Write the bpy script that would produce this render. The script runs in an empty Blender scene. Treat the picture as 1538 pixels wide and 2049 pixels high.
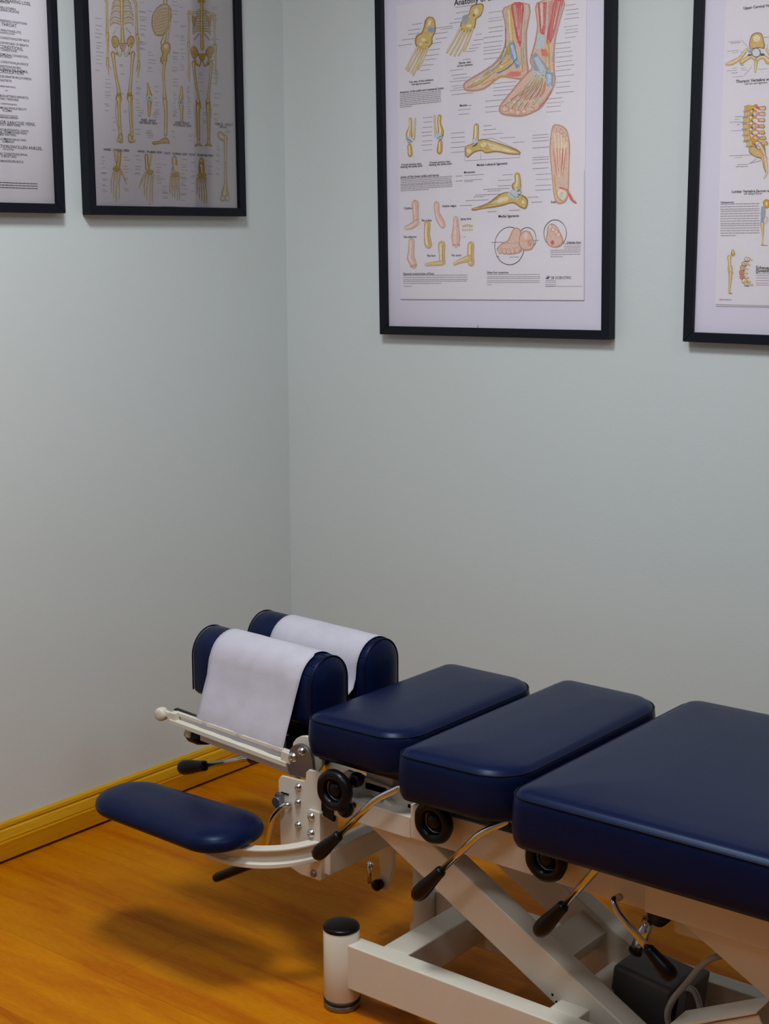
import bpy, bmesh, math, random
from mathutils import Vector, Matrix
D = bpy.data
SC = bpy.context.scene
COL = SC.collection
PI = math.pi

# ------------------------------------------------------------ camera
cam_d = D.cameras.new('camera'); cam = D.objects.new('camera', cam_d); COL.objects.link(cam)
SC.camera = cam
cam_d.sensor_fit = 'VERTICAL'; cam_d.sensor_height = 24.0; cam_d.lens = 2970.0 * 24.0 / 2049.0
cam_d.clip_start = 0.05
_r = Vector((0.78099, 0.62453, -0.00335)); _u = Vector((-0.10842, 0.14086, 0.98407)); _f = Vector((-0.61506, 0.76819, -0.17773))
cam.matrix_world = Matrix(((_r.x, _u.x, -_f.x, 2.6154), (_r.y, _u.y, -_f.y, -2.8669), (_r.z, _u.z, -_f.z, 1.3495), (0, 0, 0, 1)))

# ------------------------------------------------------------ world, lights, exposure
w = D.worlds.new('world'); SC.world = w; w.use_nodes = True
w.node_tree.nodes['Background'].inputs[0].default_value = (0.6, 0.7, 0.8, 1)
w.node_tree.nodes['Background'].inputs[1].default_value = 0.05
SC.view_settings.view_transform = 'Standard'; SC.view_settings.look = 'None'
SC.view_settings.gamma = 1.0; SC.view_settings.use_curve_mapping = False
SC.view_settings.exposure = -0.15

def fill_point(name, loc, radius, power, color):
    l = D.lights.new(name, 'POINT'); l.shadow_soft_size = radius
    l.energy = power; l.color = color
    o = D.objects.new(name, l); COL.objects.link(o); o.location = loc
    return o
def panel(name, loc, size, power, color):
    l = D.lights.new(name, 'AREA'); l.shape = 'SQUARE'; l.size = size
    l.energy = power; l.color = color
    o = D.objects.new(name, l); COL.objects.link(o); o.location = loc
    return o
LC = (0.92, 0.965, 1.0)
panel('ceiling_panel_lamp', (1.05, -1.45, 2.42), 0.38, 28.0, LC)
panel('ceiling_panel_lamp', (3.10, -1.45, 2.42), 0.42, 10.0, LC)
panel('ceiling_panel_lamp', (1.20, -3.20, 2.42), 0.42, 5.0, LC)
fill_point('added_room_fill', (1.90, -2.10, 2.22), 0.16, 23.0, LC)  # added mid-room fill to even out wall brightness, no such lamp known

# ------------------------------------------------------------ materials
def srgb(r, g, b):
    f = lambda c: (c/255/12.92 if c/255 <= 0.04045 else ((c/255+0.055)/1.055)**2.4)
    return (f(r), f(g), f(b), 1)
def mat(name, col, rough=0.5, metal=0.0, spec=0.5, coat=0.0, noise=None, bump=None):
    m = D.materials.new(name); m.use_nodes = True
    nt = m.node_tree; b = nt.nodes['Principled BSDF']
    b.inputs['Base Color'].default_value = col; b.inputs['Roughness'].default_value = rough
    b.inputs['Metallic'].default_value = metal; b.inputs['Specular IOR Level'].default_value = spec
    b.inputs['Coat Weight'].default_value = coat
    tc = nt.nodes.new('ShaderNodeTexCoord')
    if noise:                                   # (scale, second colour, amount)
        n = nt.nodes.new('ShaderNodeTexNoise'); n.inputs['Scale'].default_value = noise[0]; n.inputs['Detail'].default_value = 5
        nt.links.new(tc.outputs['Object'], n.inputs['Vector'])
        mx = nt.nodes.new('ShaderNodeMix'); mx.data_type = 'RGBA'
        mr = nt.nodes.new('ShaderNodeMapRange'); mr.inputs['From Min'].default_value = 0.35; mr.inputs['From Max'].default_value = 0.7
        mr.inputs['To Max'].default_value = noise[2]
        nt.links.new(n.outputs['Fac'], mr.inputs['Value']); nt.links.new(mr.outputs['Result'], mx.inputs['Factor'])
        mx.inputs['A'].default_value = col; mx.inputs['B'].default_value = noise[1]
        nt.links.new(mx.outputs['Result'], b.inputs['Base Color'])
    if bump:                                    # (scale, strength, distance)
        n = nt.nodes.new('ShaderNodeTexNoise'); n.inputs['Scale'].default_value = bump[0]; n.inputs['Detail'].default_value = 4
        nt.links.new(tc.outputs['Object'], n.inputs['Vector'])
        bp = nt.nodes.new('ShaderNodeBump'); bp.inputs['Strength'].default_value = bump[1]; bp.inputs['Distance'].default_value = bump[2]
        nt.links.new(n.outputs['Fac'], bp.inputs['Height']); nt.links.new(bp.outputs['Normal'], b.inputs['Normal'])
    return m

M_WALL = mat('painted_wall', (0.63, 0.69, 0.695, 1), 0.6, noise=(1.3, (0.61, 0.665, 0.655, 1), 0.6), bump=(160, 0.12, 0.002))
M_WALL2 = mat('unseen_wall_low_bounce', (0.26, 0.28, 0.28, 1), 0.7, noise=(1.3, (0.24, 0.26, 0.26, 1), 0.6))  # for the unseen walls, darkened to cut bounced fill light
M_CEIL = mat('ceiling_white', (0.62, 0.64, 0.66, 1), 0.9, bump=(60, 0.1, 0.002))
M_LEATHER = mat('navy_vinyl', (0.0032, 0.0066, 0.036, 1), 0.34, spec=0.18, noise=(9, (0.0042, 0.010, 0.041, 1), 0.6), bump=(520, 0.16, 0.0006))
M_LEATHER.node_tree.nodes['Principled BSDF'].inputs['Specular Tint'].default_value = (0.55, 0.72, 1.0, 1)
M_PIPING = mat('navy_piping', (0.003, 0.004, 0.012, 1), 0.5, spec=0.15, bump=(300, 0.1, 0.0005))
M_WHITE = mat('cream_enamel', (0.70, 0.66, 0.56, 1), 0.38, noise=(25, (0.66, 0.62, 0.52, 1), 0.5), bump=(300, 0.08, 0.0004))
M_BLACK = mat('black_plastic', (0.003, 0.003, 0.004, 1), 0.32, spec=0.22, noise=(40, (0.005, 0.005, 0.006, 1), 0.5))
M_RUBBER = mat('black_rubber', (0.012, 0.012, 0.013, 1), 0.6, bump=(200, 0.1, 0.0005))
M_CHROME = mat('chrome', (0.62, 0.62, 0.64, 1), 0.16, 1.0, noise=(30, (0.5, 0.5, 0.52, 1), 0.5))
M_STEEL = mat('brushed_steel', (0.30, 0.30, 0.32, 1), 0.38, 1.0, noise=(60, (0.24, 0.24, 0.26, 1), 0.6))
M_PAPER = mat('tissue_paper', (0.53, 0.51, 0.585, 1), 0.85, noise=(22, (0.46, 0.445, 0.51, 1), 0.75), bump=(35, 0.35, 0.002))
M_SHEET = mat('chart_paper', (0.83, 0.78, 0.84, 1), 0.7, noise=(5, (0.80, 0.75, 0.81, 1), 0.6))
M_BACKING = mat('mount_board', (0.77, 0.73, 0.85, 1), 0.75, noise=(4, (0.74, 0.70, 0.83, 1), 0.6))
M_FRAME = mat('black_painted_wood', (0.0045, 0.006, 0.012, 1), 0.5, spec=0.2, bump=(90, 0.1, 0.0006))
M_MOTOR = mat('grey_plastic', (0.075, 0.075, 0.07, 1), 0.55, noise=(20, (0.06, 0.06, 0.055, 1), 0.5))
M_CORD = mat('grey_cable', (0.34, 0.34, 0.33, 1), 0.5, noise=(50, (0.3, 0.3, 0.29, 1), 0.5))

def wood(name, dark, lite, streak, rough, planks):
    m = D.materials.new(name); m.use_nodes = True; nt = m.node_tree; L = nt.links.new; b = nt.nodes['Principled BSDF']
    tc = nt.nodes.new('ShaderNodeTexCoord')
    mp = nt.nodes.new('ShaderNodeMapping'); mp.inputs['Scale'].default_value = streak
    L(tc.outputs['Object'], mp.inputs['Vector'])
    n = nt.nodes.new('ShaderNodeTexNoise'); n.inputs['Scale'].default_value = 1.0; n.inputs['Detail'].default_value = 7; n.inputs['Roughness'].default_value = 0.62; n.inputs['Distortion'].default_value = 0.6
    L(mp.outputs['Vector'], n.inputs['Vector'])
    cr = nt.nodes.new('ShaderNodeValToRGB'); e = cr.color_ramp.elements
    e[0].position = 0.33; e[0].color = dark; e[1].position = 0.58; e[1].color = lite
    L(n.outputs['Fac'], cr.inputs['Fac'])
    out = cr.outputs['Color']
    n2 = nt.nodes.new('ShaderNodeTexNoise'); n2.inputs['Scale'].default_value = 3.0
    mp2 = nt.nodes.new('ShaderNodeMapping'); mp2.inputs['Scale'].default_value = (streak[0]*9, streak[1]*5, streak[2]*5)
    L(tc.outputs['Object'], mp2.inputs['Vector']); L(mp2.outputs['Vector'], n2.inputs['Vector'])
    mx = nt.nodes.new('ShaderNodeMix'); mx.data_type = 'RGBA'; mx.blend_type = 'MULTIPLY'; mx.inputs['Factor'].default_value = 0.35
    L(out, mx.inputs['A']); L(n2.outputs['Color'], mx.inputs['B'])
    bw = nt.nodes.new('ShaderNodeRGBToBW'); L(n2.outputs['Color'], bw.inputs['Color'])
    mr = nt.nodes.new('ShaderNodeMapRange'); mr.inputs['From Min'].default_value = 0.35; mr.inputs['From Max'].default_value = 0.65; mr.inputs['To Min'].default_value = 0.72; mr.inputs['To Max'].default_value = 1.1
    L(bw.outputs['Val'], mr.inputs['Value']); L(mr.outputs['Result'], mx.inputs['B'])
    out = mx.outputs['Result']
    if planks:
        br = nt.nodes.new('ShaderNodeTexBrick'); br.inputs['Scale'].default_value = 1.0; br.inputs['Brick Width'].default_value = 1.21; br.inputs['Row Height'].default_value = 0.196
        br.inputs['Mortar Size'].default_value = 0.0007; br.inputs['Color1'].default_value = (1, 1, 1, 1); br.inputs['Color2'].default_value = (0.86, 0.86, 0.86, 1); br.inputs['Mortar'].default_value = (0.62, 0.58, 0.5, 1)
        L(tc.outputs['Object'], br.inputs['Vector'])
        m2 = nt.nodes.new('ShaderNodeMix'); m2.data_type = 'RGBA'; m2.blend_type = 'MULTIPLY'; m2.inputs['Factor'].default_value = 1
        L(out, m2.inputs['A']); L(br.outputs['Color'], m2.inputs['B']); out = m2.outputs['Result']
    L(out, b.inputs['Base Color']); b.inputs['Roughness'].default_value = rough
    b.inputs['Specular IOR Level'].default_value = 0.06
    return m
M_FLOOR = wood('orange_laminate', (0.50, 0.125, 0.001, 1), (0.62, 0.215, 0.0015, 1), (2.2, 17, 17), 0.46, True)
M_SKIRT = wood('yellow_varnished_wood', (0.60, 0.30, 0.012, 1), (0.74, 0.42, 0.018, 1), (12, 1.5, 30), 0.35, False)
M_SKIRT2 = wood('orange_varnished_wood', (0.50, 0.19, 0.004, 1), (0.60, 0.27, 0.006, 1), (12, 1.5, 30), 0.4, False)

def glass_mat():
    m = D.materials.new('picture_glass'); m.use_nodes = True; nt = m.node_tree; nt.nodes.clear()
    o = nt.nodes.new('ShaderNodeOutputMaterial'); t = nt.nodes.new('ShaderNodeBsdfTransparent'); g = nt.nodes.new('ShaderNodeBsdfGlossy')
    g.inputs['Roughness'].default_value = 0.06; f = nt.nodes.new('ShaderNodeFresnel'); f.inputs['IOR'].default_value = 1.35
    mx = nt.nodes.new('ShaderNodeMixShader'); L = nt.links.new
    L(f.outputs[0], mx.inputs[0]); L(t.outputs[0], mx.inputs[1]); L(g.outputs[0], mx.inputs[2]); L(mx.outputs[0], o.inputs[0])
    return m
M_GLASS = glass_mat()

# ------------------------------------------------------------ helpers
def tag(o, label=None, cat=None, group=None, kind=None):
    if label: o['label'] = label
    if cat: o['category'] = cat
    if group: o['group'] = group
    if kind: o['kind'] = kind
    return o
def empty(name, loc, label, cat, group=None):
    o = D.objects.new(name, None); o.empty_display_size = 0.1; COL.objects.link(o); o.location = loc
    return tag(o, label, cat, group)
def fin(name, bm, m, parent=None, smooth=True, bevel=0, seg=2, label=None, local=False):
    me = D.meshes.new(name)
    bmesh.ops.recalc_face_normals(bm, faces=bm.faces)
    bm.to_mesh(me); bm.free()
    for x in (m if isinstance(m, list) else [m]): me.materials.append(x)
    o = D.objects.new(name, me); COL.objects.link(o)
    if parent is not None:
        o.parent = parent
        if parent.type == 'EMPTY' and not local:
            o.matrix_parent_inverse = Matrix.Translation(-parent.location)
    if smooth:
        for p in me.polygons: p.use_smooth = True
        if bevel == 0:
            es = [e for e in range(0)]
    if bevel:
        md = o.modifiers.new('bevel', 'BEVEL'); md.width = bevel; md.segments = seg; md.limit_method = 'ANGLE'; md.angle_limit = math.radians(40)
        md.harden_normals = True
        for p in me.polygons: p.use_smooth = True
    if label: o['label'] = label
    return o
def nb(): return bmesh.new()
def box(bm, x0, x1, y0, y1, z0, z1, mtx=None):
    vs = [bm.verts.new(Vector(p) if mtx is None else mtx @ Vector(p)) for p in
          ((x0,y0,z0),(x1,y0,z0),(x1,y1,z0),(x0,y1,z0),(x0,y0,z1),(x1,y0,z1),(x1,y1,z1),(x0,y1,z1))]
    for f in ((0,3,2,1),(4,5,6,7),(0,1,5,4),(1,2,6,5),(2,3,7,6),(3,0,4,7)): bm.faces.new([vs[i] for i in f])
    return bm
def beam(bm, a, b, h, y0, y1):
    """straight tube of height h (perpendicular, in the x-z plane) from a to b, spanning y0..y1"""
    ax, az = a; bx, bz = b; l = math.hypot(bx-ax, bz-az); dx, dz = (bx-ax)/l, (bz-az)/l; nx, nz = -dz*h/2, dx*h/2
    c = [(ax+nx, az+nz), (bx+nx, bz+nz), (bx-nx, bz-nz), (ax-nx, az-nz)]
    return prism_y(bm, c, y0, y1)
def prism_y(bm, pts, y0, y1):
    a = [bm.verts.new((x, y0, z)) for x, z in pts]; b = [bm.verts.new((x, y1, z)) for x, z in pts]
    bm.faces.new(a); bm.faces.new(b[::-1]); n = len(pts)
    for i in range(n): bm.faces.new((a[i], b[i], b[(i+1) % n], a[(i+1) % n]))
    return bm
def rings(bm, R, cap=True, closed=True):
    vv = [[bm.verts.new(p) for p in r] for r in R]; n = len(vv[0])
    for i in range(len(vv)-1):
        for j in range(n if closed else n-1):
            bm.faces.new((vv[i][j], vv[i][(j+1) % n], vv[i+1][(j+1) % n], vv[i+1][j]))
    if cap: bm.faces.new(vv[0][::-1]); bm.faces.new(vv[-1])
    return vv
def tube(bm, pts, rad, n=14, cap=True):
    """swept round tube; rad a number or one per point"""
    P = [Vector(p) for p in pts]; N = len(P)
    if not hasattr(rad, '__len__'): rad = [rad]*N
    up = None; R = []
    for i in range(N):
        t = (P[min(i+1, N-1)]-P[max(i-1, 0)]).normalized()
        if up is None: up = t.orthogonal().normalized()
        up = (up - t*up.dot(t)).normalized(); s = t.cross(up)
        R.append([P[i] + (up*math.cos(2*PI*k/n) + s*math.sin(2*PI*k/n))*rad[i] for k in range(n)])
    rings(bm, R, cap); return bm
def smooth_path(pts, k=6):
    P = [Vector(p) for p in pts]; out = []
    for i in range(len(P)-1):
        a = P[max(i-1, 0)]; b = P[i]; c = P[i+1]; d = P[min(i+2, len(P)-1)]
        for j in range(k):
            t = j/k; out.append(0.5*((2*b)+(c-a)*t+(2*a-5*b+4*c-d)*t*t+(3*b-a-3*c+d)*t**3))
    out.append(P[-1]); return out
def round_corner(pts, r, k=5):
    P = [Vector(p) for p in pts]; out = [P[0]]
    for i in range(1, len(P)-1):
        a = (P[i-1]-P[i]); b = (P[i+1]-P[i]); q = min(r, a.length*0.45, b.length*0.45)
        s = P[i]+a.normalized()*q; e = P[i]+b.normalized()*q
        for j in range(k+1):
            t = j/k; out.append(s*(1-t)**2 + P[i]*2*t*(1-t) + e*t*t)
    out.append(P[-1]); return out
def disc_y(bm, x, z, y0, y1, r, n=24, r2=None):
    """cylinder whose axis runs along y"""
    R = [[Vector((x+(rr)*math.cos(2*PI*k/n), y, z+(rr)*math.sin(2*PI*k/n))) for k in range(n)] for y, rr in ((y0, r if r2 is None else r2), (y1, r))]
    rings(bm, R); return bm
def lathe_y(bm, x, z, prof, n=28):
    rings(bm, [[Vector((x+r*math.cos(2*PI*k/n), y, z+r*math.sin(2*PI*k/n))) for k in range(n)] for r, y in prof]); return bm
def lathe_z(bm, x, y, prof, n=32):
    rings(bm, [[Vector((x+r*math.cos(2*PI*k/n), y+r*math.sin(2*PI*k/n), z)) for k in range(n)] for r, z in prof]); return bm

# ------------------------------------------------------------ room shell
XR, YF, ZC = 4.3, -4.2, 2.45
tag(fin('floor', box(nb(), 0, XR, YF, 0, -0.1, 0), M_FLOOR, smooth=False), kind='structure')
tag(fin('ceiling', box(nb(), 0, XR, YF, 0, ZC, ZC+0.1), M_CEIL, smooth=False), kind='structure')
tag(fin('wall_left', box(nb(), -0.1, 0, YF, 0.1, -0.1, ZC+0.1), M_WALL, smooth=False), kind='structure')
tag(fin('wall_back', box(nb(), 0, XR, 0, 0.1, -0.1, ZC+0.1), M_WALL, smooth=False), kind='structure')
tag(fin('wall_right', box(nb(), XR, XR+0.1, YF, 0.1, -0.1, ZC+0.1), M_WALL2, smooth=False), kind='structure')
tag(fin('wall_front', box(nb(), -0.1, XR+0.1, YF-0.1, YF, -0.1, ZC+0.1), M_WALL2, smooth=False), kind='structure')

SK = [(0, 0.090), (0.006, 0.090), (0.010, 0.087), (0.011, 0.080), (0.008, 0.076), (0.012, 0.072), (0.0135, 0.052), (0.0125, 0.050)]
SK_LO = [(0, 0.0495), (0.016, 0.0495), (0.018, 0.047), (0.018, 0.0080), (0, 0.0080)]
def skirt(name, side):
    if side == 'left':
        f = lambda d, y, z: Vector((d, y, z)); a, b = YF, 0
    else:
        f = lambda d, x, z: Vector((x, -d, z)); a, b = 0, XR
    def one(prof):
        bm = nb(); R = [[f(d, s, z) for d, z in prof] for s in (a, b)]; rings(bm, R); return bm
    o = tag(fin(name, one(SK + [(0, 0.050)]), M_SKIRT, smooth=False), kind='structure')
    lo = fin('baseboard_foot', one(SK_LO), M_SKIRT2, o, smooth=False)
    return o
skirt('baseboard_left', 'left'); skirt('baseboard_back', 'back')
ART = {
 'foot': [
  ('T','ink','Anatomy of the Foot',2239,7523,131,'L',1),
  ('B','bonedark',[1515,7295,1674,7232,1710,6961,1618,6823,1606,6683,1434,6576,1234,6589,1106,6731,1139,6910,1290,6968,1362,7087,1404,7226]),
  ('B','bone',[1525,7274,1654,7212,1670,6962,1588,6833,1566,6694,1424,6606,1265,6618,1147,6740,1179,6880,1320,6938,1391,7056,1444,7196]),
  ('B','bonelight',[1514,7215,1584,7213,1573,7124,1462,7075]),
  ('B','blue',[1670,6992,1660,6962,1630,6943,1590,6933,1550,6944,1510,6955,1490,6985,1481,7005,1491,7035,1511,7055,1552,7064,1591,7053,1631,7043,1661,7012]),
  ('B','bonelight',[1417,6796,1417,6776,1397,6766,1367,6767,1337,6767,1307,6778,1297,6788,1288,6808,1298,6818,1308,6838,1338,6837,1368,6837,1398,6826,1418,6806]),
  ('B','bonedark',[1486,6725,1476,6715,1466,6715,1456,6715,1436,6716,1426,6716,1416,6726,1406,6736,1417,6746,1427,6746,1437,6746,1457,6745,1467,6745,1476,6735]),
  ('B','bonelight',[1306,6708,1306,6698,1296,6688,1276,6678,1256,6679,1236,6689,1226,6699,1226,6719,1226,6729,1237,6739,1257,6749,1276,6738,1296,6738,1306,6718]),
  ('S','bonedark',[1195,6669,61,1022,6452,44,838,6195,56]),
  ('S','bone',[1195,6669,46,1022,6452,33,838,6195,42]),
  ('S','bonelight',[1185,6670,20,1022,6452,12,828,6195,16]),
  ('S','bonedark',[1245,6629,72,1091,6391,44,897,6144,56]),
  ('S','bone',[1245,6629,55,1091,6391,33,897,6144,42]),
  ('S','bonelight',[1235,6629,20,1091,6391,10,897,6144,16]),
  ('S','bonedark',[1314,6598,71,1170,6350,39,976,6093,48]),
  ('S','bone',[1314,6598,54,1170,6350,29,976,6093,37]),
  ('S','bonelight',[1304,6598,20,1160,6350,12,966,6093,16]),
  ('S','bonedark',[1384,6587,61,1250,6339,44,1046,6042,56]),
  ('S','bone',[1384,6587,46,1250,6339,33,1046,6042,42]),
  ('S','bonelight',[1384,6587,14,1250,6339,12,1046,6042,13]),
  ('S','bonedark',[1465,6615,61,1361,6387,39,1197,6159,55]),
  ('S','bone',[1465,6615,46,1361,6387,29,1197,6159,42]),
  ('S','bonelight',[1455,6625,20,1351,6387,12,1197,6159,15]),
  ('B','bonedark',[2817,7424,3027,7411,3045,7301,2973,7152,2852,7094,2809,6914,2608,6837,2400,6931,2463,7140,2634,7227,2697,7386]),
  ('B','bone',[2837,7394,2997,7391,3025,7301,2953,7172,2823,7114,2780,6935,2599,6868,2430,6950,2503,7119,2654,7207,2716,7356]),
  ('B','grey',[2474,7210,2604,7238,2653,7117,2551,7018,2432,7070]),
  ('B','bonelight',[2915,7263,2904,7233,2884,7203,2864,7194,2834,7204,2814,7214,2795,7245,2785,7275,2796,7305,2806,7324,2836,7334,2866,7334,2886,7313,2905,7293]),
  ('B','bonedark',[2814,7184,2813,7174,2803,7164,2793,7155,2773,7165,2763,7165,2753,7175,2744,7195,2754,7205,2764,7215,2774,7215,2794,7215,2804,7204,2814,7194]),
  ('B','bonelight',[2720,6966,2710,6956,2690,6946,2660,6937,2630,6947,2600,6948,2580,6968,2570,6978,2581,6998,2601,6998,2631,7007,2661,7007,2691,6996,2710,6976]),
  ('S','bonedark',[2420,6960,71,2236,6713,44,2022,6457,55]),
  ('S','bone',[2420,6960,54,2236,6713,33,2022,6457,42]),
  ('S','bonelight',[2410,6961,20,2226,6713,12,2012,6457,15]),
  ('S','bonedark',[2489,6909,61,2325,6652,44,2121,6405,48]),
  ('S','bone',[2489,6909,46,2325,6652,33,2121,6405,37]),
  ('S','bonelight',[2479,6909,20,2325,6652,10,2111,6405,15]),
  ('S','bonedark',[2569,6888,72,2425,6630,44,2231,6363,47]),
  ('S','bone',[2569,6888,55,2425,6630,33,2231,6363,36]),
  ('S','bonelight',[2559,6888,20,2425,6630,9,2231,6363,11]),
  ('S','bonedark',[2649,6867,61,2535,6619,31,2351,6361,47]),
  ('S','bone',[2649,6867,46,2535,6619,24,2351,6361,36]),
  ('S','bonelight',[2639,6867,20,2525,6629,12,2341,6362,15]),
  ('S','bonedark',[2749,6915,61,2656,6687,37,2502,6449,55]),
  ('S','bone',[2749,6915,46,2656,6687,28,2502,6449,42]),
  ('S','bonelight',[2749,6915,14,2646,6687,12,2502,6449,13]),
  ('T','ink','Top view of foot skeleton',1273,5888,49,'C',1),
  ('T','ink','with ligament insertions',1272,5828,41,'C',1),
  ('T','ink','Plantar view',2528,6189,50,'C',1),
  ('T','ink','of foot skeleton',2527,6129,49,'C',1),
  ('T','ink','Anatomy of the ankle and metatarsal joints',640,5678,53,'L',1),
  ('D','ink2',639,5618,1209,35),
  ('D','ink2',638,5578,1209,35),
  ('D','ink2',638,5538,1209,35),
  ('D','ink2',637,5498,1209,35),
  ('D','ink2',636,5458,1209,35),
  ('D','ink2',636,5418,1209,35),
  ('D','ink2',635,5378,1209,35),
  ('D','ink2',635,5338,363,35),
  ('B','skindark',[3585,7262,4275,7262,4206,6673,4217,6122,4253,5842,4130,5674,3831,5718,3482,5764,3058,5550,2588,5548,2470,5669,2572,5788,3045,5971,3378,6145,3602,6452,3619,6902]),
  ('B','skin',[3615,7242,4245,7242,4166,6673,4177,6123,4203,5843,4101,5714,3831,5748,3472,5814,3039,5591,2609,5587,2520,5669,2611,5757,3064,5930,3417,6105,3632,6441,3649,6901]),
  ('B','bone',[3675,7261,3815,7249,3863,6488,3743,6480]),
  ('B','bonelight',[3704,7210,3744,7200,3804,6539,3764,6539]),
  ('B','red',[3796,7309,4115,7284,4079,6855,4041,6375,3925,6597,3850,6948]),
  ('B','pink',[3836,7298,3916,7297,3969,6866,3918,6807]),
  ('S','pinklight',[4065,7265,15,4033,6515,11]),
  ('S','bluelight',[4215,7252,39,4146,6673,25,4136,6054,25]),
  ('S','grey',[4160,6953,15,4106,6024,26]),
  ('S','yellow',[4051,6345,27,4093,5854,37]),
  ('B','yellow',[3612,6422,3752,6460,3789,6259,3578,6182]),
  ('S','greydark',[3648,6801,22,3621,6382,26,3436,6054,31]),
  ('B','blue',[3713,6490,3863,6508,4055,5985,3944,5927,3768,6199]),
  ('B','bluelight',[3762,6439,3832,6458,3986,6036,3925,6007]),
  ('S','bonedark',[3737,6090,135,3305,5957,131,2951,5742,105,2640,5637,63]),
  ('S','bone',[3737,6090,134,3304,5947,90,2951,5742,79,2650,5647,53]),
  ('S','bonelight',[3657,6131,35,3224,5928,26,2821,5734,19]),
  ('S','bluelight',[3641,6381,38,3487,6114,31,3134,5939,19,2771,5735,17]),
  ('S','blue',[3786,6019,35,3443,5854,22]),
  ('S','greydark',[3938,6147,22,3705,5960,19,3393,5875,15]),
  ('S','bluelight',[3699,6240,22,3043,5841,15,2590,5678,17]),
  ('B','bone',[3655,5981,3635,5951,3604,5932,3564,5922,3514,5923,3464,5944,3435,5964,3425,6005,3436,6024,3466,6054,3516,6063,3566,6052,3606,6042,3635,6011]),
  ('B','bonelight',[3565,6002,3555,5993,3545,5983,3525,5983,3495,5984,3475,5994,3465,6004,3455,6014,3466,6024,3476,6034,3496,6034,3526,6033,3546,6033,3555,6013]),
  ('S','yellow',[3793,5829,30,3311,5746,26,3000,5661,19]),
  ('S','pink',[2770,5685,26,2589,5628,44]),
  ('B','redlight',[3652,5801,3753,5880,4053,5855,4042,5765,3832,5758]),
  ('B','skindark',[4455,7269,5155,7258,5058,6819,4942,6391,4923,5851,4938,5501,4621,5066,4349,4940,4088,4884,3788,4909,3509,4983,3472,5164,3767,5439,4122,5764,4324,5911,4277,6081,4402,6449,4468,6818]),
  ('B','skin',[4485,7248,5125,7248,5028,6820,4902,6392,4883,5852,4898,5512,4581,5097,4329,4970,4079,4924,3789,4959,3540,5013,3522,5153,3806,5419,4151,5733,4354,5890,4316,6071,4442,6439,4498,6808]),
  ('B','red',[4485,7258,4735,7254,4718,6785,4644,6546,4545,6637]),
  ('B','pinklight',[4545,7247,4615,7246,4628,6796,4586,6697]),
  ('B','red',[4915,7272,5135,7248,5009,6840,4842,6423,4712,6405,4789,6884]),
  ('B','pink',[4765,7254,4885,7282,4819,6883,4746,6684]),
  ('S','bluelight',[4735,7254,31,4695,6625,27]),
  ('S','pinklight',[5035,7230,15,4886,6672,18]),
  ('S','grey',[5093,7119,19,4945,6601,19,4865,5992,31]),
  ('B','bluelight',[4475,6618,4674,6575,4650,6316,4450,6299]),
  ('B','grey',[4328,6141,4429,6239,4783,5843,4610,5626,4383,5820]),
  ('B','bluelight',[4387,6100,4478,6148,4703,5835,4601,5706]),
  ('B','redlight',[4560,6297,4729,6244,4767,6104,4598,6136]),
  ('S','yellow',[4762,6444,44,4802,5793,38]),
  ('B','blue',[4702,5805,4902,5752,4887,5472,4727,5484]),
  ('B','bluelight',[4732,5754,4831,5723,4818,5553,4749,5564]),
  ('B','skindark',[3731,5090,3720,5050,3690,5030,3650,5011,3600,5022,3560,5032,3531,5063,3521,5103,3532,5133,3552,5163,3602,5172,3642,5171,3692,5150,3722,5120]),
  ('B','skin',[3711,5090,3701,5060,3680,5041,3640,5031,3600,5032,3570,5042,3541,5073,3531,5103,3542,5123,3572,5142,3602,5152,3642,5151,3682,5141,3701,5110]),
  ('B','skindark',[3910,5017,3900,4987,3869,4968,3839,4948,3789,4959,3759,4969,3730,5000,3720,5030,3731,5060,3751,5079,3791,5089,3831,5088,3871,5078,3900,5047]),
  ('B','skin',[3890,5017,3890,4997,3859,4978,3829,4968,3799,4969,3769,4979,3740,5000,3740,5030,3740,5050,3761,5069,3801,5079,3831,5078,3861,5068,3880,5037]),
  ('B','skindark',[4059,4975,4049,4945,4029,4925,3988,4916,3948,4916,3919,4927,3889,4957,3880,4987,3890,5007,3920,5027,3950,5036,3990,5036,4020,5025,4050,4995]),
  ('B','skin',[4039,4975,4029,4955,4009,4935,3989,4926,3959,4926,3929,4937,3909,4957,3899,4977,3910,5007,3930,5017,3950,5026,3990,5026,4010,5015,4030,4995]),
  ('B','skindark',[4199,4972,4199,4952,4179,4933,4139,4923,4109,4924,4079,4934,4059,4965,4050,4985,4060,5005,4080,5024,4110,5034,4140,5033,4170,5023,4200,5002]),
  ('B','skin',[4189,4973,4179,4953,4159,4943,4139,4933,4109,4944,4089,4954,4069,4964,4070,4984,4070,5004,4090,5014,4110,5024,4140,5023,4160,5013,4180,4993]),
  ('B','skindark',[4420,5019,4410,4989,4389,4979,4359,4970,4329,4970,4309,4981,4290,5001,4280,5021,4290,5041,4301,5061,4331,5070,4361,5070,4391,5059,4410,5039]),
  ('B','skin',[4400,5019,4390,4999,4380,4990,4359,4980,4340,4990,4320,4991,4300,5011,4300,5021,4300,5041,4321,5051,4341,5050,4361,5050,4380,5040,4390,5029]),
  ('S','bonedark',[4431,5719,70,4097,5434,61,3652,5151,50]),
  ('S','bone',[4431,5709,41,4097,5434,35,3652,5151,34]),
  ('S','redlight',[4459,5618,35,4156,5383,49,3764,5289,15]),
  ('S','bluelight',[4473,5818,26,4107,5434,15,3662,5151,19]),
  ('S','greydark',[4439,5619,9,4066,5405,8,3622,5161,9]),
  ('S','bonedark',[4491,5718,60,4216,5422,52,3831,5088,60]),
  ('S','yellow',[4491,5708,41,4216,5422,30,3831,5088,41]),
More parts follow.
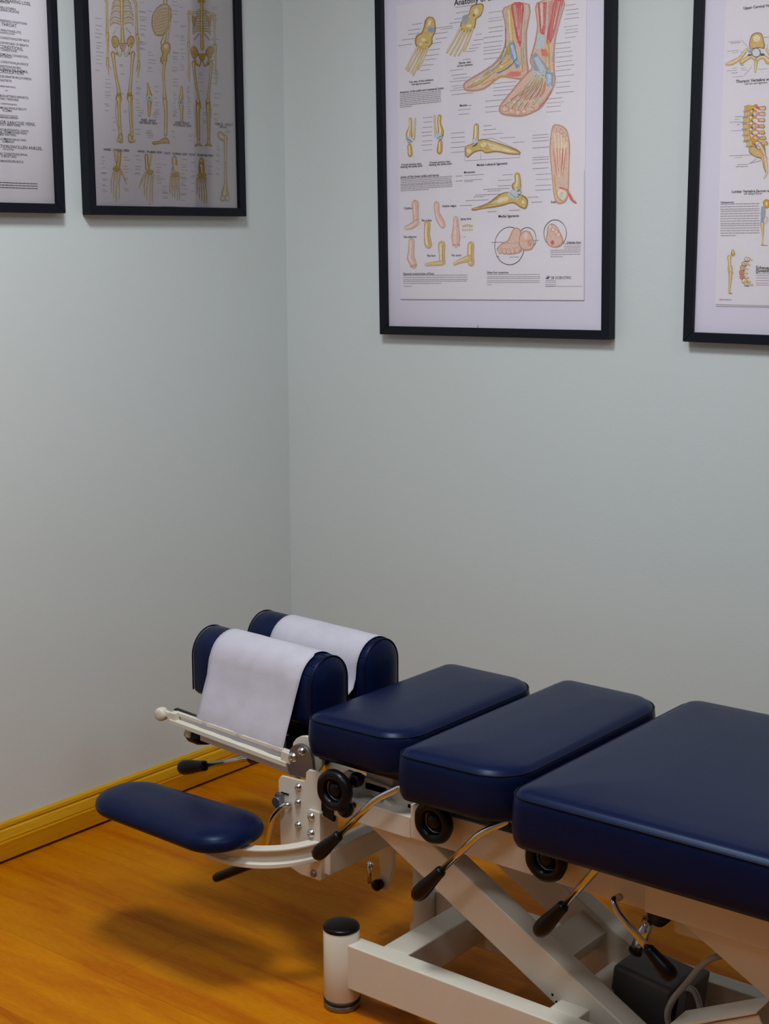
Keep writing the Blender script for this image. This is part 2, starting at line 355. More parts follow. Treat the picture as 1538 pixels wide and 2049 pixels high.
  ('S','redlight',[4519,5608,34,4276,5371,48,3943,5226,18]),
  ('S','bluelight',[4523,5818,26,4226,5422,12,3841,5088,16]),
  ('S','greydark',[4499,5608,6,4186,5393,7,3801,5099,9]),
  ('S','bonedark',[4551,5707,50,4326,5421,54,3991,5056,62]),
  ('S','bone',[4551,5707,42,4326,5421,31,3991,5056,42]),
  ('S','redlight',[4579,5607,34,4385,5360,41,4103,5184,15]),
  ('S','bluelight',[4572,5807,23,4336,5420,15,4001,5056,19]),
  ('S','greydark',[4559,5607,7,4286,5381,7,3961,5056,9]),
  ('S','bonedark',[4611,5706,60,4436,5409,61,4161,5063,50]),
  ('S','yellow',[4611,5696,41,4436,5409,35,4161,5063,34]),
  ('S','redlight',[4639,5596,28,4495,5348,41,4273,5201,15]),
  ('S','bluelight',[4622,5806,26,4446,5409,17,4171,5063,16]),
  ('S','greydark',[4619,5606,8,4406,5379,8,4131,5074,9]),
  ('S','bonedark',[4671,5705,62,4576,5397,61,4382,5140,62]),
  ('S','bone',[4671,5695,41,4576,5397,35,4382,5140,42]),
  ('S','redlight',[4689,5595,40,4635,5346,49,4494,5268,15]),
  ('S','bluelight',[4672,5805,26,4586,5396,15,4392,5139,19]),
  ('S','greydark',[4679,5595,8,4546,5367,7,4352,5140,9]),
  ('S','bluelight',[4343,5870,36,4601,5706,30,4857,5442,22]),
  ('S','skindark',[4877,5442,15,4521,5087,12]),
  ('S','pinklight',[3845,7258,8,3919,6877,9,4013,6516,3]),
  ('S','pinklight',[3895,7237,7,3949,6867,8,4013,6516,3]),
  ('S','pinklight',[3954,7217,6,3979,6866,9,4003,6516,4]),
  ('S','pinklight',[4014,7196,6,4009,6866,9,4003,6516,3]),
  ('S','pinklight',[4064,7185,9,4039,6865,9,3993,6516,4]),
  ('S','skindark',[3865,7258,7,3939,6867,5]),
  ('S','skindark',[3925,7247,5,3959,6866,7]),
  ('S','skindark',[3975,7246,6,3989,6866,6]),
  ('S','skindark',[4025,7235,5,4019,6865,6]),
  ('S','skindark',[4075,7235,6,4039,6865,7]),
  ('S','pinklight',[4535,7238,8,4585,6637,5]),
  ('S','pinklight',[4935,7241,7,4803,6473,4]),
  ('S','skindark',[4914,7172,5,4784,6544,4]),
  ('S','pinklight',[4585,7227,8,4615,6626,3]),
  ('S','pinklight',[4995,7240,8,4843,6473,4]),
  ('S','skindark',[4964,7171,7,4824,6543,4]),
  ('S','pinklight',[4635,7226,8,4645,6626,4]),
  ('S','pinklight',[5045,7230,6,4883,6462,3]),
  ('S','skindark',[5024,7160,6,4864,6532,4]),
  ('S','pinklight',[4684,7215,7,4665,6625,4]),
  ('S','pinklight',[5095,7229,9,4923,6461,4]),
  ('S','skindark',[5074,7159,6,4904,6532,4]),
  ('S','bonedark',[3681,6381,9,3486,6044,6]),
  ('S','bonelight',[3707,6080,11,3616,6032,9]),
  ('S','bonedark',[3700,6330,7,3385,5995,8]),
  ('S','bonelight',[3586,6032,12,3485,5984,12]),
  ('S','bonedark',[3730,6290,7,3294,5947,6]),
  ('S','bonelight',[3455,5974,13,3354,5926,11]),
  ('S','bonedark',[3749,6250,8,3194,5908,8]),
  ('S','bonelight',[3334,5926,13,3223,5868,11]),
  ('S','bonedark',[3768,6199,6,3093,5860,9]),
  ('S','bonelight',[3213,5868,11,3082,5810,11]),
  ('S','bonedark',[3788,6159,9,2992,5811,9]),
  ('S','bonelight',[3082,5820,13,2951,5762,13]),
  ('S','grey',[3664,7211,11,3657,6731,12,3611,6382,13]),
  ('S','bonelight',[3921,6357,15,4044,5925,18]),
  ('S','greydark',[3834,6538,8,3939,6247,9,3914,5937,9]),
  ('S','grey',[3043,5841,11,2770,5645,9]),
  ('S','grey',[4002,6446,11,4129,6234,14,4153,5843,8]),
  ('S','white',[4403,5829,11,4046,5405,9,3833,5178,7]),
  ('S','white',[4462,5808,13,4156,5393,6,3932,5167,9]),
  ('S','white',[4532,5787,13,4256,5392,8,4042,5165,8]),
  ('S','white',[4602,5766,11,4356,5380,8,4142,5153,7]),
  ('S','white',[4671,5745,9,4456,5369,7,4242,5142,7]),
  ('S','white',[4731,5724,11,4556,5367,9,4352,5140,8]),
  ('S','white',[4801,5713,12,4665,5355,8,4452,5129,7]),
  ('S','skindark',[4351,5690,5,4005,5336,6]),
  ('B','bonelight',[3764,5249,3763,5239,3753,5229,3743,5230,3733,5230,3723,5230,3713,5240,3714,5250,3714,5260,3724,5260,3734,5260,3744,5260,3754,5259,3764,5249]),
  ('S','skindark',[4430,5669,7,4115,5334,7]),
  ('B','bonelight',[3893,5217,3893,5207,3883,5207,3873,5198,3863,5198,3853,5208,3843,5218,3843,5218,3843,5228,3853,5238,3863,5238,3873,5238,3883,5227,3893,5227]),
  ('S','skindark',[4520,5648,6,4225,5322,7]),
  ('B','bonelight',[4023,5185,4023,5185,4012,5175,4002,5176,3992,5176,3982,5176,3973,5186,3973,5196,3973,5206,3983,5206,3993,5206,4003,5206,4013,5205,4023,5195]),
  ('S','skindark',[4599,5616,6,4335,5310,7]),
  ('B','bonelight',[4153,5193,4153,5193,4143,5183,4133,5184,4123,5184,4113,5184,4103,5194,4103,5204,4103,5214,4113,5214,4123,5214,4133,5214,4143,5213,4153,5203]),
  ('S','skindark',[4689,5595,6,4455,5309,6]),
  ('B','bonelight',[4283,5201,4273,5201,4273,5191,4263,5191,4253,5192,4243,5192,4233,5202,4233,5212,4233,5212,4233,5222,4253,5222,4263,5221,4273,5221,4273,5211]),
  ('S','skindark',[4769,5574,6,4564,5297,6]),
  ('B','bonelight',[4403,5209,4403,5209,4403,5199,4383,5200,4373,5200,4363,5200,4363,5210,4353,5220,4363,5220,4363,5230,4373,5230,4383,5230,4393,5229,4403,5219]),
  ('B','pinklight',[3641,5081,3641,5071,3631,5061,3611,5062,3601,5062,3581,5062,3571,5072,3571,5082,3571,5092,3581,5102,3601,5102,3611,5102,3631,5091,3641,5091]),
  ('B','pinklight',[3810,5019,3810,5019,3800,5009,3790,5009,3770,5009,3760,5009,3750,5019,3740,5030,3750,5039,3760,5039,3770,5049,3790,5049,3800,5039,3810,5029]),
  ('B','pinklight',[3990,4986,3979,4976,3979,4976,3959,4966,3949,4976,3929,4977,3920,4987,3920,4997,3920,5007,3930,5007,3950,5016,3960,5016,3970,5006,3980,4996]),
  ('B','pinklight',[4160,5003,4160,4993,4150,4983,4130,4984,4120,4984,4100,4984,4090,4994,4090,5004,4090,5014,4100,5014,4120,5024,4130,5024,4150,5013,4160,5003]),
  ('B','pinklight',[4330,5030,4330,5020,4320,5011,4300,5011,4290,5011,4280,5011,4270,5021,4260,5032,4270,5041,4281,5051,4291,5051,4301,5051,4320,5041,4330,5040]),
  ('S','yellow',[4700,6275,19,4684,5935,16,4561,5707,12]),
  ('S','red',[4856,5372,16,4683,5185,22,4521,5057,15]),
  ('S','bluelight',[4840,5683,15,4766,5384,17,4471,5098,14]),
  ('S','bonedark',[940,5033,96,947,4873,94,895,4694,189,923,4563,141]),
  ('S','bone',[940,5033,73,947,4873,71,895,4694,144,923,4563,107]),
  ('S','bonelight',[920,5034,31,927,4873,31,875,4694,53,903,4574,47]),
  ('S','bonedark',[1090,5041,44,1066,4791,49,1033,4602,88]),
  ('S','bone',[1090,5041,33,1066,4791,37,1033,4602,67]),
  ('S','bonelight',[1090,5041,10,1066,4791,12,1023,4602,25]),
  ('S','bonedark',[910,4424,131,928,4243,141]),
  ('S','yellow',[910,4424,100,928,4243,107]),
  ('S','bonelight',[900,4424,37,908,4244,46]),
  ('B','bluelight',[1023,4582,1012,4552,972,4523,932,4513,882,4524,832,4535,803,4565,783,4596,803,4615,834,4645,884,4654,934,4643,974,4633,1013,4602]),
  ('S','greydark',[813,4615,17,992,4522,18]),
  ('S','blue',[854,4635,22,872,4504,26]),
  ('S','bonedark',[1800,5040,109,1788,4890,109,1835,4699,159,1803,4590,164]),
  ('S','yellow',[1800,5040,83,1788,4890,83,1835,4699,121,1803,4590,125]),
  ('S','bonelight',[1790,5040,31,1778,4890,31,1815,4710,53,1793,4590,39]),
  ('S','bonedark',[1651,5072,44,1667,4822,49,1694,4641,87]),
  ('S','bone',[1651,5072,33,1667,4822,37,1694,4641,66]),
  ('S','bonelight',[1651,5072,10,1667,4822,12,1684,4642,24]),
  ('S','bonedark',[1811,4450,131,1788,4270,164]),
  ('S','yellow',[1811,4450,100,1788,4270,125]),
  ('S','bonelight',[1791,4450,37,1778,4270,39]),
  ('B','bluelight',[1863,4599,1853,4569,1822,4549,1782,4540,1732,4541,1683,4562,1653,4582,1643,4612,1654,4642,1684,4662,1734,4671,1784,4670,1824,4649,1854,4629]),
  ('S','greydark',[1904,4628,18,1733,4561,15]),
  ('S','blue',[1874,4639,19,1852,4519,26]),
  ('T','ink','Frontal section view',954,4013,52,'C',1),
  ('T','ink','viewing the ankle joint',953,3963,53,'C',1),
  ('T','ink','Frontal section view',1794,4020,52,'C',1),
  ('T','ink','viewing the ankle joint',1803,3970,53,'C',1),
  ('S','bonedark',[2836,4754,141,2823,4574,148,2811,4424,159]),
  ('S','bone',[2836,4754,107,2823,4574,112,2811,4424,121]),
  ('S','bonelight',[2816,4754,46,2813,4574,41,2791,4424,52]),
  ('B','bonedark',[2529,4318,2700,4376,2991,4471,3300,4396,3698,4270,4016,4135,3995,4066,3696,4090,3387,4155,3096,4140,2987,4201,2767,4175,2605,4077,2516,4139]),
  ('B','bone',[2549,4308,2700,4356,3001,4441,3300,4376,3698,4240,3976,4126,3966,4086,3696,4120,3387,4185,3087,4170,2988,4231,2757,4205,2606,4107,2546,4148]),
  ('S','bonelight',[3120,4369,26,3478,4264,18,3916,4117,13]),
  ('S','bonelight',[3169,4328,23,3508,4233,15,3916,4117,13]),
  ('S','bonelight',[3208,4278,26,3527,4203,18,3916,4117,13]),
  ('S','bonelight',[3258,4237,26,3557,4172,17,3916,4117,13]),
  ('S','greydark',[2802,4494,19,2850,4373,45,2719,4305,19]),
  ('B','bluelight',[2881,4433,2870,4403,2850,4393,2820,4384,2790,4384,2760,4395,2740,4415,2741,4435,2741,4455,2761,4475,2792,4484,2822,4484,2851,4473,2871,4453]),
  ('B','bonelight',[3119,4339,3109,4319,3089,4300,3049,4290,3019,4291,2979,4301,2959,4322,2949,4342,2960,4372,2980,4381,3020,4391,3050,4390,3080,4380,3110,4359]),
  ('B','bonelight',[2697,4216,2687,4196,2667,4176,2647,4167,2617,4167,2597,4177,2577,4198,2577,4218,2578,4248,2598,4267,2618,4277,2648,4267,2668,4256,2688,4236]),
  ('S','skindark',[3130,4399,9,3087,4180,9]),
  ('S','skindark',[2941,4422,9,3217,4188,8]),
  ('S','ink2',[2509,4339,9,2514,4009,7]),
  ('S','ink2',[2514,4009,7,4014,4005,7]),
  ('S','ink2',[4014,4005,7,4016,4125,7]),
  ('S','ink2',[2956,4152,9,2954,4002,9]),
  ('S','ink2',[2991,4451,8,3262,4477,7]),
  ('S','ink2',[3262,4477,7,4007,4155,6]),
  ('T','ink','Medial collateral ligaments',3262,3897,57,'C',1),
  ('B','skindark',[4874,4632,4985,4660,5124,4618,5243,4526,5300,4345,5326,4135,5312,3825,5307,3515,5292,3205,5249,3026,5118,2948,4978,2980,4902,3181,4867,3502,4822,3853,4796,4133,4821,4413]),
  ('B','skin',[4894,4602,4994,4630,5123,4588,5222,4496,5279,4326,5296,4125,5292,3825,5277,3525,5272,3226,5230,3066,5108,2978,4989,3020,4922,3211,4887,3512,4852,3852,4826,4123,4850,4382]),
  ('B','skindark',[4983,4540,4972,4510,4962,4491,4932,4481,4912,4481,4892,4502,4872,4522,4873,4542,4873,4572,4893,4592,4914,4601,4934,4601,4953,4591,4973,4560]),
  ('B','skin',[4963,4541,4962,4521,4952,4501,4932,4491,4912,4491,4902,4501,4882,4522,4883,4542,4883,4562,4893,4582,4913,4591,4933,4591,4953,4581,4963,4561]),
  ('S','bonelight',[4922,4471,26,4984,3980,19,5029,3629,13]),
  ('B','skindark',[5083,4549,5073,4529,5062,4509,5032,4499,5012,4500,4992,4510,4973,4530,4973,4560,4973,4580,4994,4600,5014,4610,5034,4609,5054,4599,5073,4579]),
  ('B','skin',[5063,4549,5063,4529,5052,4509,5032,4509,5012,4510,5002,4520,4983,4530,4983,4560,4983,4580,4993,4590,5014,4600,5034,4599,5053,4589,5063,4569]),
  ('S','bonelight',[5022,4480,23,5044,3979,23,5059,3629,13]),
  ('B','skindark',[5162,4497,5152,4468,5141,4448,5121,4438,5091,4439,5071,4449,5062,4469,5052,4499,5063,4529,5073,4549,5093,4558,5123,4548,5143,4538,5152,4518]),
  ('B','skin',[5152,4498,5142,4478,5131,4458,5121,4448,5101,4448,5081,4459,5072,4479,5062,4499,5072,4519,5083,4539,5103,4548,5113,4538,5133,4528,5142,4518]),
  ('S','bonelight',[5111,4428,22,5104,3978,23,5079,3629,15]),
  ('B','skindark',[5241,4416,5230,4396,5220,4376,5200,4367,5170,4367,5150,4378,5131,4398,5131,4428,5131,4448,5152,4468,5172,4477,5192,4477,5212,4467,5231,4446]),
  ('B','skin',[5221,4416,5220,4396,5210,4387,5190,4377,5170,4377,5160,4387,5151,4408,5141,4428,5141,4448,5161,4457,5172,4467,5192,4467,5211,4457,5221,4436]),
  ('S','bonelight',[5180,4357,26,5164,3977,23,5109,3628,15]),
  ('B','skindark',[5299,4325,5289,4305,5279,4286,5259,4276,5229,4276,5209,4287,5189,4307,5190,4337,5190,4357,5210,4377,5230,4386,5250,4386,5270,4376,5290,4355]),
  ('B','skin',[5279,4326,5279,4306,5269,4296,5249,4286,5229,4286,5219,4296,5199,4317,5200,4337,5200,4357,5220,4376,5230,4376,5250,4376,5270,4366,5280,4356]),
  ('S','bonelight',[5238,4266,26,5214,3967,23,5129,3628,15]),
  ('S','pink',[4897,4161,18,4942,3851,53,4988,3570,23]),
  ('S','red',[4987,4160,15,5002,3840,38,5027,3559,19]),
  ('S','pink',[5067,4149,13,5062,3839,45,5067,3559,19]),
  ('S','red',[5147,4148,18,5122,3838,45,5097,3558,26]),
  ('S','pink',[5237,4146,15,5182,3837,45,5137,3558,22]),
  ('S','bonelight',[4958,4261,15,5027,3529,18]),
  ('S','bonelight',[5038,4259,18,5057,3529,15]),
  ('S','bonelight',[5128,4258,15,5077,3529,18]),
  ('S','bonelight',[5208,4247,15,5107,3528,15]),
  ('B','bonelight',[5231,3156,5220,3106,5190,3067,5149,3037,5099,3038,5060,3069,5020,3109,5011,3160,5022,3209,5053,3249,5103,3278,5143,3278,5193,3247,5222,3206]),
  ('B','bluelight',[5171,3137,5170,3107,5150,3087,5130,3068,5100,3068,5080,3089,5060,3109,5061,3139,5061,3169,5082,3198,5102,3208,5132,3208,5152,3197,5171,3167]),
  ('S','yellow',[4928,3571,26,4991,3150,31,5159,2987,30]),
  ('S','red',[5073,3299,34,5262,3226,53,5369,3044,68,5488,2952,35]),
  ('S','pink',[5153,3287,18,5331,3165,23,5429,3003,19]),
  ('D','ink2',4351,4460,430,26),
  ('D','ink2',4350,4400,430,22),
  ('D','ink2',4349,4330,430,26),
  ('D','ink2',4347,4190,440,31),
  ('D','ink2',4354,3980,430,26),
  ('D','ink2',4353,3930,430,26),
  ('D','ink2',4352,3860,430,26),
  ('D','ink2',4350,3740,430,27),
  ('D','ink2',1033,7172,289,27),
  ('D','ink2',911,7054,379,26),
  ('D','ink2',910,6964,329,26),
  ('D','ink2',718,6857,379,27),
  ('D','ink2',616,6738,429,26),
  ('D','ink2',1681,7022,509,27),
  ('D','ink2',1679,6902,369,26),
  ('D','ink2',1707,6781,319,26),
  ('D','ink2',1586,6693,280,26),
  ('D','ink2',1494,6555,329,27),
  ('D','ink2',1422,6436,369,27),
  ('D','ink2',1390,6346,329,27),
  ('D','ink2',1319,6227,329,27),
  ('D','ink2',1247,6119,290,26),
  ('D','ink2',2267,7413,489,23),
  ('D','ink2',2285,7293,359,26),
  ('D','ink2',2243,7163,309,23),
  ('D','ink2',2102,7085,319,27),
  ('D','ink2',1850,6979,359,23),
  ('D','ink2',2775,6645,269,27),
  ('D','ink2',2827,6764,180,23),
  ('D','ink2',2714,6546,269,23),
  ('D','ink2',2643,6477,270,26),
  ('D','ink2',2552,6418,270,27),
  ('D','ink2',2459,6250,230,27),
  ('D','ink2',3184,7199,389,23),
  ('D','ink2',3182,7069,389,19),
  ('D','ink2',3181,7009,389,23),
  ('D','ink2',3179,6869,399,27),
  ('D','ink2',3177,6779,399,27),
  ('D','ink2',3046,6671,509,27),
  ('D','ink2',3044,6561,509,26),
  ('D','ink2',3042,6461,509,27),
  ('D','ink2',3041,6391,509,27),
  ('D','ink2',3040,6321,509,27),
  ('D','ink2',3048,6211,499,23),
  ('D','ink2',2096,6045,379,22),
  ('D','ink2',2144,5935,429,26),
  ('D','ink2',2203,5854,459,23),
  ('D','ink2',2092,5795,659,23),
  ('D','ink2',2140,5695,340,22),
  ('D','ink2',2200,5644,369,23),
  ('D','ink2',2089,5595,569,23),
  ('D','ink2',2137,5505,609,27),
  ('D','ink2',5155,7248,389,22),
  ('D','ink2',5203,7127,240,23),
  ('D','ink2',5201,7027,309,27),
  ('D','ink2',5210,6937,329,23),
  ('D','ink2',5159,6848,389,23),
  ('D','ink2',5156,6688,359,19),
  ('D','ink2',5205,6617,310,19),
  ('D','ink2',5184,6557,329,23),
  ('D','ink2',5183,6457,269,23),
  ('D','ink2',4951,6361,369,27),
  ('D','ink2',4949,6251,379,23),
  ('D','ink2',4958,6171,419,22),
  ('D','ink2',4957,6071,419,23),
  ('D','ink2',4955,5971,419,23),
  ('D','ink2',4954,5881,469,26),
  ('D','ink2',4952,5791,380,22),
  ('D','ink2',4960,5671,469,19),
  ('D','ink2',4958,5541,369,22),
  ('D','ink2',4957,5441,369,23),
  ('D','ink2',4955,5321,469,27),
  ('D','ink2',4703,5215,429,27),
  ('D','ink2',4712,5124,470,19),
  ('D','ink2',4711,5045,370,22),
  ('D','ink2',4709,4935,380,19),
  ('D','ink2',3310,5656,609,23),
  ('D','ink2',3308,5566,609,22),
  ('D','ink2',3307,5496,609,23),
  ('D','ink2',3306,5396,609,27),
  ('D','ink2',3084,5290,489,27),
  ('D','ink2',3082,5160,489,26),
  ('D','ink2',3080,5050,490,22),
  ('T','ink','Muscles:',2373,5251,45,'L',1),
  ('D','ink2',2373,5231,330,30),
  ('D','ink2',2332,5152,350,26),
  ('D','ink2',2330,5052,300,26),
  ('D','ink2',1310,5047,280,26),
  ('D','ink2',1329,4947,260,26),
  ('D','ink2',1307,4827,280,26),
  ('D','ink2',1265,4718,320,26),
  ('D','ink2',1284,4638,300,26),
  ('D','ink2',1282,4518,300,26),
  ('D','ink2',1261,4428,320,26),
  ('D','ink2',1299,4308,280,26),
  ('D','ink2',2124,4645,390,26),
  ('D','ink2',2122,4545,390,27),
  ('D','ink2',2121,4435,390,27),
  ('D','ink2',2119,4325,390,27),
  ('D','ink2',2117,4215,390,27),
  ('D','ink2',3036,4751,220,26),
  ('D','ink2',3034,4661,340,27),
  ('D','ink2',2993,4561,580,19),
  ('D','ink2',3481,4454,420,19),
  ('D','ink2',3829,4338,310,26),
  ('T','ink','Joints of the lower ankle and tarsus',630,3728,57,'L',1),
  ('D','ink2',629,3678,1519,35),
  ('D','ink2',628,3638,1519,35),
  ('D','ink2',628,3598,1519,35),
  ('D','ink2',627,3558,1519,35),
  ('D','ink2',626,3528,1519,35),
  ('D','ink2',626,3488,1519,35),
  ('D','ink2',625,3448,1519,35),
  ('D','ink2',625,3408,836,35),
  ('T','ink','Movement',2480,3749,52,'L',1),
  ('D','ink2',2249,3673,190,31),
  ('D','ink2',2489,3679,540,26),
  ('D','ink2',2247,3563,200,31),
  ('D','ink2',2487,3569,500,26),
  ('D','ink2',2487,3539,250,26),
  ('S','bonedark',[3948,3606,150,3966,3466,169,3934,3376,269]),
  ('S','bone',[3948,3606,114,3966,3466,128,3934,3376,204]),
  ('S','bonelight',[3938,3606,35,3946,3466,47,3914,3377,63]),
  ('B','bonedark',[2707,2925,3119,3029,3432,3204,3653,3261,3912,3237,4181,3133,4239,3012,4177,2873,4047,2895,3829,3008,3568,2962,3297,2926,3027,2910,2756,2875]),
  ('B','bone',[2757,2925,3139,3009,3451,3174,3662,3241,3912,3207,4140,3113,4209,3012,4157,2903,4057,2924,3839,3038,3568,2992,3288,2956,3027,2930,2767,2905]),
  ('B','bonelight',[3209,3008,3481,3143,3701,3160,3700,3070,3429,3024]),
  ('B','bluelight',[3962,3196,3951,3156,3911,3127,3860,3108,3800,3118,3751,3139,3711,3170,3702,3210,3712,3250,3743,3279,3803,3298,3863,3297,3913,3277,3952,3236]),
  ('S','bluelight',[3914,3347,53,3940,3096,52]),
  ('S','grey',[4024,3355,35,4070,3084,31]),
  ('B','bone',[4208,2992,4198,2962,4178,2933,4147,2923,4107,2924,4078,2934,4058,2964,4049,2995,4059,3034,4080,3064,4110,3074,4140,3073,4179,3053,4199,3032]),
  ('B','bonelight',[4149,3023,4149,3003,4128,2983,4118,2983,4098,2984,4089,2994,4069,3004,4069,3024,4069,3044,4089,3054,4100,3064,4120,3063,4129,3053,4139,3043]),
  ('S','greydark',[3742,3239,9,3921,3127,11,4022,3195,13]),
  ('S','bonedark',[3481,3153,8,2847,2923,6]),
  ('S','bonedark',[3450,3114,9,2847,2923,6]),
  ('S','bonedark',[3430,3064,9,2847,2923,6]),
  ('S','bonedark',[3409,3025,9,2847,2923,6]),
  ('D','ink2',3549,3642,280,22),
  ('D','ink2',3427,3524,370,26),
  ('D','ink2',3425,3404,370,26),
  ('D','ink2',3024,3341,720,31),
  ('D','ink2',3143,3299,360,26),
  ('D','ink2',2802,3224,670,31),
  ('D','ink2',2751,3185,280,31),
  ('D','ink2',2530,3108,630,26),
  ('D','ink2',2358,3001,350,31),
  ('D','ink2',4221,3122,280,31),
  ('D','ink2',4329,3010,280,31),
  ('D','ink2',3136,2839,250,31),
  ('D','ink2',3736,2849,290,31),
  ('T','ink','Medial ligaments',3714,2730,61,'C',1),
  ('D','ink2',4438,3609,420,22),
  ('D','ink2',4436,3499,430,19),
  ('D','ink2',4434,3369,430,23),
  ('D','ink2',4433,3269,430,26),
  ('T','ink','Sole of foot',5019,2999,55,'C',1),
  ('T','ink','Clubfoot',718,2996,53,'L',1),
  ('T','ink','Hollow valgus',1848,3009,52,'L',1),
  ('T','ink','Pes valgus',1244,2698,53,'L',1),
  ('T','ink','Spray foot',2374,2701,52,'L',1),
  ('T','ink','Pes adductus',698,2327,53,'L',1),
  ('T','ink','Flat foot',1391,1876,53,'L',1),
  ('T','ink','Pes cavus',2111,1875,52,'L',1),
  ('S','skindark',[1060,3081,209,1066,2861,167,1073,2691,167]),
  ('S','skin',[1060,3081,172,1066,2861,137,1073,2691,137]),
  ('S','pinklight',[1030,3082,55,1046,2861,38,1053,2691,38]),
  ('S','skindark',[1103,2660,147,932,2573,147,761,2536,88]),
  ('S','skin',[1103,2660,121,932,2573,121,761,2536,72]),
  ('S','pinklight',[1083,2661,39,912,2573,39,741,2536,24]),
  ('S','skindark',[1689,3051,157,1706,2841,147,1783,2690,196,1862,2569,151]),
  ('S','skin',[1689,3051,129,1706,2841,121,1783,2690,161,1862,2569,124]),
  ('S','pinklight',[1669,3052,42,1686,2841,39,1753,2690,52,1832,2569,47]),
  ('S','skindark',[2244,2703,137,2240,2493,180,2238,2303,255,2235,2153,196,2234,2083,92]),
  ('S','skin',[2244,2703,113,2240,2493,147,2238,2303,209,2235,2153,161,2234,2083,76]),
  ('S','pinklight',[2224,2703,37,2220,2493,41,2208,2303,59,2215,2153,45,2214,2083,29]),
  ('S','skindark',[1412,2606,186,1398,2356,176,1416,2205,216,1435,2135,216]),
  ('S','bone',[1412,2606,153,1398,2356,145,1416,2205,177,1435,2135,177]),
  ('S','bonelight',[1382,2606,50,1368,2356,47,1386,2206,58,1405,2136,58]),
  ('S','bonedark',[1442,2605,11,1428,2355,11,1446,2205,15,1465,2135,15]),
  ('S','skindark',[936,2213,176,922,1983,176,900,1833,216,978,1702,196,997,1642,147]),
  ('S','skin',[936,2213,145,922,1983,145,900,1833,177,978,1702,161,997,1642,121]),
  ('S','pinklight',[906,2213,47,902,1983,47,870,1834,58,948,1703,53,977,1642,39]),
  ('B','pink',[927,1633,927,1623,917,1613,906,1603,896,1603,887,1614,877,1624,877,1634,877,1644,887,1654,897,1663,907,1663,917,1653,927,1643]),
  ('B','pink',[2175,2114,2174,2094,2164,2084,2164,2084,2154,2084,2144,2084,2134,2094,2135,2114,2135,2124,2145,2134,2145,2134,2165,2134,2165,2134,2175,2124]),
  ('B','pink',[977,1642,977,1632,967,1622,957,1613,947,1613,937,1623,937,1633,927,1643,937,1653,937,1663,948,1673,958,1673,967,1662,977,1652]),
  ('B','pink',[2235,2113,2234,2093,2234,2083,2224,2083,2214,2083,2204,2083,2194,2093,2195,2113,2195,2123,2205,2133,2215,2133,2225,2133,2235,2133,2235,2123]),
  ('B','pink',[1037,1651,1027,1641,1027,1631,1017,1622,1007,1622,997,1632,987,1642,987,1652,987,1662,998,1672,1008,1672,1018,1672,1028,1671,1027,1661]),
  ('B','pink',[2305,2112,2294,2092,2294,2082,2284,2082,2274,2082,2264,2082,2254,2092,2255,2112,2255,2122,2265,2132,2275,2132,2285,2132,2295,2132,2295,2122]),
  ('B','pink',[1087,1661,1087,1641,1077,1631,1067,1631,1057,1631,1047,1631,1037,1641,1037,1651,1038,1671,1048,1681,1058,1681,1068,1681,1078,1681,1088,1671]),
  ('B','pink',[2365,2111,2354,2091,2354,2081,2344,2081,2334,2081,2324,2081,2314,2091,2315,2111,2315,2121,2325,2131,2335,2131,2345,2131,2355,2131,2355,2121]),
  ('S','skindark',[1824,2109,216,1831,1859,168,1839,1729,185]),
  ('S','bone',[1824,2109,177,1831,1859,138,1839,1729,152]),
  ('S','bonelight',[1794,2110,58,1801,1859,52,1799,1729,58]),
  ('S','bonedark',[1864,2108,13,1851,1859,14,1869,1728,15]),
  ('S','skindark',[1838,1699,118,1568,1683,98,1358,1666,69]),
  ('S','bone',[1838,1699,97,1568,1683,80,1358,1666,56]),
  ('S','bonelight',[1818,1699,31,1558,1683,26,1348,1666,18]),
  ('S','bonedark',[1858,1699,8,1588,1683,7,1367,1666,5]),
  ('S','skindark',[2664,2096,185,2650,1846,186,2668,1706,196]),
  ('S','bone',[2664,2096,152,2650,1846,153,2668,1706,161]),
  ('S','bonelight',[2634,2096,49,2630,1847,43,2648,1706,45]),
  ('S','bonedark',[2694,2096,15,2680,1846,13,2698,1705,14]),
  ('S','skindark',[2610,1797,167,2379,1740,109,2188,1673,78]),
  ('S','bone',[2610,1797,137,2379,1740,90,2188,1673,64]),
  ('S','bonelight',[2580,1797,46,2359,1741,34,2178,1674,21]),
  ('S','bonedark',[2630,1797,12,2399,1740,8,2198,1673,6]),
  ('B','bone',[2481,2539,2481,2529,2471,2519,2461,2509,2441,2510,2431,2520,2431,2530,2421,2540,2431,2550,2432,2560,2442,2560,2462,2559,2472,2559,2481,2549]),
  ('B','bone',[2470,2449,2460,2439,2460,2429,2450,2429,2440,2430,2430,2430,2420,2440,2420,2450,2420,2460,2430,2470,2440,2470,2450,2469,2460,2469,2460,2459]),
  ('B','bone',[2541,2548,2541,2538,2531,2528,2521,2518,2501,2519,2491,2529,2491,2539,2481,2549,2492,2559,2492,2569,2502,2569,2522,2568,2532,2568,2542,2558]),
  ('B','bone',[2530,2448,2530,2438,2520,2428,2510,2428,2500,2429,2490,2429,2490,2439,2480,2449,2490,2459,2490,2469,2500,2469,2510,2468,2520,2468,2530,2458]),
  ('B','bone',[2602,2557,2601,2547,2591,2537,2581,2527,2561,2528,2551,2538,2551,2548,2542,2558,2552,2568,2552,2578,2562,2588,2582,2577,2592,2577,2602,2567]),
  ('B','bone',[2590,2447,2590,2437,2590,2427,2580,2427,2570,2428,2560,2428,2550,2438,2550,2448,2550,2458,2560,2468,2570,2468,2580,2467,2590,2467,2590,2457]),
  ('B','bone',[2661,2546,2661,2536,2651,2526,2641,2516,2621,2517,2611,2527,2611,2537,2601,2547,2612,2557,2612,2567,2622,2567,2642,2566,2652,2566,2662,2556]),
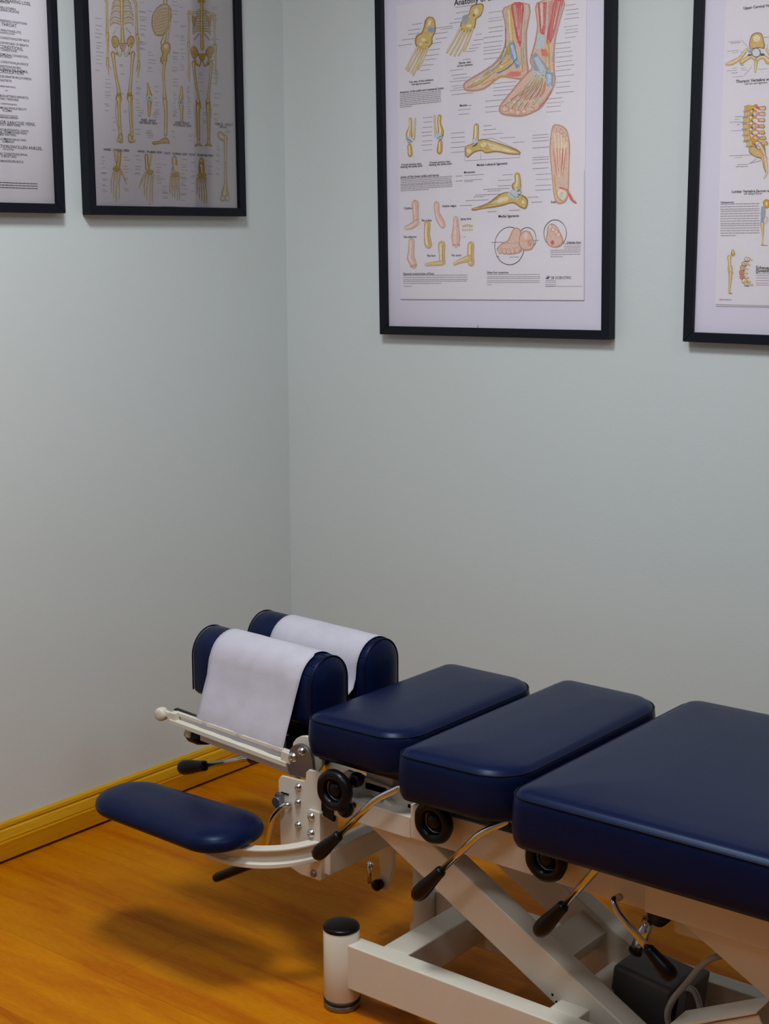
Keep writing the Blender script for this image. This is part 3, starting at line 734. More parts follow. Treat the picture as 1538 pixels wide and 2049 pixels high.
  ('B','bone',[2660,2446,2660,2436,2649,2426,2639,2426,2629,2427,2619,2427,2620,2437,2610,2447,2620,2457,2620,2467,2630,2467,2640,2466,2650,2466,2660,2456]),
  ('B','bone',[2721,2535,2721,2525,2711,2515,2701,2506,2681,2506,2671,2516,2671,2526,2661,2536,2671,2546,2672,2556,2682,2556,2702,2555,2712,2555,2721,2545]),
  ('B','bone',[2720,2445,2720,2435,2709,2425,2709,2425,2699,2426,2689,2426,2680,2436,2680,2446,2680,2456,2690,2466,2690,2466,2710,2465,2710,2465,2720,2455]),
  ('D','ink2',2447,2289,70,22),
  ('S','ink',[4144,2053,13,4101,1874,13,3989,1725,13,3828,1648,13,3648,1651,13,3479,1733,13,3371,1885,11,3334,2066,11,3367,2245,11,3489,2393,11,3650,2471,11,3830,2468,13,3989,2385,13,4107,2234,11,4144,2053,13]),
  ('S','ink',[4456,2208,9,4435,2108,11,4364,2030,13,4273,1981,11,4163,1983,11,4064,2034,11,3995,2115,11,3967,2226,13,3998,2325,11,4059,2404,13,4160,2453,11,4270,2451,11,4369,2399,11,4428,2319,13,4456,2208,9]),
  ('S','ink',[5248,2306,11,5216,2176,11,5134,2068,11,5013,2019,13,4883,2021,13,4764,2083,13,4686,2185,11,4658,2315,11,4680,2445,13,4762,2543,13,4882,2602,13,5012,2600,13,5132,2538,13,5220,2426,9,5248,2306,11]),
  ('B','skindark',[3850,2448,4029,2415,4045,2155,4072,1934,3741,1869,3472,1933,3383,2005,3545,2132,3696,2200]),
  ('B','skin',[3870,2427,4009,2395,4015,2155,4022,1965,3752,1909,3502,1963,3423,2014,3565,2102,3726,2179]),
  ('B','skindark',[3552,1952,3542,1922,3521,1903,3491,1883,3471,1883,3441,1904,3422,1924,3412,1954,3423,1984,3443,2014,3463,2024,3493,2023,3523,2013,3543,1982]),
  ('B','skin',[3532,1962,3532,1932,3512,1913,3491,1903,3471,1903,3452,1914,3432,1934,3432,1964,3433,1984,3453,2004,3473,2013,3493,2013,3513,2003,3533,1982]),
  ('B','skindark',[3662,1940,3662,1910,3641,1891,3611,1871,3581,1872,3551,1892,3542,1912,3532,1942,3533,1972,3553,1992,3583,2012,3613,2011,3643,1991,3663,1970]),
  ('B','skin',[3652,1941,3642,1921,3631,1901,3611,1891,3581,1892,3561,1902,3552,1922,3542,1942,3553,1972,3563,1992,3583,2002,3613,2001,3633,1991,3643,1971]),
  ('B','skindark',[3782,1939,3772,1909,3751,1879,3731,1869,3701,1870,3671,1880,3652,1911,3642,1941,3653,1971,3673,1990,3703,2010,3723,2010,3753,1989,3773,1969]),
  ('B','skin',[3762,1939,3762,1919,3741,1899,3721,1890,3701,1890,3681,1900,3662,1920,3662,1940,3663,1970,3683,1980,3703,2000,3723,2000,3743,1979,3763,1969]),
  ('B','skindark',[3892,1947,3892,1917,3871,1897,3841,1878,3811,1878,3791,1898,3772,1919,3762,1949,3773,1979,3783,1999,3813,2018,3843,2018,3873,1997,3893,1977]),
  ('B','skin',[3882,1947,3872,1927,3862,1907,3841,1898,3811,1898,3792,1908,3782,1929,3772,1949,3783,1979,3793,1998,3813,2008,3843,2008,3863,1997,3873,1977]),
  ('B','skindark',[4012,1955,4002,1925,3982,1905,3961,1896,3931,1896,3902,1907,3882,1927,3872,1957,3883,1987,3903,2017,3923,2026,3953,2026,3983,2015,4003,1985]),
  ('B','skin',[3992,1965,3992,1935,3972,1916,3952,1906,3932,1906,3912,1917,3892,1937,3892,1967,3893,1987,3913,2007,3933,2016,3953,2016,3973,2006,3993,1985]),
  ('B','skindark',[4028,2305,4109,2384,4269,2371,4357,2260,4405,2099,4333,1970,4132,1953,4004,2045,3986,2195]),
  ('B','skin',[4047,2284,4129,2363,4249,2351,4327,2240,4375,2099,4313,2000,4143,1983,4034,2065,4016,2185]),
  ('B','pinklight',[4217,2282,4217,2242,4207,2222,4186,2212,4156,2213,4137,2223,4127,2253,4117,2283,4128,2313,4138,2333,4159,2353,4179,2352,4198,2332,4218,2312]),
  ('B','pink',[4345,2110,4344,2080,4324,2050,4304,2040,4274,2041,4254,2051,4234,2082,4225,2112,4235,2152,4246,2181,4276,2191,4306,2190,4326,2180,4345,2150]),
  ('S','skindark',[4065,2154,13,4356,2180,11]),
  ('S','ink2',[3595,2122,9,4005,2115,8]),
  ('D','ink2',3235,2147,340,35),
  ('D','ink2',4376,2169,170,30),
  ('D','ink2',3370,1825,90,31),
  ('D','ink2',3740,1809,260,30),
  ('D','ink2',3429,1764,30,26),
  ('B','skindark',[4760,2463,4861,2532,4990,2470,5079,2348,5166,2167,5124,2048,4953,2000,4784,2053,4716,2174,4738,2324]),
  ('B','skin',[4780,2443,4861,2502,4980,2450,5048,2339,5136,2168,5084,2068,4944,2031,4794,2073,4746,2184,4768,2313]),
  ('B','skindark',[4880,2452,4880,2432,4860,2412,4839,2402,4819,2402,4800,2413,4790,2433,4780,2453,4790,2473,4801,2493,4821,2502,4841,2502,4861,2492,4880,2472]),
  ('B','pinklight',[4870,2452,4860,2442,4850,2422,4840,2412,4820,2412,4800,2423,4790,2443,4790,2453,4790,2473,4801,2493,4821,2502,4831,2502,4851,2492,4860,2472]),
  ('B','skindark',[4959,2390,4949,2370,4939,2351,4918,2341,4888,2341,4869,2352,4859,2372,4849,2392,4860,2422,4870,2432,4890,2441,4910,2441,4940,2431,4950,2420]),
  ('B','pinklight',[4939,2401,4939,2381,4919,2361,4909,2361,4889,2361,4879,2362,4869,2382,4859,2402,4870,2422,4880,2432,4890,2441,4910,2441,4920,2431,4930,2411]),
  ('B','skindark',[5028,2339,5018,2309,5008,2290,4987,2280,4968,2280,4948,2290,4928,2311,4928,2341,4929,2361,4949,2380,4969,2390,4989,2390,5009,2380,5019,2359]),
  ('B','pinklight',[5008,2340,5008,2320,4998,2310,4978,2300,4968,2300,4948,2310,4938,2321,4938,2341,4939,2361,4949,2370,4959,2380,4979,2380,4999,2370,5009,2360]),
  ('B','skindark',[5097,2278,5097,2258,5077,2238,5057,2229,5037,2229,5017,2239,5007,2260,4997,2280,4998,2300,5018,2319,5038,2329,5058,2329,5078,2318,5098,2298]),
  ('B','pinklight',[5077,2278,5077,2258,5067,2249,5057,2239,5037,2239,5017,2249,5007,2260,5007,2280,5008,2300,5018,2319,5038,2319,5048,2319,5068,2319,5078,2298]),
  ('B','red',[4935,2111,4925,2091,4914,2071,4894,2061,4874,2062,4854,2072,4845,2092,4835,2112,4845,2132,4855,2152,4876,2162,4896,2161,4915,2151,4925,2131]),
  ('T','ink','Diabetic foot',5615,2110,49,'R',1),
  ('D','ink2',5184,2077,430,31),
  ('D','ink2',5184,2027,430,31),
  ('D','ink2',5193,1987,420,31),
  ('D','ink2',4832,1942,770,31),
  ('D','ink2',4832,1902,770,31),
  ('D','ink2',4831,1852,770,31),
  ('D','ink2',4830,1802,347,31),
  ('T','ink','General construction of foot',664,1457,57,'L',1),
  ('D','ink2',664,1417,1900,31),
  ('D','ink2',663,1367,1900,31),
  ('D','ink2',662,1317,1900,31),
  ('D','ink2',661,1277,1900,31),
  ('D','ink2',661,1227,1140,31),
  ('D','ink2',689,1157,230,31),
  ('T','ink','Other foot symptoms',3105,1469,49,'L',1),
  ('D','ink2',3114,1419,1430,26),
  ('D','ink2',3113,1369,1440,26),
  ('D','ink2',3112,1329,1440,26),
  ('D','ink2',3112,1279,1440,26),
  ('D','ink2',3111,1239,1440,26),
  ('D','ink2',3120,1189,120,26),
  ('B','navy',[4703,1324,4754,1383,4823,1372,4772,1313]),
  ('S','bluelight',[4723,1344,13,4793,1373,9]),
  ('T','ink','3B SCIENTIFIC',4843,1342,61,'L',0),
  ('D','ink2',4702,1284,270,23),
  ('D','ink2',4701,1244,280,23),
  ('D','ink2',4701,1194,280,23),
  ('D','ink2',4700,1154,280,23),
  ('D','ink2',4700,1154,950,22),
  ('S','ink2',[575,848,15,5705,848,11]),
  ('S','ink2',[5689,3649,8,5705,848,7]),
  ('T','ink','1',2845,233,61,'C',1),
 ],
 'skeleton': [
  ('S','bonedark',[-3698,4689,106,-3708,4519,117,-3718,4299,102,-3718,4179,78,-3718,3939,102,-3718,3769,133]),
  ('S','bone',[-3698,4689,81,-3708,4519,89,-3718,4299,77,-3718,4179,59,-3718,3939,77,-3718,3769,101]),
  ('S','bonelight',[-3718,4689,37,-3718,4519,33,-3728,4299,28,-3728,4179,22,-3728,3929,18,-3728,3759,31]),
  ('S','bonedark',[-3748,4639,29,-3868,4659,29,-3968,4569,28]),
  ('S','bone',[-3748,4639,16,-3868,4659,19,-3968,4569,16]),
  ('S','bonedark',[-3668,4649,29,-3538,4699,29,-3448,4629,28]),
  ('S','bone',[-3668,4649,16,-3538,4699,19,-3448,4629,16]),
  ('S','bonedark',[-3748,4589,28,-3878,4599,28,-3988,4509,28]),
  ('S','bonelight',[-3748,4589,16,-3878,4599,19,-3988,4509,16]),
  ('S','bonedark',[-3668,4599,28,-3528,4639,29,-3428,4569,24]),
  ('S','bonelight',[-3668,4599,16,-3528,4639,19,-3428,4569,13]),
  ('S','bonedark',[-3748,4529,28,-3898,4539,28,-3998,4449,24]),
  ('S','bone',[-3748,4529,16,-3898,4539,19,-3998,4449,13]),
  ('S','bonedark',[-3668,4539,28,-3518,4579,24,-3418,4519,28]),
  ('S','bone',[-3668,4539,16,-3518,4579,16,-3418,4519,16]),
  ('S','bonedark',[-3748,4469,23,-3908,4479,28,-4018,4389,23]),
  ('S','bonelight',[-3748,4469,13,-3908,4479,19,-4018,4389,13]),
  ('S','bonedark',[-3668,4479,23,-3508,4519,24,-3398,4459,23]),
  ('S','bonelight',[-3668,4479,13,-3508,4519,16,-3398,4459,13]),
  ('S','bonedark',[-3758,4409,28,-3918,4419,24,-4038,4329,23]),
  ('S','bone',[-3758,4409,16,-3918,4419,16,-4038,4329,13]),
  ('S','bonedark',[-3678,4419,28,-3498,4459,24,-3388,4399,29]),
  ('S','bone',[-3678,4419,16,-3498,4459,16,-3388,4399,16]),
  ('S','bonedark',[-3758,4349,29,-3938,4349,23,-4058,4269,23]),
  ('S','bonelight',[-3758,4349,16,-3938,4349,16,-4058,4269,13]),
  ('S','bonedark',[-3678,4359,29,-3498,4399,29,-3368,4349,24]),
  ('S','bonelight',[-3678,4359,16,-3498,4399,19,-3368,4349,13]),
  ('S','bonedark',[-3758,4269,23,-3938,4289,24,-4068,4209,29]),
  ('S','bone',[-3758,4269,13,-3938,4289,16,-4068,4209,16]),
  ('S','bonedark',[-3678,4279,23,-3498,4339,29,-3378,4289,28]),
  ('S','bone',[-3678,4279,13,-3498,4339,19,-3378,4289,16]),
  ('S','bonedark',[-3768,4209,29,-3938,4229,25,-4068,4159,28]),
  ('S','bonelight',[-3768,4209,16,-3938,4229,17,-4068,4159,16]),
  ('S','bonedark',[-3688,4219,28,-3498,4279,29,-3378,4229,28]),
  ('S','bonelight',[-3688,4219,16,-3498,4279,19,-3378,4229,16]),
  ('S','bonedark',[-3768,4149,29,-3948,4169,29,-4068,4099,28]),
  ('S','bone',[-3768,4149,16,-3948,4169,19,-4068,4099,16]),
  ('S','bonedark',[-3688,4159,29,-3498,4219,23,-3378,4169,23]),
  ('S','bone',[-3688,4159,16,-3498,4219,15,-3378,4169,13]),
  ('S','bonedark',[-3858,4069,26,-3998,3929,23]),
  ('S','bone',[-3858,4069,20,-3998,3929,18]),
  ('S','bonelight',[-3868,4069,9,-3998,3929,7]),
  ('S','bonelight',[-3758,4169,19,-3928,3989,16]),
  ('S','bonedark',[-3598,4089,32,-3478,3989,23]),
  ('S','bone',[-3598,4089,25,-3478,3989,18]),
  ('S','bonelight',[-3598,4089,9,-3478,3989,7]),
  ('S','bonelight',[-3688,4179,15,-3528,4029,15]),
  ('S','bonedark',[-4168,4629,89,-4138,4539,60,-4148,4279,59,-4158,3939,78]),
  ('S','bone',[-4168,4629,67,-4138,4539,45,-4148,4279,45,-4158,3939,59]),
  ('S','bonelight',[-4168,4629,20,-4148,4539,16,-4148,4279,13,-4158,3939,19]),
  ('S','bonedark',[-4158,3909,94,-4178,3669,38,-4178,3399,55]),
  ('S','bone',[-4158,3909,71,-4178,3669,29,-4178,3399,42]),
  ('S','bonelight',[-4168,3909,26,-4188,3669,13,-4178,3389,13]),
  ('S','bonedark',[-4118,3869,31,-4158,3409,25]),
  ('S','bone',[-4118,3869,24,-4158,3409,19]),
  ('S','bonelight',[-4118,3869,7,-4168,3409,9]),
  ('S','bonedark',[-4178,3369,86,-4188,3259,78,-4168,3139,39,-4148,3029,20]),
  ('S','bone',[-4178,3369,65,-4188,3259,59,-4168,3139,30,-4148,3029,15]),
  ('S','bonelight',[-4188,3369,24,-4198,3259,22,-4168,3139,9,-4148,3029,5]),
  ('S','bonedark',[-4158,3259,11,-4088,3159,9]),
  ('S','bonedark',[-3348,4729,86,-3288,4619,70,-3288,4349,59,-3288,3999,81]),
  ('S','bone',[-3348,4729,65,-3288,4619,53,-3288,4349,45,-3288,3999,61]),
  ('S','bonelight',[-3358,4729,24,-3298,4609,20,-3298,4349,16,-3298,3999,23]),
  ('S','bonedark',[-3288,3959,94,-3288,3709,47,-3278,3409,46]),
  ('S','bone',[-3288,3959,71,-3288,3709,36,-3278,3409,35]),
  ('S','bonelight',[-3298,3949,27,-3288,3709,11,-3288,3409,16]),
  ('S','bonedark',[-3228,3909,31,-3248,3419,25]),
  ('S','bone',[-3228,3909,24,-3248,3419,19]),
  ('S','bonelight',[-3228,3909,7,-3258,3419,9]),
  ('S','bonedark',[-3268,3379,86,-3268,3269,78,-3288,3139,39,-3308,3039,20]),
  ('S','bone',[-3268,3379,65,-3268,3269,59,-3288,3139,30,-3308,3039,15]),
  ('S','bonelight',[-3278,3379,24,-3268,3269,19,-3288,3139,11,-3308,3039,5]),
  ('S','bonedark',[-3308,3309,13,-3358,3169,10]),
  ('B','bonedark',[-3818,3769,-3908,3889,-4008,3869,-4048,3769,-3998,3649,-3918,3619]),
  ('B','bone',[-3838,3769,-3918,3869,-3998,3849,-4028,3769,-3988,3669,-3918,3649]),
  ('B','bonedark',[-3898,3759,-3908,3739,-3918,3719,-3938,3709,-3958,3709,-3978,3719,-3988,3729,-3988,3759,-3988,3779,-3978,3799,-3958,3809,-3938,3809,-3918,3799,-3908,3789]),
  ('B','bone',[-3898,3769,-3908,3749,-3918,3729,-3928,3719,-3948,3719,-3968,3729,-3978,3749,-3978,3769,-3978,3789,-3958,3809,-3948,3819,-3928,3819,-3908,3809,-3898,3799]),
  ('S','bonedark',[-3918,3639,56,-3888,3519,56,-3798,3489,44,-3758,3579,31]),
  ('S','bonelight',[-3918,3639,37,-3888,3519,38,-3798,3489,25,-3758,3579,19]),
  ('B','bonedark',[-3878,3519,-3888,3509,-3888,3499,-3908,3489,-3918,3489,-3928,3489,-3928,3499,-3938,3509,-3928,3529,-3928,3539,-3908,3539,-3898,3549,-3888,3539,-3888,3529]),
  ('B','bonedark',[-3608,3789,-3508,3929,-3408,3929,-3368,3839,-3438,3709,-3518,3659]),
  ('B','bone',[-3588,3789,-3498,3909,-3418,3909,-3388,3829,-3448,3719,-3518,3689]),
  ('B','bonedark',[-3428,3809,-3438,3789,-3448,3769,-3468,3749,-3488,3749,-3508,3759,-3518,3779,-3528,3799,-3518,3829,-3508,3849,-3488,3859,-3468,3859,-3448,3849,-3438,3829]),
  ('B','bone',[-3448,3819,-3448,3799,-3458,3779,-3478,3769,-3498,3769,-3508,3769,-3518,3789,-3528,3809,-3518,3829,-3508,3849,-3488,3859,-3468,3859,-3458,3859,-3448,3839]),
  ('S','bonedark',[-3518,3679,56,-3568,3549,56,-3658,3499,45,-3688,3589,31]),
  ('S','bonelight',[-3518,3679,38,-3568,3549,38,-3658,3499,26,-3688,3589,19]),
  ('B','bonedark',[-3508,3549,-3518,3539,-3528,3529,-3538,3519,-3548,3519,-3558,3529,-3568,3539,-3568,3549,-3568,3559,-3558,3569,-3548,3579,-3528,3579,-3518,3579,-3518,3569]),
  ('B','bonedark',[-3838,3739,-3598,3769,-3658,3639,-3728,3569,-3788,3629]),
  ('B','skin',[-3818,3729,-3618,3749,-3668,3649,-3718,3589,-3768,3639]),
  ('S','bonedark',[-3788,3709,9,-3648,3719,9]),
  ('S','bonedark',[-3768,3679,9,-3668,3689,9]),
  ('S','bonedark',[-3758,3639,10,-3688,3649,9]),
  ('S','bonedark',[-4018,3489,137,-4008,3399,94,-3958,3059,78,-3888,2729,102,-3888,2629,139]),
  ('S','bone',[-4018,3489,104,-4008,3399,71,-3958,3059,59,-3888,2729,77,-3888,2629,106]),
  ('S','bonelight',[-4028,3489,32,-4018,3399,26,-3968,3059,22,-3898,2719,29,-3908,2629,37]),
  ('B','bonedark',[-3828,2639,-3838,2619,-3848,2599,-3878,2589,-3908,2589,-3938,2589,-3958,2609,-3958,2629,-3948,2649,-3928,2659,-3908,2669,-3878,2679,-3848,2669,-3828,2659]),
  ('B','yellow',[-3838,2639,-3848,2629,-3858,2609,-3878,2599,-3908,2599,-3928,2609,-3938,2619,-3948,2629,-3938,2649,-3928,2659,-3898,2669,-3878,2669,-3858,2669,-3848,2659]),
  ('S','bonedark',[-3898,2549,187,-3898,2449,99,-3898,2209,86,-3888,1889,78,-3878,1739,102]),
  ('S','bone',[-3898,2549,142,-3898,2449,75,-3898,2209,65,-3888,1889,59,-3878,1739,77]),
  ('S','bonelight',[-3918,2549,52,-3908,2449,29,-3908,2209,24,-3898,1889,22,-3888,1739,28]),
  ('S','bonedark',[-3968,2469,36,-3998,2179,27,-3908,1759,36]),
  ('S','bone',[-3968,2469,28,-3998,2179,21,-3908,1759,28]),
  ('S','bonelight',[-3968,2469,8,-3998,2179,8,-3908,1759,10]),
  ('S','bonedark',[-3428,3549,133,-3448,3449,94,-3498,3099,78,-3558,2749,102,-3568,2649,164]),
  ('S','bone',[-3428,3549,101,-3448,3449,71,-3498,3099,59,-3558,2749,77,-3568,2649,125]),
  ('S','bonelight',[-3438,3549,32,-3458,3449,26,-3508,3099,22,-3568,2749,28,-3578,2649,37]),
  ('B','bonedark',[-3498,2659,-3498,2639,-3518,2619,-3548,2609,-3578,2609,-3608,2619,-3628,2629,-3628,2649,-3618,2669,-3608,2689,-3578,2699,-3548,2699,-3518,2689,-3498,2679]),
  ('B','yellow',[-3508,2659,-3518,2649,-3528,2639,-3548,2629,-3578,2629,-3598,2629,-3608,2639,-3618,2659,-3608,2669,-3598,2689,-3578,2689,-3548,2699,-3528,2689,-3518,2679]),
  ('S','bonedark',[-3568,2569,188,-3568,2479,94,-3568,2229,86,-3558,1909,78,-3538,1759,81]),
  ('S','bone',[-3568,2569,143,-3568,2479,71,-3568,2229,65,-3558,1909,59,-3538,1759,62]),
  ('S','bonelight',[-3588,2569,53,-3588,2479,33,-3578,2229,24,-3568,1909,22,-3548,1759,24]),
  ('S','bonedark',[-3498,2509,28,-3498,2209,22,-3518,1779,36]),
  ('S','bone',[-3498,2509,21,-3498,2209,17,-3518,1779,28]),
  ('S','bonelight',[-3508,2509,10,-3508,2209,8,-3528,1779,10]),
  ('S','bonedark',[-3888,1729,133,-3888,1649,141]),
  ('S','bone',[-3888,1729,101,-3888,1649,107]),
  ('S','bonelight',[-3898,1729,30,-3898,1649,39]),
  ('S','bonedark',[-3918,1659,86,-3988,1629,55]),
  ('S','bone',[-3918,1659,65,-3988,1629,42]),
  ('S','bonelight',[-3928,1659,24,-3988,1629,12]),
  ('S','bonedark',[-3608,1739,133,-3588,1669,156]),
  ('S','bone',[-3608,1739,101,-3588,1669,119]),
  ('S','bonelight',[-3618,1739,37,-3598,1669,37]),
  ('S','bonedark',[-3548,1659,73,-3468,1649,55]),
  ('S','bone',[-3548,1659,55,-3468,1649,42]),
  ('S','bonelight',[-3558,1659,19,-3478,1649,15]),
  ('S','bonedark',[-2398,4839,137,-2388,4669,102,-2398,4319,86,-2448,4019,117,-2508,3859,156]),
  ('S','bone',[-2398,4839,104,-2388,4669,77,-2398,4319,65,-2448,4019,89,-2508,3859,119]),
  ('S','bonelight',[-2408,4839,32,-2398,4669,28,-2408,4319,24,-2458,4009,28,-2528,3859,44]),
  ('B','bonedark',[-2598,4669,-2418,4739,-2248,4689,-2208,4519,-2258,4339,-2408,4119,-2518,4029,-2698,4019,-2808,4129,-2838,4299,-2778,4499]),
  ('B','grey2',[-2588,4649,-2418,4719,-2268,4669,-2238,4509,-2288,4339,-2418,4129,-2528,4049,-2678,4039,-2788,4139,-2808,4299,-2758,4499]),
  ('S','bone',[-2248,4639,28,-2458,4639,31,-2728,4519,28]),
  ('S','bonedark',[-2248,4619,6,-2458,4619,6,-2728,4499,6]),
  ('S','bone',[-2258,4589,28,-2458,4569,25,-2738,4459,23]),
  ('S','bonedark',[-2258,4569,6,-2458,4549,5,-2738,4439,5]),
  ('S','bone',[-2268,4529,29,-2468,4499,32,-2758,4399,28]),
  ('S','bonedark',[-2268,4509,6,-2468,4479,6,-2758,4379,6]),
  ('S','bone',[-2278,4479,29,-2468,4439,31,-2768,4339,28]),
  ('S','bonedark',[-2278,4459,6,-2468,4419,6,-2768,4319,6]),
  ('S','bone',[-2288,4429,29,-2468,4369,31,-2778,4279,28]),
  ('S','bonedark',[-2288,4409,6,-2468,4349,6,-2778,4259,5]),
  ('S','bone',[-2288,4379,25,-2468,4299,26,-2768,4219,24]),
  ('S','bonedark',[-2298,4359,6,-2478,4279,6,-2778,4199,6]),
  ('S','bone',[-2298,4329,23,-2478,4229,32,-2768,4159,28]),
  ('S','bonedark',[-2298,4309,5,-2478,4209,6,-2768,4139,6]),
  ('S','bone',[-2308,4279,28,-2478,4159,32,-2758,4099,28]),
  ('S','bonedark',[-2308,4259,5,-2478,4139,6,-2758,4079,6]),
  ('S','bone',[-2318,4229,28,-2478,4099,31,-2748,4039,29]),
  ('S','bonedark',[-2318,4209,6,-2478,4079,5,-2748,4019,6]),
  ('S','bonedark',[-2268,4679,81,-2268,4389,75,-2308,4109,47]),
  ('S','bone',[-2268,4679,61,-2268,4389,57,-2308,4109,36]),
  ('S','bonelight',[-2268,4679,19,-2268,4379,18,-2308,4099,14]),
  ('S','bonedark',[-2318,4079,46,-2348,3949,47]),
  ('S','bone',[-2318,4079,35,-2348,3949,36]),
  ('S','bonelight',[-2328,4079,15,-2348,3949,13]),
  ('B','bonedark',[-2318,4679,-2208,4639,-2238,4409,-2308,4329]),
  ('B','bone',[-2308,4659,-2228,4619,-2248,4419,-2298,4359]),
  ('B','bonedark',[-2548,3819,-2378,3909,-2278,3859,-2288,3729,-2378,3619,-2398,3489,-2478,3399,-2578,3429,-2608,3499,-2538,3629,-2578,3729]),
  ('B','bone',[-2528,3809,-2388,3889,-2308,3839,-2318,3729,-2398,3619,-2428,3499,-2478,3419,-2548,3439,-2578,3499,-2508,3629,-2548,3729]),
  ('B','bonelight',[-2358,3809,-2368,3789,-2388,3769,-2408,3759,-2438,3759,-2468,3759,-2478,3779,-2488,3799,-2478,3819,-2458,3839,-2438,3849,-2408,3859,-2378,3849,-2368,3829]),
  ('S','bonedark',[-2308,3699,14,-2318,3579,13]),
  ('S','bonedark',[-2468,3449,106,-2498,3309,78,-2518,3059,70,-2508,2799,73,-2508,2679,141]),
  ('S','bone',[-2468,3449,81,-2498,3309,59,-2518,3059,53,-2508,2799,55,-2508,2679,107]),
  ('S','bonelight',[-2488,3449,37,-2508,3309,22,-2528,3049,20,-2518,2799,24,-2528,2679,39]),
  ('S','bonedark',[-2498,2589,141,-2478,2399,102,-2488,2149,103,-2508,1839,94]),
  ('S','bone',[-2498,2589,107,-2478,2399,77,-2488,2149,78,-2508,1839,71]),
  ('S','bonelight',[-2518,2589,39,-2488,2399,28,-2498,2139,25,-2518,1839,26]),
  ('B','bonedark',[-2938,1629,-2918,1659,-2718,1689,-2558,1769,-2448,1749,-2398,1659,-2418,1629,-2548,1639,-2718,1619,-2898,1589]),
  ('B','bone',[-2898,1619,-2888,1649,-2718,1669,-2548,1749,-2468,1729,-2428,1659,-2448,1639,-2548,1659,-2718,1639]),
  ('B','bonedark',[-1118,4959,-1128,4929,-1158,4899,-1218,4889,-1268,4879,-1318,4889,-1358,4899,-1368,4929,-1348,4959,-1318,4979,-1268,4999,-1208,5009,-1158,4999,-1128,4979]),
  ('B','yellow',[-1138,4959,-1148,4939,-1178,4919,-1218,4899,-1268,4899,-1308,4899,-1338,4919,-1348,4939,-1328,4959,-1298,4979,-1258,4999,-1218,4999,-1178,4999,-1148,4979]),
  ('S','bonedark',[-1238,4899,97,-1258,4439,97,-1258,4109,94,-1258,3879,117]),
  ('S','yellow',[-1238,4899,74,-1258,4439,74,-1258,4109,71,-1258,3879,89]),
  ('S','bonelight',[-1248,4899,27,-1268,4439,27,-1268,4109,26,-1268,3879,33]),
  ('S','bonedark',[-1288,4709,25,-1358,4689,25,-1398,4629,25]),
  ('S','bone',[-1288,4709,13,-1358,4689,16,-1398,4629,13]),
  ('S','bonedark',[-1198,4719,25,-1138,4719,30,-1088,4659,26]),
  ('S','bone',[-1198,4719,13,-1138,4719,19,-1088,4659,13]),
  ('S','bonedark',[-1288,4649,26,-1368,4629,26,-1428,4569,25]),
  ('S','bone',[-1288,4649,13,-1368,4629,16,-1428,4569,13]),
  ('S','bonedark',[-1198,4659,26,-1118,4659,25,-1068,4609,25]),
  ('S','bone',[-1198,4659,13,-1118,4659,16,-1068,4609,13]),
  ('S','bonedark',[-1288,4599,26,-1388,4569,26,-1448,4509,26]),
  ('S','bone',[-1288,4599,13,-1388,4569,16,-1448,4509,13]),
  ('S','bonedark',[-1208,4609,30,-1108,4609,25,-1048,4559,25]),
  ('S','bone',[-1208,4609,15,-1108,4609,16,-1048,4559,13]),
  ('S','bonedark',[-1298,4539,25,-1408,4519,25,-1478,4449,26]),
  ('S','bone',[-1298,4539,13,-1408,4519,16,-1478,4449,13]),
  ('S','bonedark',[-1208,4549,25,-1098,4549,25,-1028,4499,25]),
  ('S','bone',[-1208,4549,13,-1098,4549,16,-1028,4499,13]),
  ('S','bonedark',[-1298,4479,26,-1428,4459,25,-1498,4389,26]),
  ('S','bone',[-1298,4479,13,-1428,4459,16,-1498,4389,13]),
  ('S','bonedark',[-1208,4489,26,-1078,4499,25,-1008,4449,25]),
  ('S','bone',[-1208,4489,13,-1078,4499,16,-1008,4449,13]),
  ('S','bonedark',[-1298,4429,25,-1438,4399,25,-1528,4339,25]),
  ('S','bone',[-1298,4429,13,-1438,4399,16,-1528,4339,13]),
  ('S','bonedark',[-1208,4439,25,-1068,4439,25,-988,4389,26]),
  ('S','bone',[-1208,4439,13,-1068,4439,16,-988,4389,13]),
  ('S','bonedark',[-1298,4369,25,-1458,4339,26,-1548,4279,25]),
  ('S','bone',[-1298,4369,13,-1458,4339,16,-1548,4279,13]),
  ('S','bonedark',[-1208,4379,25,-1048,4389,25,-968,4339,25]),
  ('S','bone',[-1208,4379,13,-1048,4389,16,-968,4339,13]),
  ('S','bonedark',[-1298,4309,27,-1458,4289,25,-1548,4219,25]),
  ('S','bone',[-1298,4309,13,-1458,4289,16,-1548,4219,13]),
  ('S','bonedark',[-1218,4319,26,-1058,4329,25,-968,4279,25]),
  ('S','bone',[-1218,4319,13,-1058,4329,16,-968,4279,13]),
  ('S','bonedark',[-1308,4259,25,-1458,4229,21,-1548,4169,30]),
  ('S','bone',[-1308,4259,13,-1458,4229,13,-1548,4169,15]),
  ('S','bonedark',[-1218,4269,25,-1058,4269,26,-968,4219,26]),
  ('S','bone',[-1218,4269,13,-1058,4269,16,-968,4219,13]),
  ('S','bonedark',[-1288,4749,39,-1468,4649,47,-1658,4639,78]),
  ('S','bone',[-1288,4749,30,-1468,4649,36,-1658,4639,59]),
  ('S','bonelight',[-1288,4749,11,-1468,4649,11,-1668,4639,22]),
  ('B','bonedark',[-1568,4589,-1438,4549,-1488,4379,-1528,4309,-1568,4459]),
  ('B','yellow',[-1548,4569,-1458,4539,-1498,4389,-1528,4349,-1548,4459]),
  ('S','bonedark',[-1338,4199,19,-1518,4029,19]),
  ('S','bonedark',[-1198,4759,39,-1018,4699,47,-828,4669,78]),
  ('S','bone',[-1198,4759,30,-1018,4699,36,-828,4669,59]),
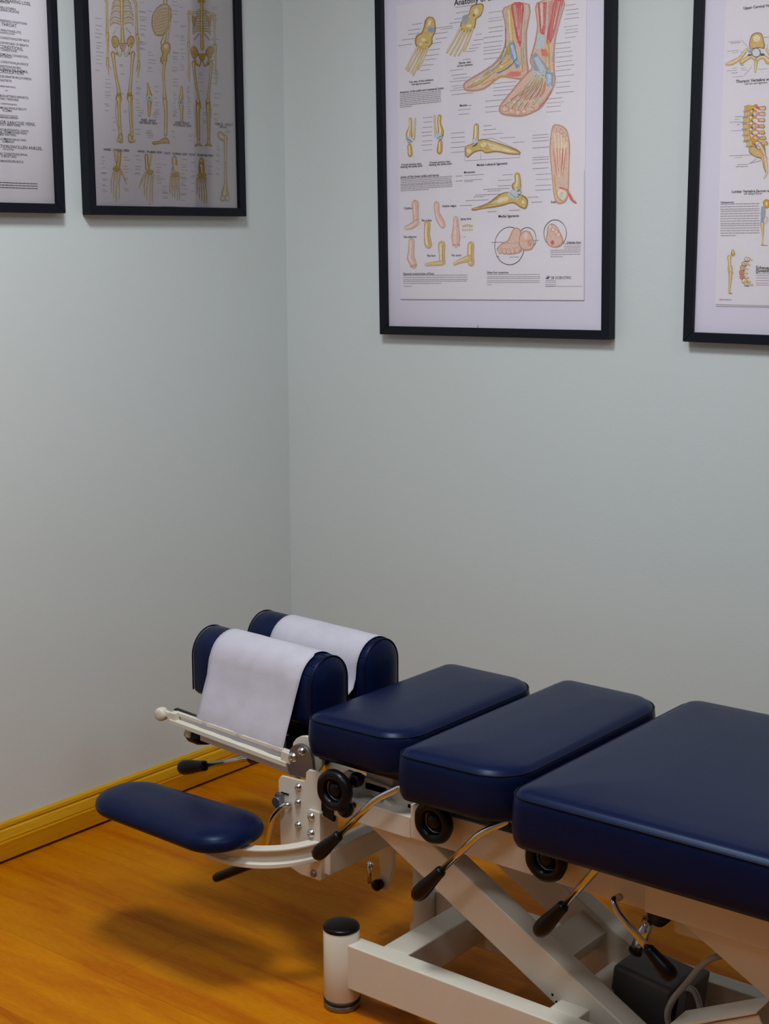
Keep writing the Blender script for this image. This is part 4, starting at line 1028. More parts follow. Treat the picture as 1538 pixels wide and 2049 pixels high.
  ('S','bonelight',[-1198,4759,11,-1028,4699,13,-838,4669,22]),
  ('B','bonedark',[-918,4659,-1058,4589,-1018,4429,-978,4369,-928,4529]),
  ('B','yellow',[-938,4639,-1038,4589,-1008,4439,-978,4409,-948,4529]),
  ('S','bonedark',[-1188,4219,19,-1008,4079,19]),
  ('S','bonedark',[-1668,4599,89,-1668,4299,47,-1688,3989,70]),
  ('S','bone',[-1668,4599,67,-1668,4299,36,-1688,3989,53]),
  ('S','bonelight',[-1668,4599,20,-1668,4299,11,-1698,3989,20]),
  ('S','bonedark',[-1688,3929,102,-1708,3679,48,-1698,3399,48]),
  ('S','bone',[-1688,3929,77,-1708,3679,37,-1698,3399,37]),
  ('S','bonelight',[-1698,3929,28,-1718,3679,14,-1708,3399,13]),
  ('S','bonedark',[-1698,3379,63,-1718,3219,70,-1698,3059,23]),
  ('S','bone',[-1698,3379,48,-1718,3219,53,-1698,3059,18]),
  ('S','bonelight',[-1708,3379,17,-1728,3219,20,-1698,3059,7]),
  ('S','bonedark',[-828,4619,94,-828,4279,48,-838,3999,70]),
  ('S','bone',[-828,4619,71,-828,4279,37,-838,3999,53]),
  ('S','bonelight',[-838,4619,26,-828,4279,14,-848,3999,20]),
  ('S','bonedark',[-838,3949,122,-818,3689,47,-828,3399,56]),
  ('S','bone',[-838,3949,93,-818,3689,36,-828,3399,43]),
  ('S','bonelight',[-848,3939,29,-818,3689,13,-828,3399,13]),
  ('S','bonedark',[-818,3369,65,-808,3219,70,-838,3059,23]),
  ('S','bone',[-818,3369,49,-808,3219,53,-838,3059,18]),
  ('S','bonelight',[-828,3369,18,-818,3219,20,-838,3059,7]),
  ('B','bonedark',[-1378,3759,-1488,3889,-1598,3869,-1648,3769,-1588,3639,-1498,3609]),
  ('B','yellow',[-1408,3759,-1498,3869,-1588,3859,-1618,3769,-1568,3659,-1498,3639]),
  ('B','bonedark',[-1478,3759,-1488,3739,-1498,3709,-1518,3699,-1538,3699,-1568,3709,-1578,3729,-1578,3749,-1578,3779,-1558,3799,-1538,3809,-1518,3809,-1498,3799,-1478,3779]),
  ('B','yellow',[-1478,3769,-1478,3749,-1498,3729,-1518,3719,-1538,3719,-1548,3719,-1558,3739,-1568,3759,-1558,3789,-1548,3799,-1528,3819,-1508,3819,-1488,3809,-1478,3789]),
  ('S','bonedark',[-1498,3629,56,-1458,3499,56,-1358,3469,44,-1318,3559,32]),
  ('S','yellow',[-1498,3629,38,-1458,3499,38,-1358,3469,25,-1318,3559,19]),
  ('B','bonedark',[-1458,3499,-1458,3489,-1468,3479,-1478,3469,-1488,3469,-1498,3469,-1508,3479,-1508,3499,-1508,3509,-1498,3519,-1488,3529,-1478,3529,-1468,3519,-1458,3509]),
  ('B','bonedark',[-1158,3789,-1038,3929,-928,3939,-888,3839,-958,3699,-1048,3649]),
  ('B','yellow',[-1128,3789,-1028,3909,-938,3919,-908,3829,-968,3719,-1048,3679]),
  ('B','bonedark',[-958,3809,-958,3779,-978,3759,-998,3749,-1018,3749,-1038,3759,-1058,3779,-1058,3799,-1058,3829,-1038,3849,-1018,3859,-988,3859,-968,3849,-958,3829]),
  ('B','yellow',[-968,3819,-978,3799,-988,3779,-1008,3759,-1028,3759,-1048,3769,-1058,3789,-1058,3809,-1058,3829,-1038,3849,-1018,3859,-998,3869,-988,3859,-968,3839]),
  ('S','bonedark',[-1048,3669,56,-1098,3529,56,-1208,3479,45,-1238,3569,31]),
  ('S','yellow',[-1048,3669,38,-1098,3529,37,-1208,3479,26,-1238,3569,19]),
  ('B','bonedark',[-1038,3539,-1048,3519,-1058,3509,-1068,3499,-1078,3499,-1088,3509,-1098,3519,-1098,3529,-1098,3549,-1088,3559,-1078,3559,-1068,3569,-1048,3559,-1048,3549]),
  ('B','bonedark',[-1408,3739,-1138,3759,-1198,3629,-1278,3559,-1348,3609]),
  ('B','yellow',[-1378,3729,-1158,3749,-1218,3639,-1278,3579,-1328,3629]),
  ('S','bonedark',[-1348,3699,9,-1198,3709,10]),
  ('S','bonedark',[-1328,3669,9,-1218,3679,9]),
  ('S','bonedark',[-1308,3629,9,-1238,3639,9]),
  ('S','bonedark',[-1548,3509,133,-1548,3389,86,-1488,3029,76,-1428,2729,73,-1438,2639,172]),
  ('S','yellow',[-1548,3509,101,-1548,3389,65,-1488,3029,58,-1428,2729,55,-1438,2639,131]),
  ('S','bonelight',[-1558,3499,38,-1558,3389,24,-1498,3029,20,-1438,2729,25,-1458,2639,58]),
  ('S','bonedark',[-1438,2549,180,-1448,2439,117,-1448,2159,94,-1448,1839,78,-1458,1749,86]),
  ('S','yellow',[-1438,2549,137,-1448,2439,89,-1448,2159,71,-1448,1839,59,-1458,1749,65]),
  ('S','bonelight',[-1458,2539,52,-1458,2439,33,-1458,2149,23,-1458,1839,22,-1468,1749,24]),
  ('S','bonedark',[-1528,2459,31,-1528,2149,23,-1508,1839,31]),
  ('S','bone',[-1528,2459,24,-1528,2149,18,-1508,1839,24]),
  ('S','bonelight',[-1538,2459,9,-1528,2149,7,-1508,1839,7]),
  ('S','bonedark',[-1458,1759,78,-1458,1679,106]),
  ('S','bone',[-1458,1759,59,-1458,1679,81]),
  ('S','bonelight',[-1468,1759,22,-1478,1679,28]),
  ('S','bonedark',[-1568,1629,44,-1468,1669,31,-1368,1639,44]),
  ('S','bone',[-1548,1639,19,-1468,1669,16,-1388,1649,23]),
  ('S','bonedark',[-978,3559,133,-978,3439,86,-1038,3069,74,-1098,2749,90,-1108,2659,172]),
  ('S','yellow',[-978,3559,101,-978,3439,65,-1038,3069,56,-1098,2749,68,-1108,2659,131]),
  ('S','bonelight',[-988,3549,40,-988,3439,24,-1048,3069,20,-1108,2749,25,-1128,2659,48]),
  ('S','bonedark',[-1108,2569,180,-1108,2459,127,-1118,2169,81,-1118,1859,78,-1128,1769,86]),
  ('S','yellow',[-1108,2569,137,-1108,2459,96,-1118,2169,61,-1118,1859,59,-1128,1769,65]),
  ('S','bonelight',[-1128,2569,50,-1128,2459,33,-1128,2169,23,-1128,1859,22,-1138,1769,29]),
  ('S','bonedark',[-1018,2499,38,-1048,2179,23,-1088,1859,31]),
  ('S','bone',[-1018,2499,29,-1048,2179,18,-1088,1859,24]),
  ('S','bonelight',[-1028,2499,11,-1048,2179,7,-1088,1859,9]),
  ('S','bonedark',[-1128,1779,78,-1128,1689,105]),
  ('S','bone',[-1128,1779,59,-1128,1689,80]),
  ('S','bonelight',[-1138,1779,22,-1138,1689,31]),
  ('S','bonedark',[-1238,1649,44,-1138,1679,32,-1038,1649,44]),
  ('S','bone',[-1218,1659,19,-1138,1679,16,-1058,1659,19]),
  ('S','bonedark',[-3018,2929,55,-2988,2769,102,-2978,2689,177]),
  ('S','yellow',[-3018,2929,42,-2988,2769,77,-2978,2689,135]),
  ('S','bonelight',[-3028,2929,15,-2998,2769,28,-2998,2689,48]),
  ('S','bonedark',[-2978,2539,144,-2988,2419,102,-3008,2239,75]),
  ('S','yellow',[-2978,2539,109,-2988,2419,77,-3008,2239,57]),
  ('S','bonelight',[-2998,2539,40,-2998,2419,28,-3018,2239,21]),
  ('B','bluelight',[-2878,2619,-2888,2589,-2918,2559,-2958,2539,-3008,2539,-3048,2549,-3078,2569,-3088,2609,-3078,2639,-3048,2669,-2998,2679,-2958,2689,-2918,2679,-2888,2649]),
  ('B','grey2',[-2918,2649,-2928,2629,-2948,2609,-2968,2599,-2998,2599,-3018,2609,-3038,2619,-3048,2639,-3038,2659,-3018,2669,-2998,2679,-2968,2679,-2938,2679,-2928,2659]),
  ('B','greydark',[-2958,2629,-2958,2619,-2968,2609,-2978,2609,-2988,2609,-2998,2609,-2998,2609,-2998,2619,-2998,2629,-2998,2639,-2988,2639,-2968,2639,-2958,2639,-2958,2629]),
  ('S','blue',[-3028,2559,22,-2938,2549,25]),
  ('S','bonedark',[-1958,2929,73,-1968,2789,94,-1988,2689,159]),
  ('S','yellow',[-1958,2929,55,-1968,2789,71,-1988,2689,121]),
  ('S','bonelight',[-1968,2929,20,-1978,2789,26,-2018,2689,53]),
  ('S','bonedark',[-1988,2509,156,-1978,2379,86,-1988,2169,81]),
  ('S','yellow',[-1988,2509,119,-1978,2379,65,-1988,2169,61]),
  ('S','bonelight',[-2008,2509,44,-1998,2379,28,-1998,2169,23]),
  ('B','bluelight',[-1878,2599,-1888,2579,-1918,2549,-1968,2539,-2018,2529,-2058,2539,-2088,2559,-2098,2589,-2088,2619,-2058,2639,-2008,2649,-1958,2659,-1918,2649,-1888,2629]),
  ('B','grey',[-1928,2619,-1938,2599,-1958,2589,-1978,2579,-1998,2579,-2028,2579,-2038,2589,-2048,2609,-2038,2619,-2028,2639,-1998,2649,-1978,2649,-1948,2639,-1938,2629]),
  ('S','greydark',[-2058,2569,13,-1918,2579,13]),
  ('D','ink2',-4488,4209,180,18),
  ('D','ink2',-4488,4059,180,22),
  ('D','ink2',-4478,3969,120,18),
  ('D','ink2',-4508,3889,210,22),
  ('D','ink2',-4508,3809,140,23),
  ('D','ink2',-4478,3699,160,19),
  ('D','ink2',-4488,3629,170,18),
  ('D','ink2',-4498,3579,130,18),
  ('D','ink2',-4508,3499,220,22),
  ('D','ink2',-4508,3419,190,14),
  ('D','ink2',-4508,3339,120,17),
  ('D','ink2',-4508,3259,180,18),
  ('D','ink2',-4538,3109,120,22),
  ('D','ink2',-4258,2939,130,16),
  ('D','ink2',-4268,2849,170,20),
  ('D','ink2',-4278,2769,180,22),
  ('D','ink2',-4298,2669,170,22),
  ('D','ink2',-4298,2599,180,22),
  ('D','ink2',-4278,2549,100,14),
  ('D','ink2',-4318,2409,110,23),
  ('D','ink2',-4288,2369,130,22),
  ('D','ink2',-4308,2269,120,22),
  ('D','ink2',-3178,4689,140,18),
  ('D','ink2',-3198,4499,160,23),
  ('D','ink2',-3188,4479,200,22),
  ('D','ink2',-3188,4379,200,23),
  ('D','ink2',-3178,4329,200,20),
  ('D','ink2',-3188,4299,120,18),
  ('D','ink2',-3188,4189,200,22),
  ('D','ink2',-3188,4109,160,23),
  ('D','ink2',-3198,4009,120,20),
  ('D','ink2',-3198,3979,160,22),
  ('D','ink2',-3228,3839,110,22),
  ('D','ink2',-3208,3819,210,22),
  ('D','ink2',-3238,3779,190,23),
  ('D','ink2',-3228,3699,120,23),
  ('D','ink2',-3238,3679,190,22),
  ('D','ink2',-2938,4529,130,23),
  ('D','ink2',-2988,3629,130,22),
  ('D','ink2',-2978,3569,160,18),
  ('D','ink2',-2978,3469,240,22),
  ('D','ink2',-2998,3399,240,23),
  ('D','ink2',-3008,3299,130,22),
  ('D','ink2',-2998,3269,120,22),
  ('D','ink2',-3018,3209,170,23),
  ('D','ink2',-2168,4819,130,22),
  ('D','ink2',-2188,4739,200,19),
  ('D','ink2',-2188,4619,210,22),
  ('D','ink2',-2158,4549,140,19),
  ('D','ink2',-2188,4379,160,22),
  ('D','ink2',-2188,4069,170,19),
  ('D','ink2',-2208,3699,170,22),
  ('D','ink2',-2198,3679,170,22),
  ('D','ink2',-2218,3609,180,22),
  ('D','ink2',-2228,3569,140,22),
  ('D','ink2',-2198,3539,160,22),
  ('D','ink2',-2218,3469,110,22),
  ('D','ink2',-2228,3359,170,22),
  ('D','ink2',-2248,3299,170,23),
  ('D','ink2',-2228,3269,120,22),
  ('D','ink2',-2228,3099,160,23),
  ('D','ink2',-2228,3029,140,22),
  ('D','ink2',-2228,2959,180,20),
  ('D','ink2',-1948,4719,100,23),
  ('D','ink2',-1928,4319,180,22),
  ('D','ink2',-1948,4289,130,23),
  ('D','ink2',-1938,4089,120,20),
  ('D','ink2',-1958,4049,120,23),
  ('D','ink2',-1958,3989,150,22),
  ('D','ink2',-1958,3899,120,19),
  ('D','ink2',-1948,3789,90,22),
  ('D','ink2',-1958,3699,160,22),
  ('D','ink2',-1968,3629,110,20),
  ('D','ink2',-1948,3579,110,20),
  ('D','ink2',-1988,3429,130,22),
  ('D','ink2',-1968,3389,100,23),
  ('D','ink2',-1988,3329,130,22),
  ('D','ink2',-908,4839,190,22),
  ('D','ink2',-908,4799,150,23),
  ('D','ink2',-938,4669,220,22),
  ('D','ink2',-918,4579,190,23),
  ('D','ink2',-948,4419,140,24),
  ('D','ink2',-948,4279,160,23),
  ('D','ink2',-938,4119,250,22),
  ('D','ink2',-968,4089,170,22),
  ('D','ink2',-938,3999,220,22),
  ('D','ink2',-948,3859,180,22),
  ('D','ink2',-978,3819,170,26),
  ('D','ink2',-948,3709,170,23),
  ('D','ink2',-978,3629,190,23),
  ('D','ink2',-978,3539,190,23),
  ('D','ink2',-958,3479,160,26),
  ('D','ink2',-998,3409,260,22),
  ('D','ink2',-958,3339,260,22),
  ('D','ink2',-988,3229,260,22),
  ('D','ink2',-968,3099,170,22),
  ('D','ink2',-908,2869,250,22),
  ('D','ink2',-908,2769,200,27),
  ('D','ink2',-938,2619,180,22),
  ('D','ink2',-938,2579,140,22),
  ('D','ink2',-928,2399,170,22),
  ('D','ink2',-3368,2949,80,22),
  ('D','ink2',-3368,2829,130,22),
  ('D','ink2',-3368,2799,150,22),
  ('D','ink2',-3368,2729,120,22),
  ('D','ink2',-3408,2689,130,22),
  ('D','ink2',-3408,2559,100,22),
  ('D','ink2',-3388,2489,120,18),
  ('D','ink2',-3408,2399,150,22),
  ('D','ink2',-3398,2329,100,22),
  ('D','ink2',-2818,2889,130,23),
  ('D','ink2',-2818,2779,130,22),
  ('D','ink2',-2828,2639,90,22),
  ('D','ink2',-2828,2539,130,22),
  ('D','ink2',-2838,2479,120,18),
  ('D','ink2',-2818,2379,130,22),
  ('D','ink2',-2818,2339,70,22),
  ('D','ink2',-2828,2279,130,22),
  ('D','ink2',-2228,2789,80,18),
  ('D','ink2',-2228,2749,100,22),
  ('D','ink2',-2218,2669,90,22),
  ('D','ink2',-2208,2619,60,22),
  ('D','ink2',-2238,2559,70,22),
  ('D','ink2',-2238,2479,60,22),
  ('D','ink2',-2208,2429,120,22),
  ('D','ink2',-2248,2379,100,22),
  ('D','ink2',-2238,2309,80,23),
  ('D','ink2',-2238,2259,100,22),
  ('D','ink2',-1788,2959,100,22),
  ('D','ink2',-1808,2919,100,22),
  ('D','ink2',-1808,2859,110,26),
  ('D','ink2',-1788,2819,100,22),
  ('D','ink2',-1818,2749,90,22),
  ('D','ink2',-1808,2709,120,23),
  ('D','ink2',-1788,2679,100,22),
  ('D','ink2',-1788,2629,120,26),
  ('D','ink2',-1808,2569,100,22),
  ('D','ink2',-1808,2509,130,22),
  ('D','ink2',-1808,2439,120,23),
  ('D','ink2',-1388,3299,90,22),
  ('D','ink2',-1388,3259,120,22),
  ('D','ink2',-1418,3179,110,22),
  ('D','ink2',-1398,3089,140,23),
  ('D','ink2',-1388,2889,110,22),
  ('D','ink2',-1398,2499,130,22),
  ('D','ink2',-3828,3289,90,23),
  ('D','ink2',-3828,3259,100,19),
  ('D','ink2',-3818,3089,110,22),
  ('D','ink2',-3838,2659,100,22),
  ('D','ink2',-3748,2299,90,19),
  ('D','ink2',-3778,2269,90,22),
  ('T','ink','KNEE - RIGHT',-3028,2129,53,'C',1),
  ('T','ink','ANTERIOR VIEW',-3038,2069,53,'C',1),
  ('T','ink','KNEE - RIGHT',-1968,2129,53,'C',1),
  ('T','ink','POSTERIOR VIEW',-1968,2069,53,'C',1),
  ('T','ink','FEMUR - RIGHT',-598,2169,65,'C',1),
  ('T','ink','MEDIAL',-608,2109,53,'C',1),
  ('T','ink','HAND - DORSAL VIEW',-4018,1429,53,'C',1),
  ('T','ink','HAND - PALMAR VIEW',-3018,1429,53,'C',1),
  ('T','ink','FOOT - DORSAL VIEW',-2208,1419,53,'C',1),
  ('T','ink','FOOT - PLANTAR VIEW',-1378,1419,55,'C',1),
  ('S','bonedark',[-3938,1369,117,-3958,1199,102,-3988,1099,133]),
  ('S','yellow',[-3938,1369,89,-3958,1199,77,-3988,1099,101]),
  ('S','bonelight',[-3948,1369,33,-3968,1199,28,-3998,1099,37]),
  ('S','bonedark',[-4088,1429,47,-4048,1169,55]),
  ('S','bone',[-4088,1429,36,-4048,1169,42]),
  ('S','bonelight',[-4098,1429,13,-4048,1169,13]),
  ('B','bonedark',[-3938,1029,-3948,999,-3978,979,-4018,959,-4068,959,-4108,969,-4138,989,-4148,1019,-4138,1039,-4108,1069,-4058,1079,-4018,1079,-3968,1069,-3938,1049]),
  ('B','bone',[-4068,1049,-4068,1039,-4078,1029,-4098,1019,-4108,1019,-4118,1029,-4128,1029,-4128,1039,-4128,1049,-4118,1059,-4108,1069,-4088,1069,-4078,1059,-4068,1049]),
  ('B','yellow',[-4008,1059,-4008,1049,-4018,1039,-4038,1029,-4048,1029,-4058,1039,-4068,1039,-4068,1049,-4068,1059,-4058,1069,-4048,1079,-4028,1079,-4018,1069,-4008,1059]),
  ('B','bone',[-3958,1049,-3958,1039,-3968,1039,-3978,1029,-3998,1029,-4008,1039,-4018,1039,-4018,1049,-4008,1059,-4008,1069,-3988,1079,-3978,1079,-3968,1069,-3958,1059]),
  ('B','yellow',[-4058,1009,-4058,999,-4068,989,-4078,979,-4098,979,-4108,989,-4118,989,-4118,999,-4118,1009,-4108,1019,-4098,1029,-4078,1029,-4068,1019,-4058,1019]),
  ('B','bone',[-4008,999,-4008,989,-4018,979,-4028,979,-4038,969,-4058,979,-4058,989,-4068,999,-4058,1009,-4048,1009,-4038,1019,-4028,1019,-4018,1019,-4008,1009]),
  ('B','yellow',[-3958,1009,-3958,999,-3968,989,-3978,989,-3988,989,-4008,989,-4008,999,-4018,1009,-4008,1019,-3998,1029,-3988,1029,-3978,1029,-3968,1029,-3958,1019]),
  ('S','bonedark',[-4148,939,38,-4218,739,25]),
  ('S','bone',[-4148,939,29,-4218,739,19]),
  ('S','bonelight',[-4158,939,13,-4228,739,9]),
  ('S','bonedark',[-4218,719,28,-4218,609,19]),
  ('S','bone',[-4218,719,21,-4218,609,14]),
  ('S','bonelight',[-4228,719,10,-4218,609,6]),
  ('S','bonedark',[-4218,589,22,-4218,489,16]),
  ('S','bone',[-4218,589,17,-4218,489,12]),
  ('S','bonelight',[-4228,589,8,-4218,489,4]),
  ('S','bonedark',[-4078,949,47,-4148,689,31]),
  ('S','bone',[-4078,949,36,-4148,689,24]),
  ('S','bonelight',[-4078,949,11,-4148,689,7]),
  ('S','bonedark',[-4148,669,28,-4148,519,19]),
  ('S','bone',[-4148,669,21,-4148,519,14]),
  ('S','bonelight',[-4158,669,10,-4148,519,6]),
  ('S','bonedark',[-4148,509,22,-4148,379,13]),
  ('S','bone',[-4148,509,17,-4148,379,10]),
  ('S','bonelight',[-4158,509,8,-4148,379,4]),
  ('S','bonedark',[-4008,949,47,-4068,649,25]),
  ('S','bone',[-4008,949,36,-4068,649,19]),
  ('S','bonelight',[-4008,949,13,-4078,649,9]),
  ('S','bonedark',[-4068,629,28,-4078,459,23]),
  ('S','bone',[-4068,629,21,-4078,459,18]),
  ('S','bonelight',[-4078,629,10,-4078,459,7]),
  ('S','bonedark',[-4078,439,27,-4078,289,16]),
  ('S','bone',[-4078,439,21,-4078,289,12]),
  ('S','bonelight',[-4078,439,8,-4078,289,4]),
  ('S','bonedark',[-3928,949,47,-3988,679,31]),
  ('S','bone',[-3928,949,36,-3988,679,24]),
  ('S','bonelight',[-3938,949,13,-3988,679,7]),
  ('S','bonedark',[-3988,659,28,-3988,499,19]),
  ('S','bone',[-3988,659,21,-3988,499,14]),
  ('S','bonelight',[-3998,659,10,-3998,499,7]),
  ('S','bonedark',[-3988,479,22,-3988,349,13]),
  ('S','bone',[-3988,479,17,-3988,349,10]),
  ('S','bonelight',[-3998,479,8,-3988,349,4]),
  ('S','bonedark',[-3928,999,55,-3838,849,39]),
  ('S','bone',[-3928,999,42,-3838,849,30]),
  ('S','bonelight',[-3938,999,15,-3838,849,11]),
  ('S','bonedark',[-3828,829,35,-3758,679,20]),
  ('S','bone',[-3828,829,27,-3758,679,15]),
  ('S','bonelight',[-3828,829,8,-3758,679,5]),
  ('S','bonedark',[-3128,1329,117,-3128,1159,102,-3108,1059,133]),
  ('S','yellow',[-3128,1329,89,-3128,1159,77,-3108,1059,101]),
  ('S','bonelight',[-3138,1329,28,-3138,1159,28,-3118,1049,32]),
  ('S','bonedark',[-2968,1399,48,-3038,1129,56]),
  ('S','bone',[-2968,1399,37,-3038,1129,43]),
  ('S','bonelight',[-2968,1399,10,-3038,1129,16]),
  ('B','bonedark',[-2928,989,-2938,959,-2968,939,-3018,919,-3068,919,-3108,929,-3138,949,-3148,979,-3138,999,-3108,1029,-3068,1039,-3018,1039,-2968,1029,-2938,1009]),
  ('B','bone',[-3068,1009,-3078,999,-3088,989,-3098,979,-3108,979,-3118,989,-3128,989,-3138,999,-3128,1009,-3118,1019,-3108,1029,-3098,1029,-3078,1019,-3078,1019]),
  ('B','yellow',[-3008,1019,-3008,1009,-3018,999,-3038,989,-3048,989,-3058,999,-3068,999,-3068,1009,-3068,1019,-3058,1029,-3048,1039,-3028,1039,-3018,1029,-3008,1029]),
  ('B','bone',[-2948,1019,-2958,1009,-2968,999,-2978,989,-2988,989,-3008,999,-3008,999,-3018,1009,-3008,1019,-2998,1029,-2988,1039,-2978,1039,-2958,1029,-2958,1029]),
  ('B','yellow',[-3058,969,-3058,959,-3068,949,-3088,939,-3098,939,-3108,949,-3118,949,-3118,959,-3118,969,-3108,979,-3098,989,-3078,989,-3068,979,-3058,979]),
  ('B','bone',[-3008,959,-3008,949,-3018,939,-3028,929,-3038,929,-3058,939,-3068,949,-3068,959,-3058,969,-3058,969,-3038,979,-3028,979,-3018,969,-3008,969]),
  ('B','yellow',[-2948,969,-2958,959,-2958,949,-2978,949,-2988,949,-2998,949,-3008,959,-3018,969,-3008,979,-2998,989,-2988,989,-2978,989,-2958,989,-2948,979]),
  ('S','bonedark',[-3158,899,47,-3228,689,31]),
  ('S','bone',[-3158,899,36,-3228,689,24]),
  ('S','bonelight',[-3158,899,13,-3228,689,9]),
  ('S','bonedark',[-3228,669,35,-3228,559,23]),
  ('S','bone',[-3228,669,27,-3228,559,18]),
  ('S','bonelight',[-3228,669,8,-3228,559,7]),
  ('S','bonedark',[-3228,539,27,-3228,439,16]),
  ('S','bone',[-3228,539,21,-3228,439,12]),
  ('S','bonelight',[-3228,539,8,-3228,439,4]),
  ('S','bonedark',[-3078,899,47,-3148,639,26]),
  ('S','bone',[-3078,899,36,-3148,639,20]),
  ('S','bonelight',[-3088,899,13,-3158,639,9]),
  ('S','bonedark',[-3158,619,35,-3158,469,23]),
  ('S','bone',[-3158,619,27,-3158,469,18]),
  ('S','bonelight',[-3158,619,10,-3158,469,7]),
  ('S','bonedark',[-3158,459,27,-3148,329,13]),
  ('S','bone',[-3158,459,21,-3148,329,10]),
  ('S','bonelight',[-3158,459,8,-3158,329,4]),
  ('S','bonedark',[-2998,909,38,-3068,599,31]),
  ('S','bone',[-2998,909,29,-3068,599,24]),
  ('S','bonelight',[-3008,909,13,-3078,599,9]),
  ('S','bonedark',[-3068,579,28,-3068,399,20]),
  ('S','bone',[-3068,579,21,-3068,399,15]),
  ('S','bonelight',[-3078,579,10,-3078,399,7]),
  ('S','bonedark',[-3068,389,23,-3068,229,14]),
  ('S','bone',[-3068,389,18,-3068,229,11]),
  ('S','bonelight',[-3078,389,8,-3078,229,5]),
  ('S','bonedark',[-2928,909,47,-2988,629,31]),
  ('S','bone',[-2928,909,36,-2988,629,24]),
  ('S','bonelight',[-2928,909,13,-2988,629,9]),
  ('S','bonedark',[-2988,609,35,-2988,449,23]),
  ('S','bone',[-2988,609,27,-2988,449,18]),
  ('S','bonelight',[-2988,609,10,-2988,449,7]),
  ('S','bonedark',[-2988,429,27,-2988,289,16]),
  ('S','bone',[-2988,429,21,-2988,289,12]),
  ('S','bonelight',[-2988,429,8,-2988,289,4]),
  ('S','bonedark',[-3178,949,55,-3288,799,39]),
  ('S','bone',[-3178,949,42,-3288,799,30]),
  ('S','bonelight',[-3178,949,15,-3288,799,11]),
  ('S','bonedark',[-3298,779,42,-3388,619,23]),
  ('S','bone',[-3298,779,32,-3388,619,18]),
  ('S','bonelight',[-3298,769,10,-3388,619,7]),
  ('S','bonedark',[-2258,1309,141,-2258,1229,172,-2258,1119,126]),
  ('S','bone',[-2258,1309,107,-2258,1229,131,-2258,1119,96]),
  ('S','bonelight',[-2268,1309,47,-2278,1229,48,-2278,1119,41]),
  ('B','grey',[-2248,1069,-2258,1049,-2278,1029,-2298,1019,-2328,1019,-2348,1029,-2358,1049,-2368,1069,-2358,1089,-2338,1109,-2318,1119,-2298,1119,-2268,1109,-2258,1099]),
  ('B','bonelight',[-2158,1089,-2168,1059,-2188,1039,-2208,1019,-2238,1019,-2258,1029,-2278,1059,-2278,1089,-2268,1109,-2258,1139,-2228,1149,-2208,1149,-2178,1139,-2168,1119]),
  ('B','bonedark',[-2288,969,-2288,949,-2308,939,-2328,929,-2358,929,-2378,939,-2398,949,-2398,959,-2388,979,-2378,989,-2348,999,-2328,999,-2308,989,-2288,979]),
  ('B','bone',[-2298,969,-2298,959,-2308,949,-2328,939,-2348,939,-2368,949,-2388,949,-2388,969,-2388,979,-2368,989,-2348,989,-2328,989,-2308,989,-2298,979]),
  ('B','bonedark',[-2188,979,-2198,969,-2218,959,-2238,949,-2268,949,-2288,959,-2308,969,-2308,979,-2298,999,-2288,1009,-2258,1019,-2238,1019,-2218,1009,-2198,999]),
  ('B','bone',[-2208,979,-2208,969,-2218,959,-2238,959,-2258,959,-2278,959,-2298,969,-2298,979,-2288,989,-2278,999,-2258,1009,-2238,1009,-2218,999,-2208,999]),
  ('B','bonedark',[-2118,979,-2118,959,-2138,949,-2158,949,-2188,939,-2208,949,-2228,959,-2228,979,-2228,989,-2208,999,-2188,1009,-2158,1009,-2138,1009,-2118,989]),
  ('B','bone',[-2128,979,-2128,969,-2148,959,-2168,949,-2188,949,-2208,959,-2218,959,-2218,979,-2218,989,-2198,999,-2188,999,-2158,999,-2148,999,-2128,989]),
  ('B','bonedark',[-2248,919,-2258,899,-2268,889,-2298,879,-2318,879,-2348,889,-2358,899,-2368,909,-2358,929,-2338,939,-2318,949,-2298,949,-2268,939,-2258,929]),
  ('B','bone',[-2258,919,-2268,909,-2278,899,-2298,889,-2318,889,-2338,889,-2348,899,-2358,909,-2348,929,-2338,939,-2318,939,-2298,939,-2278,939,-2268,929]),
  ('B','bonedark',[-2158,929,-2158,909,-2178,899,-2198,889,-2228,889,-2248,899,-2268,909,-2268,919,-2268,939,-2248,949,-2228,959,-2198,959,-2178,949,-2158,939]),
  ('B','bone',[-2168,929,-2168,909,-2188,909,-2208,899,-2228,899,-2238,899,-2258,909,-2258,919,-2258,929,-2238,939,-2218,949,-2198,949,-2178,949,-2168,939]),
  ('S','bonedark',[-2398,889,38,-2428,689,27]),
  ('S','bone',[-2398,889,29,-2428,689,21]),
  ('S','bonelight',[-2408,889,13,-2428,689,8]),
  ('S','bonedark',[-2428,669,35,-2428,549,20]),
  ('S','bone',[-2428,669,27,-2428,549,15]),
  ('S','bonelight',[-2428,669,10,-2428,549,4]),
  ('S','bonedark',[-2428,529,23,-2428,579,20]),
  ('S','bone',[-2428,529,18,-2428,579,15]),
  ('S','bonelight',[-2438,529,7,-2428,579,5]),
  ('S','bonedark',[-2338,889,47,-2358,689,28]),
  ('S','bone',[-2338,889,36,-2358,689,21]),
  ('S','bonelight',[-2338,889,11,-2358,689,8]),
  ('S','bonedark',[-2358,669,35,-2358,549,20]),
  ('S','bone',[-2358,669,27,-2358,549,15]),
  ('S','bonelight',[-2358,669,10,-2358,549,5]),
  ('S','bonedark',[-2358,529,23,-2358,429,20]),
  ('S','bone',[-2358,529,18,-2358,429,15]),
  ('S','bonelight',[-2358,529,7,-2358,429,5]),
  ('S','bonedark',[-2268,889,47,-2288,699,27]),
  ('S','bone',[-2268,889,36,-2288,699,21]),
  ('S','bonelight',[-2278,889,13,-2288,699,8]),
  ('S','bonedark',[-2288,679,42,-2278,549,20]),
  ('S','bone',[-2288,679,32,-2278,549,15]),
  ('S','bonelight',[-2288,679,12,-2278,549,5]),
